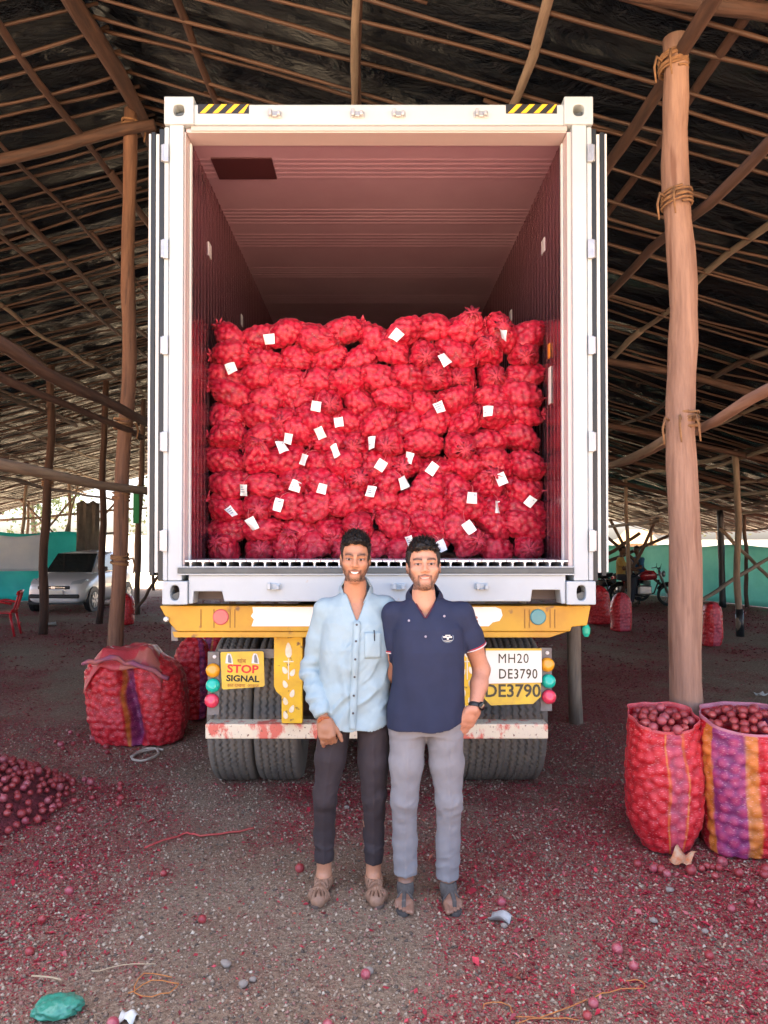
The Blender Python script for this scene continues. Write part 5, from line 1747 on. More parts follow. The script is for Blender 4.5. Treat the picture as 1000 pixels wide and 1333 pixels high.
def hair_mesh(P, M, seed, line, h=0.0032, thick=.016, top=.012, wave=0.0):
    """cap of hair over the skull, cut back along the face by line(x, y, z) in head units"""
    c = np.array(P['head']); sc = P['head_s']; wd = P.get('wide', 1)
    v = Vol(c - .17, c + .17, h)
    E = lambda p, r, k, op='u': v.ell(c + M @ (np.array(p) * sc), np.array(r) * sc, k * sc, op, M)
    E((0, .016, .036), ((.071 + thick * .75) * wd, .092 + thick, .080 + top), .01)
    E((0, -.005, .075), (.062 * wd, .085, .055 + top * .8), .03)
    V, F = v.mesh()
    L = ((V - c) @ M) / sc
    g = vnoise(L * np.array([70, 45, 70]), seed) * .5 + vnoise(L * np.array([150, 90, 150]), seed + 1) * .3 + vnoise(L * 30, seed + 2) * .6
    keep = line(L[:, 0] / wd, L[:, 1], L[:, 2]) + 0.004 * vnoise(L * 120, seed + 3) > 0
    N = normals_of(V, F)
    if (N * (V - c)).sum() < 0: N = -N
    inward = np.where(keep, 0, 1)
    up = np.clip((L[:, 2] - .05) / .05, 0, 1)
    V = V + N * (0.0042 * g * (1 + 1.3 * up))[:, None] * sc
    fk = keep[F].any(1)
    F = F[fk]
    # pull the cut edge down on to the skin
    dep = np.clip(1 - line(L[:, 0] / wd, L[:, 1], L[:, 2]) / .012, 0, 1)
    V = V - N * (dep * thick * .9 * sc)[:, None]
    used = np.unique(F)
    mp = np.full(len(V), -1); mp[used] = np.arange(len(used))
    V2, F2, N2, L2 = V[used], mp[F], N[used], L[used]
    # short locks standing off the surface
    gg = np.random.default_rng(seed)
    n = 2600
    pick = gg.integers(0, len(V2), n)
    up2 = np.clip((L2[pick, 2] - .03) / .07, 0, 1)[:, None]
    d = N2[pick] * .5 + (np.array([[0.25, -.5, .75]]) * up2 + np.array([[0, .3, -.8]]) * (1 - up2)) + gg.normal(0, .28, (n, 3))
    d /= np.linalg.norm(d, axis=1, keepdims=True)
    ln = (.007 + .016 * up2 * gg.random((n, 1))) * sc
    sd = np.cross(d, gg.normal(size=(n, 3))); sd /= np.linalg.norm(sd, axis=1, keepdims=True)
    p = V2[pick] - N2[pick] * .003
    wdt = .0016
    q = np.stack([p - sd * wdt, p + sd * wdt, p + d * ln * .6 + sd * wdt * .7, p + d * ln * .6 - sd * wdt * .7], 1).reshape(-1, 3)
    q2 = np.stack([p + d * ln * .6 - sd * wdt * .7, p + d * ln * .6 + sd * wdt * .7, p + d * ln * 1.05 + N2[pick] * -.002 + sd * wdt * .2, p + d * ln * 1.05 + N2[pick] * -.002 - sd * wdt * .2], 1).reshape(-1, 3)
    b = len(V2)
    Fs = np.arange(8 * n).reshape(-1, 4) + b
    return np.concatenate([V2, q, q2]), np.concatenate([F2, Fs])


def creased(m, scale=6.0, stretch=(1.6, .6, .7), rot=0.6, strength=.5, dist=.03, seed=0.0):
    """adds sharp soft-cloth creases to a cloth material's bump"""
    N, L = m.node_tree.nodes, m.node_tree.links
    b = N['Principled BSDF']
    tc = N.new('ShaderNodeTexCoord')
    mp = N.new('ShaderNodeMapping'); mp.inputs['Rotation'].default_value = (0, rot, 0); mp.inputs['Scale'].default_value = stretch; mp.inputs['Location'].default_value = (seed, seed, seed)
    L.new(tc.outputs['Object'], mp.inputs[0])
    n = N.new('ShaderNodeTexNoise'); n.noise_type = 'RIDGED_MULTIFRACTAL'
    n.inputs['Scale'].default_value = scale; n.inputs['Detail'].default_value = 3; n.inputs['Distortion'].default_value = .7
    L.new(mp.outputs[0], n.inputs['Vector'])
    bp = N.new('ShaderNodeBump'); bp.inputs['Strength'].default_value = strength; bp.inputs['Distance'].default_value = dist
    L.new(n.outputs[0], bp.inputs['Height'])
    old = b.inputs['Normal'].links
    if old: L.new(old[0].from_socket, bp.inputs['Normal'])
    L.new(bp.outputs[0], b.inputs['Normal'])
    return m


hair_m = pm('black_hair', (0.006, 0.005, 0.005), (0.012, 0.009, 0.008), rough=0.5, scale=60, bump=0.5, bscale=300, bdist=0.003, spec=.3)
eye_w = pm('eye_white', (0.30, 0.25, 0.225), rough=0.25)
eye_d = pm('eye_iris', (0.018, 0.010, 0.007), rough=0.15)
tooth_m = pm('teeth_white', (0.80, 0.76, 0.70), rough=0.3)


def add_head_parts(root, P, M):
    c = np.array(P['head']); sc = P['head_s']; wd = P.get('wide', 1)
    T = lambda p: c + M @ (np.array(p) * np.array([sc * wd, sc, sc]))
    Mm = Matrix(M.tolist()).to_4x4()
    for s in (-1, 1):
        e = MB()
        prof = [(math.sin(a) * .0115 + 1e-4, -math.cos(a) * .0115) for a in np.linspace(0.02, math.pi - .02, 12)]
        e.lathe(prof, 16, Matrix.Diagonal((1.18, .7, .34, 1)) @ Matrix.Rotation(R(90), 4, 'X'))
        o = e.build('eye', eye_w, root, True)
        o.matrix_local = Matrix.Translation(T((s * .031, -.0795, .0022))) @ Mm
        i = MB(); i.lathe([(.0056, 0), (.0054, .0007), (1e-4, .0012)], 14, Matrix.Rotation(R(90), 4, 'X'))
        q = i.build('iris', eye_d, o, True)
        q.location = (-.001 * s * 0, -.0078, .0004)
    if P.get('smile', 0) > 0.1:
        e = MB()
        k = P['smile']
        n = 14
        v, f = [], []
        for a in range(n):
            x = (a / (n - 1) - .5) * 2 * (.0165 + .0055 * k)
            yy = -.0955 + 9.0 * x * x
            hh = .0047 * k * (1 - (x / .0235) ** 2)
            zz = -.0640 + 14.0 * x * x * k
            v += [(x, yy, zz - hh), (x, yy, zz + hh * .8), (x, yy + .004, zz + hh * .8), (x, yy + .004, zz - hh)]
            if a:
                b = 4 * a
                for q in range(4):
                    f.append((b - 4 + q, b + q, b + (q + 1) % 4, b - 4 + (q + 1) % 4))
        v = [tuple(M @ (np.array(p) * sc)) for p in v]
        e.add(v, f)
        o = e.build('teeth', tooth_m, root)
        o.location = tuple(c)


def cloth_folds(V, F, fn):
    N = normals_of(V, F)
    return V + N * fn(V, N)[:, None]


def open_hem(V, F, z, axis=(0, 0, -1), at_=None, rad=.09, lim=.6):
    """drops the faces that close a hem, so that cloth ends in an edge"""
    a = np.array(axis, float); a /= np.linalg.norm(a)
    fn = np.cross(V[F[:, 1]] - V[F[:, 0]], V[F[:, 3]] - V[F[:, 0]])
    fn /= np.linalg.norm(fn, axis=1, keepdims=True) + 1e-12
    c = V[F].mean(1)
    hit = (fn @ a) > lim
    if at_ is None: hit &= c[:, 2] < z
    else: hit &= (np.linalg.norm(c - np.array(at_), axis=1) < rad) & (((c - np.array(at_)) @ a) > -.014)
    F = F[~hit]
    used = np.unique(F)
    mp = np.full(len(V), -1); mp[used] = np.arange(len(used))
    return V[used], mp[F]


def finish(root, name, V, F, mat, col=None, smooth=True):
    me = mesh_np(name, V, F, smooth)
    if col is not None: set_col(me, col)
    return link(name, me, mat, root)


def wedge(cx, zv, slope, yfront, top=9):
    """V-neck opening in front: |x - cx| < (z - zv) * slope, y < yfront"""
    def fn(x, y, z):
        return np.maximum(np.maximum((np.abs(x - cx) - (z - zv) * slope) * (1 / math.sqrt(1 + slope * slope)), y - yfront), zv - z) + 0 * (x + y + z)
    return fn


def trousers(P, rr, hem_flare=0.004, waist_z=0.93, seed=0, lo=None, hi=None):
    v = Vol(lo, hi, 0.005)
    for i in (0, 1):
        L = P['leg'][i]
        h, k, a = [np.array(L[q]) for q in ('hip', 'knee', 'ankle')]
        az = P['hem'][i]
        hem = k + (a - k) * ((k[2] - az) / (k[2] - a[2]))
        v.chain([(*h, rr[0]), (*(h * .45 + k * .55), rr[1]), (*k, rr[2]), (*(k * .5 + a * .5 + np.array([0, .012, 0])), (rr[2] + rr[3]) / 2), (*hem, rr[3] + hem_flare)], .022)
    v.loft(P['pelvis'], 0.03)
    # open the legs off flat at the hems
    sl = v._sl((-9, -9, -9), (9, 9, min(P['hem'])))
    for i in (0, 1):
        a = P['leg'][i]['ankle']
        sgn = -1 if i == 0 else 1
        xs = v.ax[0]
        m = (xs < P['split']) if i == 0 else (xs >= P['split'])
        z = v.ax[2][None, None, :]
        cut = (P['hem'][i] - z)
        v.F[m] = np.maximum(v.F[m], cut)
    V, F = v.mesh()
    V = smooth_np(V, F, 2, .5)

    def folds(V, N):
        z = V[:, 2]
        kz = P['leg'][0]['knee'][2]
        w = vnoise(V * np.array([6, 6, 5]), seed)
        f = 0.0045 * np.sin(z * 75 + 16 * V[:, 0] + 5 * w) * np.exp(-((z - kz) / .085) ** 2)
        f += 0.0045 * np.sin(z * 70 - 20 * V[:, 0] + 5 * w) * np.exp(-((z - P['hem'][0] - .05) / .06) ** 2)
        f += 0.0045 * np.sin(z * 55 + 38 * np.abs(V[:, 0] - P['split']) + 4 * w) * np.exp(-((z - .83) / .07) ** 2)
        f *= .35
        q = V * np.array([1, 1, 1]) + .02 * np.stack([vnoise(V * 12, seed + 8), vnoise(V * 12 + 4, seed + 9), vnoise(V * 12 + 8, seed + 10)], -1)
        zone = .25 + np.exp(-((z - kz) / .10) ** 2) + 1.1 * np.exp(-((z - P['hem'][0] - .06) / .08) ** 2) + .9 * np.exp(-((z - .82) / .07) ** 2)
        rd = 1 - 2 * np.abs(vnoise(np.stack([q[:, 0] * 9 + q[:, 2] * 8, q[:, 1] * 9, q[:, 2] * 26 - q[:, 0] * 12], -1), seed + 5))
        f += .0050 * rd * zone * .55
        f += 0.003 * vnoise(V * np.array([16, 16, 5]), seed + 3) + 0.0015 * vnoise(V * np.array([40, 40, 30]), seed + 4)
        # pressed crease down the front
        for i in (0, 1):
            L_ = P['leg'][i]
            xc = np.interp(z, [L_['ankle'][2], L_['knee'][2], L_['hip'][2]], [L_['ankle'][0], L_['knee'][0], L_['hip'][0]])
            f += .0045 * np.exp(-((V[:, 0] - xc) / .008) ** 2) * (N[:, 1] < -.5) * np.clip((.80 - z) / .1, 0, 1)
        return f
    V = cloth_folds(V, F, folds)
    V, F = open_hem(V, F, max(P['hem']) + .02)
    return V, F


def sandal_closed(root, ankle, yaw, mat, mat2):
    a = np.array(ankle)
    v = Vol(a - np.array([.11, .27, .13]), a + np.array([.11, .11, .06]), 0.0032)
    G = foot_prims(v, ankle, yaw, 0.007, toes=False)
    z = v.ax[2][None, None, :]
    # ankle opening and toe cage slots
    v.F = np.maximum(v.F, z - 0.080)
    v.cone(G(.012, 0, .12), G(.012, 0, .070), .036, .034, .004, 's')
    for si in (-.036, -.019, 0, .019, .036):
        for zz in (.0, .014):
            v.cone(G(.128, si * .75, .072 - zz), G(.170 - abs(si) * .35, si * 1.2, .052 - zz), .0052, .0052, .0015, 's')
    for fo in (.040, .062, .084, .106):
        for s in (-1, 1):
            for zz in (.0, .012):
                v.cone(G(fo, s * .010, .098 - fo * .30 - zz), G(fo + .014, s * .060, .040 - zz * .5), .0050, .0050, .0015, 's')
    V, F = v.mesh()
    o = finish(root, 'sandal', V, F, mat)
    # sole
    sole(o, G, mat2, .016, .048)
    return o


def sole(parent, G, mat, th, w):
    out = []
    for t in np.linspace(0, 2 * math.pi, 30, endpoint=False):
        fo = 0.060 + 0.130 * math.cos(t)
        wd = w * (0.80 + 0.18 * math.cos(t) + .06 * math.cos(2 * t))
        out.append(tuple(G(fo, math.sin(t) * wd, 0.0)[:2]))
    n = len(out)
    mb = MB()
    v = [(p[0], p[1], .001) for p in out] + [(p[0], p[1], th) for p in out]
    f = [tuple(range(n - 1, -1, -1)), tuple(range(n, 2 * n))] + [(i, (i + 1) % n, (i + 1) % n + n, i + n) for i in range(n)]
    mb.add(v, f)
    a = (Vector(out[0]) - Vector(out[n // 2])).length
    return mb.build('sole', mat, parent, bevel=.003)


def strap_sandal(root, ankle, yaw, mat, mat2):
    a = np.array(ankle)
    v = Vol(a - np.array([.11, .27, .13]), a + np.array([.11, .11, .06]), 0.0032)
    G = foot_prims(v, ankle, yaw, 0.0055, toes=False)
    f = np.array([math.sin(yaw), -math.cos(yaw)])
    x = v.ax[0][:, None, None]; y = v.ax[1][None, :, None]; z = v.ax[2][None, None, :]
    along = (x - a[0]) * f[0] + (y - a[1]) * f[1] + 0 * z
    side = np.abs((x - a[0]) * -f[1] + (y - a[1]) * f[0]) + 0 * z
    band = np.minimum(np.abs(along - .055) - .038, np.maximum(side - .009, np.abs(along - .105) - .05))
    v.F = np.maximum(np.maximum(v.F, band), .012 - z)
    v.F = np.maximum(v.F, z - .087)
    V, F = v.mesh()
    o = finish(root, 'sandal', V, F, mat)
    sole(o, G, mat2, .018, .050)
    return o


def collar(root, P, mat, cx, cy, z_back, front_drop, zv, slope, r_top, r_bot, name='collar', th=0.0048):
    v = Vol((cx - .16, cy - .17, z_back - .16), (cx + .16, cy + .16, z_back + .06), 0.0032)
    hgt = 0.045

    def fn(x, y, z):
        # height over a sheet that falls towards the front
        zz = z - (z_back + front_drop * (y - cy))
        t = np.clip((zz + hgt) / hgt, 0, 1.2)
        a = r_bot[0] + (r_top[0] - r_bot[0]) * t; b = r_bot[1] + (r_top[1] - r_bot[1]) * t
        q = np.sqrt(((x - cx) / a) ** 2 + ((y - cy) / b) ** 2)
        d = np.abs((q - 1) * np.minimum(a, b)) - th
        tipx = np.abs(x - cx)
        low = -hgt - 0.018 * np.clip((-(y - cy) - 0.03) / .05, 0, 1) - .075 * np.clip((y - cy + .02) / .04, 0, 1)
        d = np.maximum(d, np.maximum(zz, low - zz))
        w = (np.abs(x - cx) - np.maximum(z - zv, 0) * slope - .003) * .8
        return np.maximum(d, -np.maximum(w, y - cy))
    v.put(fn, (cx - .15, cy - .16, z_back - .15), (cx + .15, cy + .15, z_back + .05), 0.0)
    V, F = v.mesh()
    V = smooth_np(V, F, 4, .5)
    return finish(root, name, V, F, mat)


def front_y(V, x, z):
    """the frontmost surface point of V near (x, z)"""
    m = (np.abs(V[:, 0] - x) < .012) & (np.abs(V[:, 2] - z) < .012)
    return float(V[m, 1].min()) if m.any() else float(V[:, 1].min())


def build_man_blue():
    root = empty('person', (-0.092, 3.57, 0), label='smiling slim man in pale blue shirt, dark trousers and brown closed sandals', cat='person')
    P = dict(head=(0.003, -0.025, 1.606), head_s=0.93, head_rot=(0.0, 0.06, 0.03), smile=1.0, wide=0.97, toes=False, neck=(0, .02, 1.43),
             sh=((-.147, .01, 1.362), (.150, .02, 1.375)), arm_r=.95,
             torso=[(.82, 0, .01, .13, .085), (1.0, 0, .01, .125, .085), (1.2, 0, .0, .135, .095), (1.32, 0, .005, .11, .085), (1.40, 0, .02, .06, .055)],
             arm=(dict(elbow=(-.212, .035, 1.060), wrist=(-.142, -.115, .862), dir=(.20, -.22, -1), back=(-.05, -1, .15), side=(1, -.1, 0), curl=(1.0, 1.15, 1.05, 0.55), thumb=(.55, .25), s=1.0),
                  dict(elbow=(.31, .17, 1.16), wrist=(.50, .20, 1.24), dir=(1, .0, .1), back=(0, 1, 0), side=(0, 0, 1), curl=(.3, .3, .3, .3), thumb=(.5, .3))),
             leg=(dict(hip=(-.090, .0, .86), knee=(-.143, -.012, .47), ankle=(-.150, .030, .085), yaw=-.16), dict(hip=(.085, .0, .86), knee=(.092, -.012, .47), ankle=(.090, .030, .085), yaw=.14)),
             hem=(.150, .140), split=-.02, pelvis=[(.80, 0, .01, .145, .098), (.87, 0, .012, .155, .105), (.95, 0, .01, .142, .095)])
    lo, hi = (-.30, -.25, -.01), (.62, .27, 1.76)
    V, F, M, tips = person_body(P, lo, hi)
    L = ((V - np.array(P['head'])) @ M) / P['head_s']; L[:, 0] /= P['wide']
    skin = (0.45, 0.215, 0.125)
    col = np.tile(np.array(skin), (len(V), 1))
    hd = V[:, 2] > 1.42
    col[hd] = face_colour(L[hd], skin, 0.95, (0.026, 0.016, 0.012), 1.0)
    nk = (V[:, 2] < 1.50) & (V[:, 2] > 1.2)
    col[nk] = np.array(skin) * np.array([1.0, .98, .98])
    col[V[:, 2] < .07] = np.array(skin) * .22  # feet under the sandals darkened to paint shade into the slots
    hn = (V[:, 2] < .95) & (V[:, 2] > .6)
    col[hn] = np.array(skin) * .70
    kt = np.exp(-(np.linalg.norm(V - tips[0][3], axis=1) / .016) ** 2)[:, None]
    col = col * (1 - kt) + np.array([.62, .03, .04]) * kt
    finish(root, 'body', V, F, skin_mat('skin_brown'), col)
    add_head_parts(root, P, M)

    def line(x, y, z):
        ax = np.abs(x)
        hl = .081 - 3.4 * ax ** 2 + .008 * np.exp(-((ax - .03) / .02) ** 2)      # hairline on the brow
        d1 = z - hl
        d2 = np.where(z > -.045, y + .012 - .25 * (z), -1)
        side = np.where(ax > .052, np.where(z > -.035, y + .030 + .1 * z, -1), -1)
        back = np.where(y > .03, z + .075, -1)
        return np.maximum(np.maximum(d1, side), np.where(y > .0, np.minimum(back, 1) , -1) * (y > .012) + -1 * (y <= .012))
    Vh, Fh = hair_mesh(P, M, 5, line, thick=.013, top=.020)
    finish(root, 'hair', Vh, Fh, hair_m)

    # shirt
    cloth = pm('pale_blue_cotton', (0.30, 0.40, 0.44), (0.265, 0.365, 0.41), rough=0.75, scale=9, bump=0.25, bscale=420, bdist=0.001, coord='Object')
    creased(cloth, 5.0, (1.5, .6, .6), .75, .8, .04)
    v = Vol((-.32, -.26, .76), (.60, .28, 1.52), .0048)
    v.loft([(.795, -.005, .0, .172, .120), (.90, -.003, .0, .165, .122), (1.02, 0, .0, .160, .120), (1.18, 0, -.005, .170, .122), (1.30, 0, .0, .160, .108), (1.38, 0, .008, .120, .085), (1.435, 0, .018, .072, .066)], .012, n=2.3)
    for i in (0, 1):
        A = P['arm'][i]; s_ = np.array(P['sh'][i]); e_ = np.array(A['elbow']); w_ = np.array(A['wrist'])
        wc = w_ + (e_ - w_) * .06
        v.cone((0, .012, 1.388), s_, .048, .048, .04)
        v2 = Vol((-.32, -.26, .76), (.60, .28, 1.52), .0048)
        v2.chain([(*s_, .053), (*(s_ * .5 + e_ * .5), .052), (*e_, .049), (*(e_ * .5 + w_ * .5), .046), (*wc, .038)], .022)
        ax_ = (w_ - e_) / np.linalg.norm(w_ - e_)
        x = v2.ax[0][:, None, None]; y = v2.ax[1][None, :, None]; z = v2.ax[2][None, None, :]
        dd = (x - wc[0]) * ax_[0] + (y - wc[1]) * ax_[1] + (z - wc[2]) * ax_[2]
        near = ((x - wc[0]) ** 2 + (y - wc[1]) ** 2 + (z - wc[2]) ** 2) < .085 ** 2
        v2.F = np.where(near & (dd > 0), np.maximum(v2.F, dd), v2.F)
        hh_ = np.clip(.5 + .5 * (v.F - v2.F) / .014, 0, 1)
        v.F = v.F * (1 - hh_) + v2.F * hh_ - .014 * hh_ * (1 - hh_)
    v.put(wedge(0.012, 1.315, .42, 0.02), (-.1, -.25, 1.30), (.12, .02, 1.52), 0.003, 's')
    # tail of the shirt dips in the middle
    x = v.ax[0][:, None, None]; z = v.ax[2][None, None, :]; y = v.ax[1][None, :, None]
    v.F = np.where((np.abs(x) < .17) & (z < .9), np.maximum(v.F, (.803 + .9 * (np.clip(np.abs(x + .01) - .07, 0, 1)) ** 1.5 + .004 * np.sin(x * 60)) - z), v.F)
    V, F = v.mesh()
    V = smooth_np(V, F, 2, .5)

    def folds(V, N):
        x, y, z = V.T
        w = vnoise(V * np.array([5, 5, 4]), 3)
        w2 = vnoise(V * np.array([11, 11, 9]), 4)
        body = np.clip((.165 - np.abs(x)) / .03, 0, 1)
        f = body * .0048 * np.sin((z * 30 - x * 42) + 4 * w) * np.clip((1.30 - z) / .2, 0, 1) * np.clip(0.4 + w2, 0, 1)
        f += body * .004 * vnoise(V * np.array([18, 10, 8]) + np.stack([z * 12, x * 0, x * 0], -1), 6)
        arm = np.clip((-.17 - x) / .02, 0, 1)
        f += arm * .0055 * np.sin(z * 95 + 30 * y + 5 * w) * (np.exp(-((z - 1.07) / .09) ** 2) + .5 * np.exp(-((z - .93) / .05) ** 2))
        f += arm * .0035 * vnoise(V * np.array([22, 22, 11]), 7)
        f += .0016 * vnoise(V * 45, 8)
        q = V + .025 * np.stack([vnoise(V * 9, 18), vnoise(V * 9 + 4, 19), vnoise(V * 9 + 8, 20)], -1)
        rd = 1 - 2 * np.abs(vnoise(np.stack([q[:, 0] * 17 - q[:, 2] * 13, q[:, 1] * 6, q[:, 2] * 7 + q[:, 0] * 3], -1), 21))
        q2 = V + .015 * np.stack([vnoise(V * 15, 38), vnoise(V * 15 + 4, 39), vnoise(V * 15 + 8, 40)], -1)
        rd2 = 1 - 2 * np.abs(vnoise(np.stack([q2[:, 0] * 30 - q2[:, 2] * 24, q2[:, 1] * 9, q2[:, 2] * 10 + q2[:, 0] * 6], -1), 41))
        f += .0030 * rd2 * np.clip(.2 + 1.6 * vnoise(V * 5, 42), 0, 1)
        f += .0095 * rd * np.clip(.55 + 1.3 * vnoise(V * 4, 22), 0, 1) * np.clip((1.40 - z) / .1, 0, 1)
        return f
    V = cloth_folds(V, F, folds)
    Vs = V
    V, F = open_hem(V, F, .84)
    A = P['arm'][0]; ax0 = np.array(A['wrist']) - np.array(A['elbow'])

    sh = finish(root, 'shirt', V, F, cloth)
    collar(sh, P, cloth, 0.004, .034, 1.498, .50, 1.322, .44, (.055, .058), (.080, .092))
    # placket, buttons, pocket, pen
    mb = MB(); v_, f_ = [], []
    zs = np.linspace(.815, 1.315, 40)
    for i, z in enumerate(zs):
        xc = .012 - .020 * (1.315 - z) / .5
        for x in (xc - .016, xc + .016):
            v_.append((x, front_y(Vs, x, z) - .0025, z))
        if i: f_.append((2 * i - 2, 2 * i - 1, 2 * i + 1, 2 * i))
    o = mb.add(v_, f_).build('placket', cloth, sh, True)
    so = o.modifiers.new('t', 'SOLIDIFY'); so.thickness = .003; so.offset = 1
    bt = pm('dark_button', (0.03, 0.035, 0.05), rough=.3)
    for z in (1.300, 1.225, 1.142, 1.060, .975, .893):
        xc = .012 - .020 * (1.315 - z) / .5
        b = MB(); b.lathe([(.0055, 0), (.0055, .002), (.003, .0028)], 12, Matrix.Rotation(R(90), 4, 'X'))
        q = b.build('button', bt, sh); q.location = (xc, front_y(Vs, xc, z) - .005, z)
    mb = MB(); v_, f_ = [], []
    for i, z in enumerate(np.linspace(1.145, 1.265, 10)):
        for j, x in enumerate(np.linspace(.048, .125, 8)):
            v_.append((x, front_y(Vs, x, z) - .0015 - (.001 if i == 9 else 0), z))
            if i and j:
                a = i * 8 + j
                f_.append((a - 9, a - 8, a, a - 1))
    o = mb.add(v_, f_).build('pocket', cloth, sh, True)
    so = o.modifiers.new('t', 'SOLIDIFY'); so.thickness = .002; so.offset = 1
    yy = front_y(Vs, .095, 1.25) - .008
    MB().tube([(.092, yy, 1.275), (.094, yy - .003, 1.262), (.095, yy, 1.225)], [.003, .003, .0022], 6).build('pen_clip', pm('pen_dark', (.04, .05, .07), rough=.3, metal=.5), sh, True)
    # trousers
    dark = pm('dark_brown_trousers', (0.034, 0.023, 0.026), (0.024, 0.017, 0.020), rough=0.8, scale=5, bump=0.25, bscale=500, bdist=.0008)
    creased(dark, 5.0, (1.0, .6, 1.3), .3, .7, .04, 5.0)
    V, F = trousers(P, (.085, .073, .055, .041), .003, seed=31, lo=(-.24, -.16, .10), hi=(.22, .17, 1.0))
    finish(root, 'trousers', V, F, dark)
    # sandals
    lea, sl = pm('tan_leather', (0.33, 0.18, 0.11), (0.22, 0.115, 0.07), rough=.6, scale=20, bump=.3, bscale=90), pm('brown_sole', (0.10, 0.065, 0.05), rough=.8)
    for i in (0, 1):
        sandal_closed(root, P['leg'][i]['ankle'], P['leg'][i]['yaw'], lea, sl)
    # red thread on the wrist
    w_ = Vector(P['arm'][0]['wrist']); e_ = Vector(P['arm'][0]['elbow'])
    fm = frame_to(w_ + (w_ - e_).normalized() * .003, w_ + (w_ - e_).normalized() * .1)
    b = MB()
    for k in range(3):
        pts = [fm @ Vector((.0285 * math.cos(a), .0262 * math.sin(a), .004 * k + .002 * math.sin(a * 2 + k))) for a in np.linspace(0, 6.2832, 20)]
        b.tube(pts, .0032, 5)
    b.build('wrist_thread', pm('thread_red', (.30, .05, .025), (.45, .16, .03), rough=.8, scale=60), root, True)
    return root


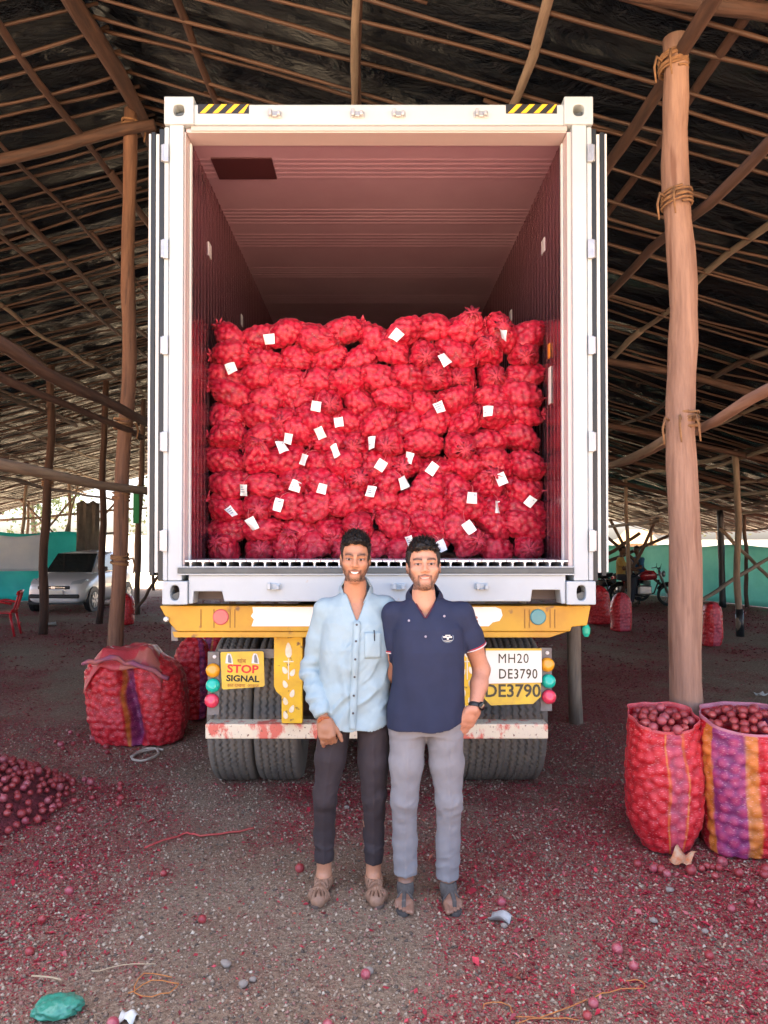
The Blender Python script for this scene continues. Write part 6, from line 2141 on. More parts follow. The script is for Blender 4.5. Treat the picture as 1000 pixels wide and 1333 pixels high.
def build_man_navy():
    root = empty('person', (0.245, 3.50, 0), label='man in navy polo shirt, grey trousers and open sandals, hand in pocket', cat='person')
    P = dict(head=(-0.013, -0.03, 1.573), head_s=0.955, head_rot=(0.0, -0.10, -0.02), smile=0.30, wide=1.03, neck=(0, .02, 1.405),
             sh=((-.150, .02, 1.345), (.172, .01, 1.345)), arm_r=1.06,
             torso=[(.82, 0, .01, .145, .095), (1.0, 0, .01, .14, .095), (1.2, 0, .0, .14, .105), (1.30, 0, .005, .115, .09), (1.38, 0, .02, .06, .06)],
             arm=(dict(elbow=(-.172, .075, 1.05), wrist=(-.33, .265, 1.02), dir=(-1, .1, 0), back=(0, 1, 0), side=(0, 0, 1), curl=(.3, .3, .3, .3), thumb=(.5, .3)),
                  dict(elbow=(.270, .050, 1.075), wrist=(.222, -.060, .912), dir=(-.52, .12, -.9), back=(.45, -.9, .15), side=(-.85, -.4, .3), curl=(.15, .15, .2, .2), thumb=(.15, .1), s=1.03)),
             leg=(dict(hip=(-.082, .0, .86), knee=(-.103, -.012, .47), ankle=(-.095, .030, .085), yaw=-.10), dict(hip=(.082, .0, .86), knee=(.108, -.012, .47), ankle=(.103, .030, .085), yaw=.12)),
             hem=(.118, .098), split=.0, pelvis=[(.79, 0, .01, .160, .105), (.87, 0, .012, .170, .113), (.95, 0, .01, .158, .102)])
    V, F, M, tips = person_body(P, (-.52, -.26, -.01), (.34, .36, 1.72))
    L = ((V - np.array(P['head'])) @ M) / P['head_s']; L[:, 0] /= P['wide']
    skin = (0.53, 0.27, 0.175)
    col = np.tile(np.array(skin), (len(V), 1))
    hd = V[:, 2] > 1.40
    col[hd] = face_colour(L[hd], skin, 0.88, (0.034, 0.020, 0.015), .3)
    nk = (V[:, 2] < 1.462) & (V[:, 2] > 1.2)
    col[nk] = np.array(skin)
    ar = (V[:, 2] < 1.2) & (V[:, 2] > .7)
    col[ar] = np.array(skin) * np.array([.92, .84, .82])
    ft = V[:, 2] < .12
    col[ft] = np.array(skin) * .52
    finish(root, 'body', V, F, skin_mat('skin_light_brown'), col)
    add_head_parts(root, P, M)

    def line(x, y, z):
        ax = np.abs(x)
        hl = .075 - 2.6 * np.clip(ax - .01, 0, 1) ** 2 + .003 * np.sin(x * 60)
        side = np.where((ax > .052) & (z > -.030), y + .034 + .1 * z, -1)
        back = np.where(y > .012, z + .075, -1)
        return np.maximum(np.maximum(z - hl, side), back)
    Vh, Fh = hair_mesh(P, M, 15, line, thick=.014, top=.016)
    finish(root, 'hair', Vh, Fh, hair_m)

    navy = pm('navy_pique', (0.015, 0.022, 0.058), (0.011, 0.017, 0.046), rough=0.85, scale=7, bump=0.3, bscale=600, bdist=.0008)
    creased(navy, 4.5, (1.4, .6, .6), -.5, .7, .04, 3.0)
    v = Vol((-.32, -.26, .78), (.34, .26, 1.50), .0048)
    v.loft([(.812, .0, .0, .186, .126), (.90, 0, .0, .184, .132), (1.02, .010, .0, .170, .132), (1.18, .012, -.005, .168, .130), (1.28, .006, .0, .165, .115), (1.355, 0, .008, .125, .090), (1.412, 0, .018, .076, .070)], .012, n=2.35)
    for i in (0, 1):
        A = P['arm'][i]; s_ = np.array(P['sh'][i]); e_ = np.array(A['elbow'])
        v.cone((0, .012, 1.362), s_, .050, .052, .04)
        c = s_ + (e_ - s_) * .60
        v.chain([(*s_, .056), (*(s_ * .6 + e_ * .4), .058), (*c, .060)], .022)
        ax_ = (e_ - s_) / np.linalg.norm(e_ - s_)
        x = v.ax[0][:, None, None]; y = v.ax[1][None, :, None]; z = v.ax[2][None, None, :]
        dd = (x - c[0]) * ax_[0] + (y - c[1]) * ax_[1] + (z - c[2]) * ax_[2]
        near = ((x - c[0]) ** 2 + (y - c[1]) ** 2 + (z - c[2]) ** 2 < .10 ** 2) & (np.abs(x) > .172)
        v.F = np.where(near & (dd > 0), np.maximum(v.F, dd), v.F)
    v.put(wedge(-.008, 1.335, .62, 0.02), (-.1, -.25, 1.32), (.1, .02, 1.52), 0.003, 's')
    x = v.ax[0][:, None, None]; z = v.ax[2][None, None, :]; y = v.ax[1][None, :, None]
    v.F = np.where((z < .95) & (np.abs(x) < .2), np.maximum(v.F, (.815 + .16 * np.clip(x - .03, 0, 1) + .5 * np.clip(x - .10, 0, 1) ** 1.3) - z), v.F)
    V, F = v.mesh()
    V = smooth_np(V, F, 2, .5)

    def folds(V, N):
        x, y, z = V.T
        w = vnoise(V * np.array([5, 5, 4]), 13)
        body = np.clip((.18 - np.abs(x)) / .03, 0, 1)
        f = body * .0042 * np.sin(z * 22 + 34 * x + 4.5 * w) * np.clip((1.2 - z) / .25, 0, 1) * np.clip(.5 + w, 0, 1)
        f += .004 * vnoise(V * np.array([13, 10, 5]), 16) * body + .003 * vnoise(V * np.array([20, 20, 9]), 17)
        q = V + .025 * np.stack([vnoise(V * 9, 28), vnoise(V * 9 + 4, 29), vnoise(V * 9 + 8, 30)], -1)
        rd = 1 - 2 * np.abs(vnoise(np.stack([q[:, 0] * 13 + q[:, 2] * 9, q[:, 1] * 6, q[:, 2] * 6 - q[:, 0] * 3], -1), 31))
        f += .0085 * rd * np.clip(.35 + 1.4 * vnoise(V * 4, 32), 0, 1) * np.clip((1.38 - z) / .1, 0, 1)
        return f
    V = cloth_folds(V, F, folds)
    Vs = V
    # dark red and white tipping at the sleeve ends is woven in: ring parts below
    V, F = open_hem(V, F, .90)
    for i in (0, 1):
        s0, e0 = np.array(P['sh'][i]), np.array(P['arm'][i]['elbow'])
        V, F = open_hem(V, F, 0, e0 - s0, s0 + (e0 - s0) * .6, .085, .75)
    sh = finish(root, 'polo_shirt', V, F, navy)
    collar(sh, P, pm('navy_collar', (0.013, 0.019, 0.048), rough=.85, bump=.3, scale=10, bscale=500), -.004, .034, 1.470, .50, 1.340, .62, (.057, .060), (.086, .098))
    wtip, rtip = pm('tipping_white', (.70, .62, .60), rough=.8), pm('tipping_red', (.40, .03, .05), rough=.8)
    for i in (0, 1):
        A = P['arm'][i]; s_ = Vector(P['sh'][i]); e_ = Vector(A['elbow'])
        u = (e_ - s_).normalized()
        for k, mt in ((.562, rtip), (.585, wtip)):
            fm = frame_to(s_ + (e_ - s_) * k, s_ + (e_ - s_) * k + u)
            r_ = .0615
            b = MB(); b.tube([fm @ Vector((r_ * math.cos(a), r_ * math.sin(a), 0)) for a in np.linspace(0, 6.2832, 30)], .0032, 6)
            b.build('sleeve_tipping', mt, sh, True)
    mt = rtip
    # piping along the neck opening
    pts = []
    for sgn in (-1, 1):
        for z in (np.linspace(1.40, 1.338, 6) if sgn < 0 else np.linspace(1.338, 1.40, 6)):
            xx = -.008 + sgn * ((z - 1.335) * .62 + .002)
            pts.append((xx, front_y(Vs, xx + sgn * .006, z - .004) - .001, z))
    MB().tube(pts, .003, 6).build('neck_piping', pm('piping_maroon', (.10, .012, .03), rough=.8), sh, True)
    bt = pm('button_lilac', (.30, .26, .32), rough=.3)
    for x, z in ((-.010, 1.255), (-.085, 1.325), (.078, 1.345)):
        b = MB(); b.lathe([(.0055, 0), (.0055, .002), (.003, .0028)], 12, Matrix.Rotation(R(90), 4, 'X'))
        q = b.build('button', bt, sh); q.location = (x, front_y(Vs, x, z) - (.004 if x > -.05 and x < .05 else .010), z)
    # round chest emblem: ring, pale band, small figures, swoosh
    ex, ez = .092, 1.248
    em = pm('emblem_cream', (.66, .64, .56), rough=.7); eg = pm('emblem_grey', (.20, .26, .34), rough=.7)
    yf = lambda x, z: front_y(Vs, x, z) - .0035
    mb = MB()
    pts = []
    for a in np.linspace(R(150), R(395), 26):
        x, z = ex + .027 * math.cos(a), ez + .021 * math.sin(a)
        pts.append((x, yf(x, z), z))
    ring = mb.tube(pts, .0012, 5).build('emblem_ring', eg, sh, True)
    for x0, z0, w, h_ in ((-.013, .004, .018, .007), (.012, .003, .016, .007), (.0, -.002, .010, .013), (.0, .011, .024, .005)):
        x, z = ex + x0, ez + z0
        y = yf(x, z)
        b = MB(); b.box(x - w / 2, x + w / 2, y - .001, y + .002, z - h_ / 2, z + h_ / 2)
        b.build('emblem_mark', em, ring, bevel=.002)
    pts = [(ex + t, yf(ex + t, ez - .010), ez - .0095 - .005 * math.cos(t * 60)) for t in np.linspace(-.022, .022, 10)]
    MB().tube(pts, [.0006 + .0016 * math.sin(math.pi * k / 9) for k in range(10)], 5).build('emblem_swoosh', em, ring, True)
    # trousers
    grey = pm('light_grey_chinos', (0.245, 0.238, 0.247), (0.205, 0.198, 0.207), rough=0.85, scale=4, bump=0.25, bscale=520, bdist=.0008)
    creased(grey, 5.0, (1.0, .6, 1.3), -.3, .7, .04, 7.0)
    V, F = trousers(P, (.089, .079, .061, .050), .004, seed=51, lo=(-.23, -.17, .07), hi=(.23, .18, 1.0))
    tr = finish(root, 'trousers', V, F, grey)
    lea, sl = pm('grey_strap', (0.105, 0.090, 0.080), (0.07, 0.06, 0.055), rough=.75, scale=20, bump=.3, bscale=90), pm('dark_sole', (0.06, 0.05, 0.045), rough=.85)
    for i in (0, 1):
        strap_sandal(root, P['leg'][i]['ankle'], P['leg'][i]['yaw'], lea, sl)
    # watch
    w_ = Vector(P['arm'][1]['wrist']); e_ = Vector(P['arm'][1]['elbow'])
    u = (e_ - w_).normalized()
    fm = frame_to(w_ + u * .012, w_ + u * .2)
    b = MB()
    n = 28
    v_, f_ = [], []
    for k in range(n):
        a = 2 * math.pi * k / n
        for rr, zz in ((.0305, -.010), (.0325, -.008), (.0325, .010), (.0305, .012)):
            v_.append(fm @ Vector((rr * math.cos(a), rr * math.sin(a), zz)))
    for k in range(n):
        for q in range(3):
            f_.append((k * 4 + q, ((k + 1) % n) * 4 + q, ((k + 1) % n) * 4 + q + 1, k * 4 + q + 1))
    strap = b.add(v_, f_).build('watch', pm('black_strap', (.015, .015, .016), rough=.5), root, True)
    out = Vector((.75, -.66, .1)); out = (out - u * out.dot(u)).normalized()
    p = w_ + u * .012 + out * .030
    b = MB(); b.lathe([(.020, 0), (.0205, .006), (.019, .010), (.017, .0105)], 24, frame_to(p, p + out))
    b.build('watch_case', pm('black_glass', (.008, .008, .009), rough=.08), strap, True)
    return root


build_man_blue()
build_man_navy()

# ------------------------------------------------------------------ things at the back: fences, car, chair, motorcycles, people
teal = pm('teal_tarp', (0.06, 0.62, 0.58), (0.04, 0.50, 0.48), rough=0.5, scale=1.2, bump=0.5, bscale=3, bdist=.08)
teal_pale = pm('pale_teal_tarp', (0.30, 0.64, 0.54), (0.22, 0.55, 0.47), rough=0.6, scale=1.0, bump=0.5, bscale=2.5, bdist=.08)


def see_light(m, amt):
    # thin sheet: part of the light that strikes its back comes through
    N, L = m.node_tree.nodes, m.node_tree.links
    b = N['Principled BSDF']
    t = N.new('ShaderNodeBsdfTranslucent')
    src = b.inputs['Base Color'].links[0].from_socket
    L.new(src, t.inputs[0])
    mx = N.new('ShaderNodeMixShader'); mx.inputs[0].default_value = amt
    L.new(b.outputs[0], mx.inputs[1]); L.new(t.outputs[0], mx.inputs[2])
    L.new(mx.outputs[0], N['Material Output'].inputs[0])


see_light(teal, .5)
see_light(teal_pale, .5)
see_light(pm('banner_white', (.78, .82, .84), (.66, .72, .78), rough=.6, scale=1.5), .5)


def tarp(name, pts, z0, z1, mat, label, cat, seed=0, wave=.06, cols=22, rows=10, z1b=None, thick=.006):
    """hanging sheet along a ground polyline"""
    pts = [Vector((*p, 0)) for p in pts]
    seg = [(pts[i + 1] - pts[i]).length for i in range(len(pts) - 1)]
    tot = sum(seg)
    nc = cols * len(seg)
    v, f = [], []
    for i in range(nc + 1):
        s = tot * i / nc
        k = 0
        while k < len(seg) - 1 and s > seg[k]: s -= seg[k]; k += 1
        p = pts[k].lerp(pts[k + 1], s / seg[k])
        n = (pts[k + 1] - pts[k]).normalized().cross(Vector((0, 0, 1)))
        for j in range(rows + 1):
            t = j / rows
            w = wave * (math.sin(i * .9 + seed + t * 2) + .6 * math.sin(i * 2.3 + seed * 2 - t * 3)) * (1 - .5 * t)
            top = z1 + ((z1b - z1) * i / nc if z1b is not None else 0) + .04 * math.sin(i * .7 + seed)
            q = p + n * w
            v.append((q.x, q.y, z0 + (top - z0) * t))
            if i and j:
                a = i * (rows + 1) + j
                f.append((a - rows - 2, a - 1, a, a - rows - 1))
    o = MB().add(v, f).build(name, mat, None, True)
    m = o.modifiers.new('t', 'SOLIDIFY'); m.thickness = thick
    return tag(o, label, cat)


def build_fences():
    t = tarp('tarp_fence', [(-13.8, 21.6), (-8.55, 22.4)], .02, 2.05, teal, 'bright teal tarpaulin fence behind the white car', 'fence', 1)
    tarp('banner', [(-10.75, 20.6), (-9.25, 20.9)], .95, 1.95, pm('banner_white', (.72, .78, .82), (.60, .68, .76), rough=.6, scale=1.5), 'white banner hung on the teal tarpaulin at the left edge', 'banner', 2, wave=.015, cols=8)
    tarp('tarp_fence', [(13.5, 13.5), (10.6, 19.5), (9.2, 25.0), (5.2, 30.0), (2.8, 30.6)], .02, 1.66, teal_pale, 'long pale green tarpaulin fence behind the motorcycles on the right', 'fence', 3, cols=16)
    tarp('hanging_cloth', [(-8.95, 22.2), (-8.25, 22.2)], 1.25, 2.98, pm('grey_sacking', (.17, .15, .12), (.11, .10, .085), rough=.9, scale=3, bump=.5, bscale=8, bdist=.05), 'grey sacking cloth hanging from the shed behind the car roof', 'cloth', 4, wave=.09, cols=20)
    # green strip on a far post
    o = MB().box(-5.80, -5.66, 17.80, 17.82, 2.2, 3.1).build('green_strip', pm('green_cloth', (.03, .30, .12), rough=.8), None)
    tag(o, 'narrow green cloth strip tied to the dark post left of the container', 'cloth')


build_fences()


def loft_body(sections, n=None):
    """sections: list of (y, [(x, z), ...]) half outlines from bottom centre to top centre, x >= 0; mirrored"""
    v, f = [], []
    m = len(sections[0][1])
    full = 2 * m
    for y, half in sections:
        for x, z in half: v.append((x, y, z))
        for x, z in half[::-1]: v.append((-x, y, z))
    for i in range(len(sections) - 1):
        for k in range(full):
            a, b = i * full + k, i * full + (k + 1) % full
            f.append((a, b, b + full, a + full))
    f.append(tuple(range(full - 1, -1, -1)))
    f.append(tuple(range((len(sections) - 1) * full, len(sections) * full)))
    return v, f


def build_car():
    car = empty('parked_car', (-7.85, 20.0, 0), R(-2), label='white hatchback car parked nose towards us by the teal tarpaulin', cat='car')
    paint = pm('white_car_paint', (.84, .85, .86), rough=.25, coat=.6)
    glass = pm('dark_car_glass', (.02, .028, .03), rough=.06, spec=.8)
    blk = pm('car_black_trim', (.015, .015, .017), rough=.5)
    ty = pm('car_tyre', (.025, .025, .026), rough=.8)
    chrome = pm('car_chrome', (.7, .7, .72), rough=.2, metal=.9)
    lampm = pm('headlamp_glass', (.55, .60, .64), rough=.08, spec=.9)
    # lower body: front is -y
    def sec(y, w, zb, zs, zt, wt):
        return (y, [(0.0, zb), (w * .82, zb), (w * .97, zb + .10), (w, (zb + zs) / 2), (w * .985, zs), (wt, zt - .02), (wt * .6, zt), (0, zt)])
    S = [sec(-1.72, .50, .34, .58, .66, .44), sec(-1.66, .66, .24, .62, .74, .56), sec(-1.50, .745, .20, .68, .83, .62), sec(-1.10, .765, .19, .78, .92, .66), sec(-.80, .77, .19, .84, .99, .68),
         sec(-.3, .775, .19, .88, 1.0, .70), sec(.6, .775, .19, .90, 1.02, .70), sec(1.35, .76, .22, .92, 1.02, .68), sec(1.66, .72, .26, .90, 1.00, .64), sec(1.74, .64, .34, .80, .92, .56)]
    MB().add(*loft_body(S)).build('car_body', paint, car, True).modifiers.new('s', 'SUBSURF').levels = 2
    car.children[-1].modifiers['s'].render_levels = 2
    # cabin
    C = [(-.86, [(0, .93), (.60, .93), (.62, .95), (.60, .97), (0, .98)]), (-.28, [(0, .93), (.68, .93), (.60, 1.40), (.54, 1.46), (0, 1.50)]), (.5, [(0, .93), (.69, .93), (.61, 1.44), (.55, 1.51), (0, 1.55)]), (1.3, [(0, .93), (.67, .93), (.58, 1.42), (.52, 1.49), (0, 1.52)]), (1.66, [(0, .93), (.62, .93), (.54, 1.25), (.48, 1.32), (0, 1.36)])]
    MB().add(*loft_body(C)).build('cabin', paint, car, True, bevel=.02)
    # windscreen and side windows, set 4 mm proud
    def pane(pts, name='window', mat=glass):
        a, b, c, d = [Vector(p) for p in pts]
        n = (b - a).cross(d - a).normalized()
        v = [p + n * .006 for p in (a, b, c, d)] + [p - n * .02 for p in (a, b, c, d)]
        return MB().add(v, [(0, 1, 2, 3), (7, 6, 5, 4), (0, 4, 5, 1), (1, 5, 6, 2), (2, 6, 7, 3), (3, 7, 4, 0)]).build(name, mat, car, bevel=.004)
    pane([(-.60, -.90, .985), (.60, -.90, .985), (.53, -.36, 1.455), (-.53, -.36, 1.455)], 'windscreen')
    for s in (-1, 1):
        for y0, y1, z1, z2 in ((-.42, .28, 1.36, 1.43), (.36, 1.15, 1.43, 1.41)):
            q = [(s * .690, y0 - .12 * (y0 < 0), 1.0), (s * .692, y1, 1.0), (s * .618, y1 - .03, z2), (s * .622, y0 + .16 * (y0 < 0), z1)]
            pane(q if s > 0 else q[::-1], 'side_window')
        # headlamps, fog lamps, mirror, wheels
        v = [(s * .40, -1.665, .70), (s * .64, -1.60, .72), (s * .69, -1.38, .80), (s * .66, -1.36, .84), (s * .42, -1.60, .775)]
        m_ = MB()
        v2 = [(p[0], p[1] - .03, p[2]) for p in v] + [(p[0], p[1] + .10, p[2] - .01) for p in v]
        n = 5
        fs = [tuple(range(n)), tuple(range(2 * n - 1, n - 1, -1))] + [(i, i + n, (i + 1) % n + n, (i + 1) % n) for i in range(n)]
        m_.add(v2, fs).build('headlight', lampm, car, bevel=.01)
        m_ = MB(); m_.lathe([(.055, 0), (.05, .02), (.02, .03)], 16, Matrix.Translation((s * .52, -1.67, .42)) @ Matrix.Rotation(R(90), 4, 'X'))
        m_.build('fog_lamp', blk, car, True)
        m_ = MB(); m_.box(s * .80 - .10, s * .80 + .10, -.66, -.55, 1.00, 1.12)
        m_.build('door_mirror', blk, car, bevel=.03, seg=3)
        for y in (-1.12, 1.22):
            m_ = MB(); m_.lathe([(.20, -.09), (.27, -.085), (.285, -.06), (.285, .06), (.27, .085), (.20, .09)], 28, Matrix.Translation((s * .69, y, .285)) @ Matrix.Rotation(R(90), 4, 'Y'))
            w = m_.build('wheel', ty, car, True)
            m_ = MB(); m_.lathe([(.205, -.02), (.205, .02)], 24, Matrix.Translation((s * .765, y, .285)) @ Matrix.Rotation(R(90), 4, 'Y'))
            m_.build('wheel_cover', pm('wheel_grey', (.25, .26, .27), rough=.4, metal=.5), w)
            for k in range(7):
                a = 2 * math.pi * k / 7
                m_ = MB(); m_.box(-.012, .012, -.028, .028, .03, .19, Matrix.Translation((s * .787, y, .285)) @ Matrix.Rotation(a, 4, 'X'))
                m_.build('spoke', pm('wheel_silver', (.62, .63, .65), rough=.3, metal=.6), w)
            m_ = MB(); m_.lathe([(.33, -.05), (.33, .05)], 28, Matrix.Translation((s * .728, y, .30)) @ Matrix.Rotation(R(90), 4, 'Y'))
            m_.build('wheel_arch', blk, car)
    # grille, lower intake, plate, bumper line, wiper
    MB().box(-.40, .40, -1.735, -1.66, .585, .665).build('grille', blk, car, bevel=.02)
    MB().box(-.30, .30, -1.745, -1.735, .62, .632).build('grille_bar', chrome, car)
    MB().box(-.055, .055, -1.752, -1.738, .60, .66).build('badge', chrome, car, bevel=.02)
    MB().box(-.62, .62, -1.735, -1.60, .36, .46).build('lower_intake', blk, car, bevel=.03)
    MB().box(-.25, .25, -1.765, -1.745, .46, .56).build('number_plate', pm('plate_white', (.82, .80, .72)), car, bevel=.004)
    for x0, x1 in ((-.45, -.05), (.02, .42)):
        MB().tube([(x0, -.845, 1.005), (x1, -.80, 1.045)], .008, 5).build('wiper', blk, car)
    MB().box(-.69, .69, -1.66, 1.7, .205, .24).build('underbody', blk, car)
    return car


build_car()


def build_chair():
    red = pm('red_plastic', (.60, .02, .03), (.52, .015, .025), rough=.35, scale=4)
    ch = empty('plastic_chair', (gx(4, 13.6) - .08, 13.75, 0), R(62), label='red plastic chair at the left edge, facing left', cat='chair')
    ch.rotation_euler = (0, 0, R(-78))
    # front is -y
    MB().box(-.22, .22, -.22, .20, .415, .440).build('seat', red, ch, bevel=.02, seg=3)
    for x in (-.21, .21):
        MB().tube([(x, -.21, .42), (x * 1.12, -.25, 0)], [.028, .020], 8).build('leg', red, ch, True)
        MB().tube([(x, .19, .42), (x * 1.12, .27, 0)], [.028, .020], 8).build('leg', red, ch, True)
        MB().tube([(x, -.20, .42), (x * 1.12, -.19, .62), (x * 1.15, .0, .64), (x * 1.05, .22, .60)], [.022, .024, .026, .022], 8).build('armrest', red, ch, True)
    v, f = [], []
    n = 9
    for i in range(n):
        for j in range(7):
            a, b = i / (n - 1) - .5, j / 6
            x = a * (.44 - .06 * b ** 3)
            v.append((x, .20 + .12 * b - .16 * (a * a) * 1.2 + .03, .43 + .42 * b - .25 * (abs(a) ** 3) * b))
            if i and j:
                q = i * 7 + j
                f.append((q - 8, q - 1, q, q - 7))
    # slats: leave slots between
    f2 = [q for k, q in enumerate(f) if not (((k // 6) % 2 == 1) and (k % 6) in (1, 2, 3, 4))]
    o = MB().add(v, f2).build('backrest', red, ch, True)
    m = o.modifiers.new('t', 'SOLIDIFY'); m.thickness = .02
    return ch


build_chair()


def build_bike(loc, rz, label, tank_col, seed=0):
    b = empty('motorcycle', loc, rz, label=label, cat='motorcycle', group='motorcycles parked by the pale green fence')
    blk = pm('bike_black', (.015, .015, .017), rough=.35)
    met = pm('bike_metal', (.35, .36, .38), rough=.3, metal=.8)
    tk = pm('bike_tank_%d' % seed, tank_col, rough=.25, coat=.5)
    ty = pm('car_tyre', (.025, .025, .026))
    for y in (-.64, .64):                      # front wheel at -y
        pts = [(0, y + .265 * math.cos(a), .30 + .265 * math.sin(a)) for a in np.linspace(0, 2 * math.pi, 29)]
        w = MB().tube(pts, .042, 8, caps=False).build('wheel', ty, b, True)
        for k in range(8):
            a = math.pi * k / 8
            MB().tube([(0, y + .24 * math.cos(a), .30 + .24 * math.sin(a)), (0, y - .24 * math.cos(a), .30 - .24 * math.sin(a))], .005, 4).build('spoke', met, w)
        m = MB(); m.lathe([(.05, -.06), (.05, .06)], 14, Matrix.Translation((0, y, .30)) @ Matrix.Rotation(R(90), 4, 'Y')); m.build('hub', met, w)
        pts = [(0, y + .33 * math.cos(a), .30 + .33 * math.sin(a)) for a in np.linspace(.5, 2.5, 10)]
        MB().tube(pts, .05, 6, flat=.25).build('mudguard', blk, b, True)
    for s in (-1, 1):
        MB().tube([(s * .075, -.64, .30), (s * .075, -.42, .86), (s * .08, -.40, .96)], [.024, .022, .02], 8).build('fork', met, b, True)
        MB().tube([(s * .03, -.40, .97), (s * .18, -.38, 1.06), (s * .34, -.28, 1.03)], [.013, .013, .016], 7).build('handlebar', blk, b, True)
        MB().tube([(s * .22, -.37, 1.05), (s * .27, -.40, 1.17)], .006, 5).build('mirror_stalk', blk, b)
        MB().tube([(s * .11, .64, .30), (s * .13, .50, .70)], [.025, .03], 8).build('shock_absorber', met, b, True)
    m = MB(); m.lathe([(.03, -.05), (.085, -.01), (.09, .03), (.07, .05)], 18, Matrix.Translation((0, -.50, .88)) @ Matrix.Rotation(R(90), 4, 'X')); m.build('headlight', met, b, True)
    # tank, seat, engine, exhaust
    v = []
    S = []
    for y, w, z0, z1 in ((-.34, .05, .76, .88), (-.26, .12, .72, .97), (-.05, .14, .70, .98), (.10, .11, .70, .90), (.16, .05, .72, .84)):
        S.append((y, [(0, z0), (w * .7, z0), (w, (z0 + z1) / 2), (w * .8, z1 - .03), (0, z1)]))
    MB().add(*loft_body(S)).build('tank', tk, b, True)
    S = []
    for y, w, z0, z1 in ((.08, .08, .74, .80), (.20, .13, .74, .82), (.50, .14, .76, .86), (.78, .10, .80, .89), (.84, .05, .82, .87)):
        S.append((y, [(0, z0), (w * .8, z0), (w, (z0 + z1) / 2), (w * .8, z1), (0, z1 + .005)]))
    MB().add(*loft_body(S)).build('seat', blk, b, True)
    MB().box(-.12, .12, -.18, .16, .30, .56).build('engine', met, b, bevel=.04, seg=3)
    for k in range(5):
        MB().box(-.10, .10, -.16, .02, .575 + k * .025, .588 + k * .025).build('cooling_fin', blk, b)
    MB().tube([(-.06, -.38, .72), (-.05, -.25, .35), (0, .0, .25), (0, .4, .32)], .022, 7).build('frame_tube', blk, b, True)
    MB().tube([(-.06, -.36, .86), (0, .1, .72), (0, .75, .78)], .022, 7).build('frame_tube', blk, b, True)
    MB().tube([(.10, -.15, .42), (.13, -.05, .25), (.15, .3, .28), (.16, .78, .36)], [.02, .022, .045, .05], 10).build('exhaust', met, b, True)
    MB().box(-.15, -.10, .22, .58, .50, .70).build('side_panel', tk, b, bevel=.02)
    MB().box(.10, .15, .22, .58, .50, .70).build('side_panel', tk, b, bevel=.02)
    MB().box(-.05, .05, .84, .90, .72, .80).build('tail_lamp', pm('lamp_red', (.75, .05, .10)), b, bevel=.01)
    MB().tube([(.06, .05, .28), (.26, .10, 0.0)], .014, 6).build('side_stand', blk, b)
    return b


build_bike((gx(866, 20.5) - .55, 20.6, 0), R(-98) + math.pi, 'dark motorcycle with red tank, front wheel beside the thick post', (.30, .02, .03), 1)
build_bike((gx(786, 20.0) - .2, 20.9, 0), R(-75), 'black motorcycle half hidden behind the container door', (.02, .02, .024), 2)
build_bike((gx(826, 21.5) - .2, 22.1, 0), R(100), 'dark motorcycle parked between the other two', (.03, .03, .05), 3)


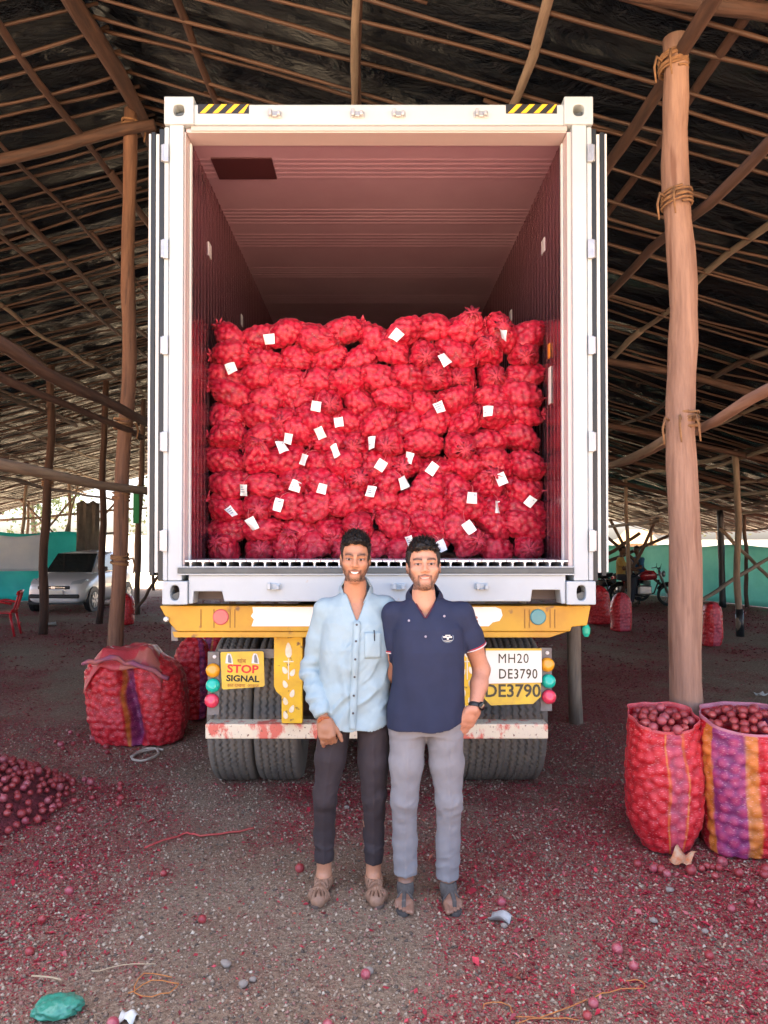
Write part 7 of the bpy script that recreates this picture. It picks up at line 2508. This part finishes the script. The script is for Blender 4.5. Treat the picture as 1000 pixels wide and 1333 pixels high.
def bg_person(loc, rz, label, shirt, trouser, skin, lean=0.0, sit=True):
    """seated sideways figure, forearms forward"""
    root = empty('person', loc, rz, label=label, cat='person')
    hz = 0.86
    sh = hz + .44
    y = -lean
    v = Vol((-.34, -.62, -.01), (.34, .34, 1.72), .011)
    head = (0, y - .05, sh + .24)
    v.ell(head, (.075, .095, .115), .02)
    v.cone((0, y - .02, sh + .14), (0, y, sh), .05, .055, .03)
    v.cone((0, y - .14, sh + .22), (0, y - .15, sh + .20), .015, .012, .01)
    v.loft([(hz - .08, 0, 0, .15, .11), (hz + .15, 0, y * .4, .14, .10), (hz + .40, 0, y, .17, .10), (sh + .03, 0, y, .10, .07)], .03)
    for s in (-1, 1):
        v.chain([(s * .17, y, sh - .02, .05), (s * .21, y - .12, sh - .26, .042), (s * .12, y - .34, sh - .30, .03)], .02)
        hand_prims(v, (s * .12, y - .34, sh - .30), (-s * .2, -1, 0), (0, 0, 1), (-s, 0, 0), 1.0, (.5, .5, .5, .5), 0, (.6, .3), .008)
        v.chain([(s * .09, 0, hz - .04, .085), (s * .17, -.34, hz - .10, .062), (s * .17, -.30, hz - .45, .05), (s * .17, -.26, .10, .038)], .03)
        foot_prims(v, (s * .17, -.26, .09), 0)
    V, F = v.mesh()
    col = np.tile(np.array(skin), (len(V), 1))
    finish(root, 'body', V, F, skin_mat('skin_far'), col)
    v = Vol((-.30, -.45, hz - .15), (.30, .30, sh + .12), .012)
    v.loft([(hz - .10, 0, 0, .165, .125), (hz + .15, 0, y * .4, .155, .118), (hz + .38, 0, y, .180, .115), (sh + .05, 0, y, .09, .075)], .03)
    for s in (-1, 1):
        v.chain([(s * .17, y, sh - .02, .062), (s * .20, y - .07, sh - .17, .060)], .03)
    V, F = v.mesh()
    V = V + .006 * np.stack([vnoise(V * 14, 1), vnoise(V * 14, 2), vnoise(V * 14, 3)], -1)
    finish(root, 'shirt', V, F, shirt)
    v = Vol((-.30, -.46, .05), (.30, .20, hz + .05), .012)
    for s in (-1, 1):
        v.chain([(s * .09, 0, hz - .04, .098), (s * .17, -.34, hz - .10, .075), (s * .17, -.30, hz - .45, .066), (s * .17, -.265, .16, .055)], .03)
    v.loft([(hz - .12, 0, 0, .165, .12), (hz + .02, 0, 0, .155, .115)], .03)
    V, F = v.mesh()
    finish(root, 'trousers', V, F, trouser)
    v = Vol((-.13, y - .20, sh + .14), (.13, y + .12, sh + .42), .009)
    v.ell((0, y - .035, sh + .268), (.083, .10, .10), .01)
    V, F = v.mesh()
    L = V - np.array(head)
    keep = (L[:, 2] > .045) | ((L[:, 1] > -.0) & (L[:, 2] > -.05))
    F = F[keep[F].all(1)]
    V = V + .005 * np.stack([vnoise(V * 60, 1), vnoise(V * 60, 2), vnoise(V * 60, 3)], -1)
    finish(root, 'hair', V, F, hair_m)
    return root


bg_person((gx(808, 20.2), 20.2, 0), R(62), 'far seated person in a mustard yellow shirt by the motorcycles', pm('mustard_cotton', (.42, .28, .07), (.34, .22, .06), rough=.85, scale=6), pm('dark_denim', (.03, .035, .05), rough=.9), (.10, .05, .03))
bg_person((gx(838, 20.9), 21.2, 0), R(-60), 'far seated person in a bright blue shirt on a motorcycle', pm('blue_cotton', (.03, .12, .27), (.02, .09, .20), rough=.85, scale=6), pm('dark_denim', (.03, .035, .05)), (.10, .05, .03), lean=.10)


# ------------------------------------------------------------------ outside the shed
def build_outside():
    # dry thatch roof beyond the right-hand fence
    h = empty('thatched_hut', (gx(840, 33), 34, 0), label='brown thatched hut roof showing above the pale green fence', cat='hut')
    th = pm('dry_thatch', (.33, .20, .09), (.20, .11, .05), rough=.95, scale=10, stretch=(1, 1, .3), bump=.8, bscale=30, bdist=.05)
    MB().add([(-.75, -1, 1.75), (.75, -1, 1.75), (.75, 1.2, 1.75), (-.75, 1.2, 1.75), (-.5, .1, 2.4), (.5, .1, 2.4)], [(0, 1, 5, 4), (2, 3, 4, 5), (1, 2, 5), (3, 0, 4), (0, 3, 2, 1)]).build('roof', th, h)
    MB().box(-.6, .6, -.8, 1.0, 0, 1.76).build('wall', pm('mud_wall', (.35, .26, .18), rough=.95, scale=3, c2=(.28, .20, .14)), h)
    # low whitewashed wall far left, in the sun
    w = MB().box(-40, 1.5, 46.0, 46.4, 0, 2.3).build('boundary_wall', pm('whitewash', (.74, .72, .66), (.64, .61, .55), rough=.9, scale=.6), None)
    tag(w, 'long whitewashed boundary wall in the sun beyond the shed', 'wall')
    w = MB().box(3.2, 60, 44.0, 44.4, 0, 2.0).build('boundary_wall', pm('whitewash', (.74, .72, .66)), None)
    tag(w, 'pale boundary wall in the sun beyond the fence on the right', 'wall')
    # trees
    leaf_m = [pm('leaf_green', (.075, .11, .03), (.045, .075, .02), rough=.6, scale=2), pm('leaf_olive', (.10, .115, .04), (.06, .075, .03), rough=.6, scale=2)]
    bark = pm('tree_bark', (.13, .09, .06), (.08, .055, .04), rough=.9, scale=6, bump=.6)
    for i, (x, y, H, r_, n, lab) in enumerate(((-24, 52, 8.5, 3.6, 2600, 'leafy tree beyond the boundary wall at the far left'), (-15.5, 55, 6.5, 2.8, 1900, 'smaller leafy tree seen between the ridge post and the container'),
                                               (-34, 58, 9.5, 4.2, 2400, 'tall tree at the left edge beyond the tarpaulin'), (26, 56, 8, 3.5, 2000, 'leafy tree beyond the fence on the right'))):
        t = empty('tree', (x, y, 0), label=lab, cat='tree', group='trees beyond the shed')
        g = np.random.default_rng(90 + i)
        mb = MB()
        mb.tube([(0, 0, -.1), (.1, .05, H * .3), (-.1, 0, H * .55), (.05, .1, H * .8)], [.24, .18, .12, .05], 9)
        for k in range(7):
            a = k * 2.4
            z = H * (.35 + .06 * k)
            mb.tube([(0, 0, z), (math.cos(a) * r_ * .35, math.sin(a) * r_ * .35, z + .6), (math.cos(a) * r_ * .7, math.sin(a) * r_ * .7, z + 1.0)], [.09, .06, .025], 6)
        mb.build('trunk', bark, t, True)
        # clumps of leaf faces
        cl = g.normal(size=(26, 3)) * np.array([r_ * .48, r_ * .48, H * .16]) + np.array([0, 0, H * .68])
        c = cl[g.integers(0, 26, n)] + g.normal(size=(n, 3)) * r_ * .17
        A = g.normal(size=(n, 3)); A /= np.linalg.norm(A, axis=1, keepdims=True)
        B = np.cross(A, g.normal(size=(n, 3))); B /= np.linalg.norm(B, axis=1, keepdims=True)
        s = g.uniform(.09, .20, (n, 1))
        V = np.stack([c - A * s, c + B * s * .5, c + A * s, c - B * s * .5], 1).reshape(-1, 3)
        F = np.arange(4 * n).reshape(n, 4)
        link('crown', mesh_np('crown', V, F), leaf_m[i % 2], t)


build_outside()

# ------------------------------------------------------------------ onion skins, grit, loose onions, litter
def flakes(n, xr, yr, size, seed, curve=.35):
    g = np.random.default_rng(seed)
    x = g.uniform(*xr, n * 3); y = g.uniform(*yr, n * 3)
    keep = g.random(n * 3) < np.clip(red_mask(x, y) * 1.15 - .10, 0.06, 1)
    keep &= np.abs(x) < 0.62 * y + .3
    x, y = x[keep][:n], y[keep][:n]
    n = len(x)
    z = ground_z(x, y)
    s = g.uniform(size[0], size[1], n) * np.where(g.random(n) < .12, 1.7, 1)
    a = g.uniform(0, 6.28, n)
    tl = g.normal(0, .45, n); rl = g.normal(0, .35, n)
    ca, sa = np.cos(a), np.sin(a)
    # five-point petal: folded along its length
    L = np.array([(-1, 0, .0), (0, .55, 1), (0, 0, -.2), (0, -.55, 1), (1, 0, .35)])
    lx = L[:, 0][None] * s[:, None]; ly = L[:, 1][None] * s[:, None] * g.uniform(.5, 1.1, n)[:, None]
    lz = L[:, 2][None] * s[:, None] * curve * g.uniform(-.2, 1.2, n)[:, None] + lx * np.sin(tl)[:, None] * .6 + ly * np.sin(rl)[:, None]
    lz = lz - lz.min(1, keepdims=True) + .0015
    X = x[:, None] + lx * ca[:, None] - ly * sa[:, None]
    Y = y[:, None] + lx * sa[:, None] + ly * ca[:, None]
    V = np.stack([X, Y, z[:, None] + lz], -1).reshape(-1, 3)
    T = np.array([(0, 2, 1), (0, 3, 2), (1, 2, 4), (2, 3, 4)])
    F = (T[None] + (np.arange(n) * 5)[:, None, None]).reshape(-1, 3)
    pal = np.array([(.42, .022, .040), (.31, .014, .030), (.52, .045, .065), (.19, .013, .020), (.55, .16, .16), (.42, .12, .07), (.55, .34, .23)])
    c = pal[g.choice(len(pal), n, p=(.30, .24, .17, .13, .08, .05, .03))] * g.uniform(.7, 1.15, (n, 1))
    return V, F, np.repeat(c, 5, 0)


def grit(n, xr, yr, size, seed):
    g = np.random.default_rng(seed)
    x = g.uniform(*xr, n * 2); y = yr[0] + (yr[1] - yr[0]) * g.random(n * 2) ** 1.5
    keep = np.abs(x) < 0.62 * y + .3
    x, y = x[keep][:n], y[keep][:n]
    n = len(x)
    z = ground_z(x, y)
    s = size[0] + (size[1] - size[0]) * g.random(n) ** 4
    D = np.array([(1, 0, 0), (-1, 0, 0), (0, 1, 0), (0, -1, 0), (0, 0, .8), (0, 0, -.5)])
    jit = g.uniform(.65, 1.25, (n, 6, 1))
    P = D[None] * jit + g.normal(0, .15, (n, 6, 3))
    a = g.uniform(0, 6.28, n); ca, sa = np.cos(a)[:, None], np.sin(a)[:, None]
    X = (P[:, :, 0] * ca - P[:, :, 1] * sa) * s[:, None] + x[:, None]
    Y = (P[:, :, 0] * sa + P[:, :, 1] * ca) * s[:, None] + y[:, None]
    Z = P[:, :, 2] * s[:, None] + z[:, None] + s[:, None] * .2
    V = np.stack([X, Y, Z], -1).reshape(-1, 3)
    T = np.array([(0, 2, 4), (2, 1, 4), (1, 3, 4), (3, 0, 4), (2, 0, 5), (1, 2, 5), (3, 1, 5), (0, 3, 5)])
    F = (T[None] + (np.arange(n) * 6)[:, None, None]).reshape(-1, 3)
    pal = np.array([(.36, .25, .17), (.44, .33, .235), (.22, .15, .105), (.12, .085, .062), (.50, .41, .31), (.31, .15, .115)])
    c = pal[g.choice(6, n, p=(.30, .18, .22, .13, .03, .14))] * g.uniform(.75, 1.15, (n, 1))
    return V, F, np.repeat(c, 6, 0)


def build_litter():
    parts = [flakes(170000, (-3.2, 3.2), (2.2, 5.2), (.0018, .0068), 1), flakes(4000, (-3.2, 3.2), (2.2, 5.2), (.008, .016), 6), flakes(120000, (-6, 6), (5.0, 10), (.003, .0095), 2), flakes(45000, (-10, 10), (10, 24), (.008, .022), 3)]
    V, F, C, b = [], [], [], 0
    for v, f, c in parts:
        V.append(v); F.append(f + b); C.append(c); b += len(v)
    me = mesh_np('onion_skins', np.concatenate(V), np.concatenate(F))
    set_col(me, np.concatenate(C))
    o = link('onion_skins', me, pm('onion_skin_flake', (.3, .03, .05), attr='Col', rough=.5))
    tag(o, 'dry red onion skins scattered all over the dirt floor', 'onion skins', kind='stuff')
    v, f, c = grit(95000, (-3.4, 3.4), (2.2, 7.0), (.0026, .012), 5)
    me = mesh_np('gravel', v, f)
    set_col(me, c)
    o = link('gravel', me, pm('grit_stone', (.3, .25, .2), attr='Col', rough=.9))
    tag(o, 'fine brown grit and small stones on the dirt floor', 'gravel', kind='stuff')


build_litter()


def build_heap():
    g = np.random.default_rng(12)
    cx, cy, rr, hh = -2.86, 4.74, 0.82, 0.25
    top = lambda x, y: hh * max(0, 1 - ((x - cx) / rr) ** 2 - ((y - cy) / (rr * 1.0)) ** 2) ** .8
    pts = []
    for k in range(9000):
        x, y = cx + g.uniform(-1, 1) * rr * 1.1, cy + g.uniform(-1, 1) * rr * 1.1
        if x < -0.56 * y - .1: continue
        e = math.hypot((x - cx) / rr, (y - cy) / rr)
        if e > 1.08 or (e > .8 and g.random() < .75): continue
        if all((x - p[0]) ** 2 + (y - p[1]) ** 2 > (.038 + .02 * g.random()) ** 2 for p in pts):
            pts.append((x, y))
    pts.sort(key=lambda p: (p[1] - 3.9) ** 2 + (p[0] + 2.1) ** 2)
    rest = MB()
    for x, y in pts[135:]:
        m_ = random.choice(ONIONS[:5])
        M_ = Matrix.Translation((x, y, top(x, y) + .024)) @ Matrix.Rotation(random.uniform(0, 6), 4, random.choice('XYZ')) @ Matrix.Scale(random.uniform(.5, .85), 4)
        rest.add([M_ @ v_.co for v_ in m_.vertices], [tuple(p_.vertices) for p_ in m_.polygons])
    tag(rest.build('onion_heap', onion_m, None, True), 'far side of the loose onion heap at the left edge', 'onion heap', kind='stuff')
    for x, y in pts[:135]:
        onion((x, y, top(x, y) + .024 + g.uniform(0, .014)), 'red onion in the loose heap at the left edge', 'onions in the heap at the left edge', g.uniform(.5, .85))
    # the ground of the heap
    n = 26
    v, f = [], []
    for i in range(n):
        for j in range(n):
            x, y = cx + (i / (n - 1) - .5) * 2.1 * rr, cy + (j / (n - 1) - .5) * 2.1 * rr
            v.append((x, y, top(x, y) - .012))
            if i and j:
                q = i * n + j
                f.append((q - n - 1, q - 1, q, q - n))
    V = np.array(v); V[:, 2] += .012 * vnoise(V * 18, 4)
    me = mesh_np('heap_of_skins', V, np.array(f), True)
    o = link('heap_of_skins', me, pm('heap_dark', (.22, .026, .034), (.12, .02, .022), rough=.9, scale=25, bump=.9, bscale=60, bdist=.03))
    tag(o, 'dark mound of onion skins under the loose heap at the left edge', 'onion skins', kind='stuff')
    # onions spilled round the slumped sack and elsewhere, one by one
    spots = [(93, 1152, 'small red onion on the dirt below the heap at the left'), (42, 1226, 'bright red onion near the green plastic bag'), (58, 1187, 'red onion half sunk in the dirt at the left edge'),
             (391, 1125 - 0, 'pair sized red onion left of the brown sandals'), (652, 1168, 'pale lilac onion right of the open sandals'), (595, 946 + 110, 'pink onion on the dirt right of the grey trousers'),
             (770, 1298, 'pale pink onion on the dirt, upper one of two at the bottom right'), (762, 1313, 'dark red onion, lower one of two at the bottom right'), (822, 1250, 'dull pink onion in the middle of the right foreground'),
             (801, 1228, 'small pink onion above the dull pink one'), (920, 1231, 'red onion on the dirt below the right hand sacks'), (949, 1173, 'pink onion just below the striped sack'),
             (828, 1116, 'red onion at the left foot of the plain open sack'), (852, 1118, 'dark onion under the plain open sack'), (866, 1130, 'onion in front of the plain open sack'), (895, 1108, 'onion in the gap between the two open sacks'),
             (973, 1166, 'onion near the right edge below the striped sack'), (427, 1323, 'pale lilac onion at the bottom edge, left of centre'), (476, 1260, 'whitish onion on the bare grit in the foreground'),
             (150, 1322, 'red onion beside the scrap of paper at the bottom left'), (215, 1130, 'red onion by the red string'), (265, 1190, 'small onion on grit left of centre')]
    for px, py, lab in spots:
        d = FPX * (EYE - .025) / (py - HY)
        onion((gx(px, d), d, .015 + float(ground_z(np.array([gx(px, d)]), np.array([d]))[0])), lab, None, g.uniform(.5, .75), ONIONS[5] if ('pink' in lab or 'lilac' in lab or 'whitish' in lab) else None)
    k = 0
    for px, py, nn, sp, lab, grp in ((120, 965, 18, .30, 'red onion spilled beside the wide slumped sack', 'onions spilled by the slumped sack'), (90, 1040, 18, .5, 'red onion rolled off the loose heap', 'onions rolled off the heap'),
                                     (905, 1120, 12, .22, 'onion lying against the bottom of the open sacks', 'onions at the foot of the open sacks'), (250, 905, 6, .35, 'red onion on the ground behind the left tyres', 'onions behind the left tyres')):
        d = FPX * EYE / (py - HY)
        for q in range(nn):
            x, y = gx(px, d) + g.normal() * sp * .55, d + g.normal() * sp * .55
            if 820 < py * 0 + px and y > 3.9: y = 3.9 - abs(g.normal()) * .1
            onion((x, y, .014), lab, grp, g.uniform(.5, .85))


build_heap()


def build_scraps():
    def ground_pt(px, py, z=.004):
        d = FPX * (EYE - z) / (py - HY)
        return Vector((gx(px, d), d, z))
    # crumpled green plastic bag
    g = np.random.default_rng(3)
    me = bmesh.new(); bmesh.ops.create_icosphere(me, subdivisions=4, radius=1.0)
    V = np.array([v.co[:] for v in me.verts])
    n = 1 + .22 * vnoise(V * 2.2, 1) + .16 * (1 - 2 * np.abs(vnoise(V * 4.3, 2))) + .06 * vnoise(V * 9, 3)
    V = V * n[:, None] * np.array([.078, .06, .035])
    V[:, 2] = np.maximum(V[:, 2], -.012)
    for v, p in zip(me.verts, V): v.co = p
    m_ = bpy.data.meshes.new('plastic_bag'); me.to_mesh(m_); me.free()
    for p in m_.polygons: p.use_smooth = True
    o = link('plastic_bag', m_, pm('green_film', (.04, .22, .14), (.06, .28, .19), rough=.28, scale=20, bump=.4, bscale=40))
    o.location = ground_pt(78, 1312) + Vector((0, 0, .014)); o.rotation_euler = (0, 0, .3)
    tag(o, 'crumpled green plastic bag at the bottom left corner', 'plastic bag')

    def string(name, pts, r_, mat, label, cat='string'):
        P = []
        pts = [ground_pt(*p, z=.008) for p in pts]
        for i in range(len(pts) - 1):
            for t in (0, .33, .66):
                p0, p1, p2, p3 = pts[max(i - 1, 0)], pts[i], pts[i + 1], pts[min(i + 2, len(pts) - 1)]
                P.append(.5 * (2 * p1 + (p2 - p0) * t + (2 * p0 - 5 * p1 + 4 * p2 - p3) * t * t + (3 * p1 - p0 - 3 * p2 + p3) * t ** 3))
        P.append(pts[-1])
        for p in P: p.z = .007 + .012 * random.random()
        tag(MB().tube(P, r_, 6).build(name, mat, None, True), label, cat)
    orange = pm('orange_twine', (.55, .20, .05), (.40, .13, .04), rough=.8, scale=30)
    string('twine', [(170, 1290), (200, 1275), (235, 1278), (212, 1292), (178, 1288), (190, 1266), (226, 1270)], .0022, orange, 'tangled orange twine on the ground at the bottom left')
    string('twine', [(628, 1310), (632, 1303), (660, 1303), (668, 1318), (700, 1320), (760, 1300), (790, 1288), (835, 1283), (828, 1273), (812, 1276)], .0022, orange, 'long orange twine curling across the right foreground')
    string('twine', [(670, 1330), (700, 1321), (750, 1323)], .002, orange, 'short orange twine end at the bottom edge')
    string('straw', [(122, 1262), (160, 1254), (205, 1251)], .0022, pm('straw', (.45, .33, .2), rough=.8), 'thin straw lying left of the orange twine', 'straw')
    string('stick', [(45, 1268), (84, 1273)], .004, pm('straw', (.45, .33, .2)), 'short pale stick above the green plastic bag', 'stick')
    string('rag_strip', [(190, 1102), (225, 1090), (245, 1083), (262, 1087), (300, 1082), (332, 1078)], .006, pm('red_rag', (.50, .05, .05), (.40, .08, .06), rough=.8, scale=20), 'red net strip lying on the dirt before the left tyres', 'net strip')
    string('rope_loop', [(172, 984), (186, 976), (204, 975), (207, 982), (190, 989), (174, 988), (180, 980), (200, 975), (214, 976)], .010, pm('pale_rope', (.52, .42, .33), (.42, .32, .25), rough=.9, scale=20, bump=.6), 'pale twisted rope loop in front of the slumped sack', 'rope')

    def scrap(px, py, w, h_, mat, label, cat, name='paper_scrap', seed=0, lift=.03):
        n_ = 7
        v, f = [], []
        for i in range(n_):
            for j in range(n_):
                a, b = i / (n_ - 1) - .5, j / (n_ - 1) - .5
                v.append((a * w, b * h_, lift * (.5 + .5 * math.sin(a * 5 + seed)) * (.3 + abs(b)) + .012 * math.sin(b * 7 + seed * 2)))
                if i and j:
                    q = i * n_ + j
                    f.append((q - n_ - 1, q - 1, q, q - n_))
        o = MB().add(v, f).build(name, mat, None, True)
        so = o.modifiers.new('t', 'SOLIDIFY'); so.thickness = .0015
        o.location = ground_pt(px, py) + Vector((0, 0, .006)); o.rotation_euler = (0, 0, seed * 1.3)
        tag(o, label, cat)
    pap = pm('scrap_paper', (.70, .68, .62), (.55, .52, .46), rough=.8, scale=30)
    scrap(170, 1321, .05, .06, pap, 'small folded paper scrap at the bottom left', 'paper', seed=1)
    scrap(650, 1195, .09, .07, pm('clear_scrap', (.42, .40, .38), (.30, .28, .26), rough=.3, scale=20), 'greyish plastic scrap in front of the open sandals', 'plastic scrap', 'plastic_scrap', 2)
    scrap(887, 1120, .12, .10, pm('foil_wrapper', (.62, .45, .28), (.60, .20, .08), rough=.35, scale=25), 'crumpled orange and white wrapper at the foot of the open sacks', 'wrapper', 'wrapper', 3, lift=.07)
    scrap(66, 800 + 14, .35, .25, pap, 'white paper scrap on the ground before the parked car', 'paper', seed=4, lift=.08)
    scrap(990, 905, .12, .10, pap, 'white paper scrap on the dirt at the right edge', 'paper', seed=5)
    scrap(748, 815, .2, .15, pap, 'pale scrap beside the trailer on the right', 'paper', seed=6)
    # stones
    st = pm('pale_stone', (.33, .27, .22), (.24, .19, .155), rough=.9, scale=14, bump=.4)
    for k, (px, py, r_, lab) in enumerate(((296, 1253, .022, 'pale stone on bare grit in the left foreground'), (318, 1278, .02, 'grey stone below the pale stone in the left foreground'), (330, 1272, .015, 'small grey stone beside another in the left foreground'),
                                           (480, 1262, .02, 'whitish stone below the brown sandals'), (452, 1050, .018, 'flat stone between the two men and the tyres'), (655, 1203, .016, 'small stone beside the plastic scrap'),
                                           (870, 1157, .02, 'pale stone below the plain open sack'), (848, 1196, .018, 'pale stone in the right foreground'), (915, 1210, .015, 'small pale stone right of another in the right foreground'))):
        b = bmesh.new(); bmesh.ops.create_icosphere(b, subdivisions=2, radius=r_)
        for v in b.verts:
            q = np.array([v.co[:]]) / r_
            v.co = v.co * (1 + .28 * float(vnoise(q * 1.6 + k * 7, 5)[0]))
            v.co.z *= .62
        m_ = bpy.data.meshes.new('stone'); b.to_mesh(m_); b.free()
        for p in m_.polygons: p.use_smooth = True
        o = link('stone', m_, st); o.location = ground_pt(px, py) + Vector((0, 0, r_ * .4))
        tag(o, lab, 'stone', 'stones on the ground')


build_scraps()
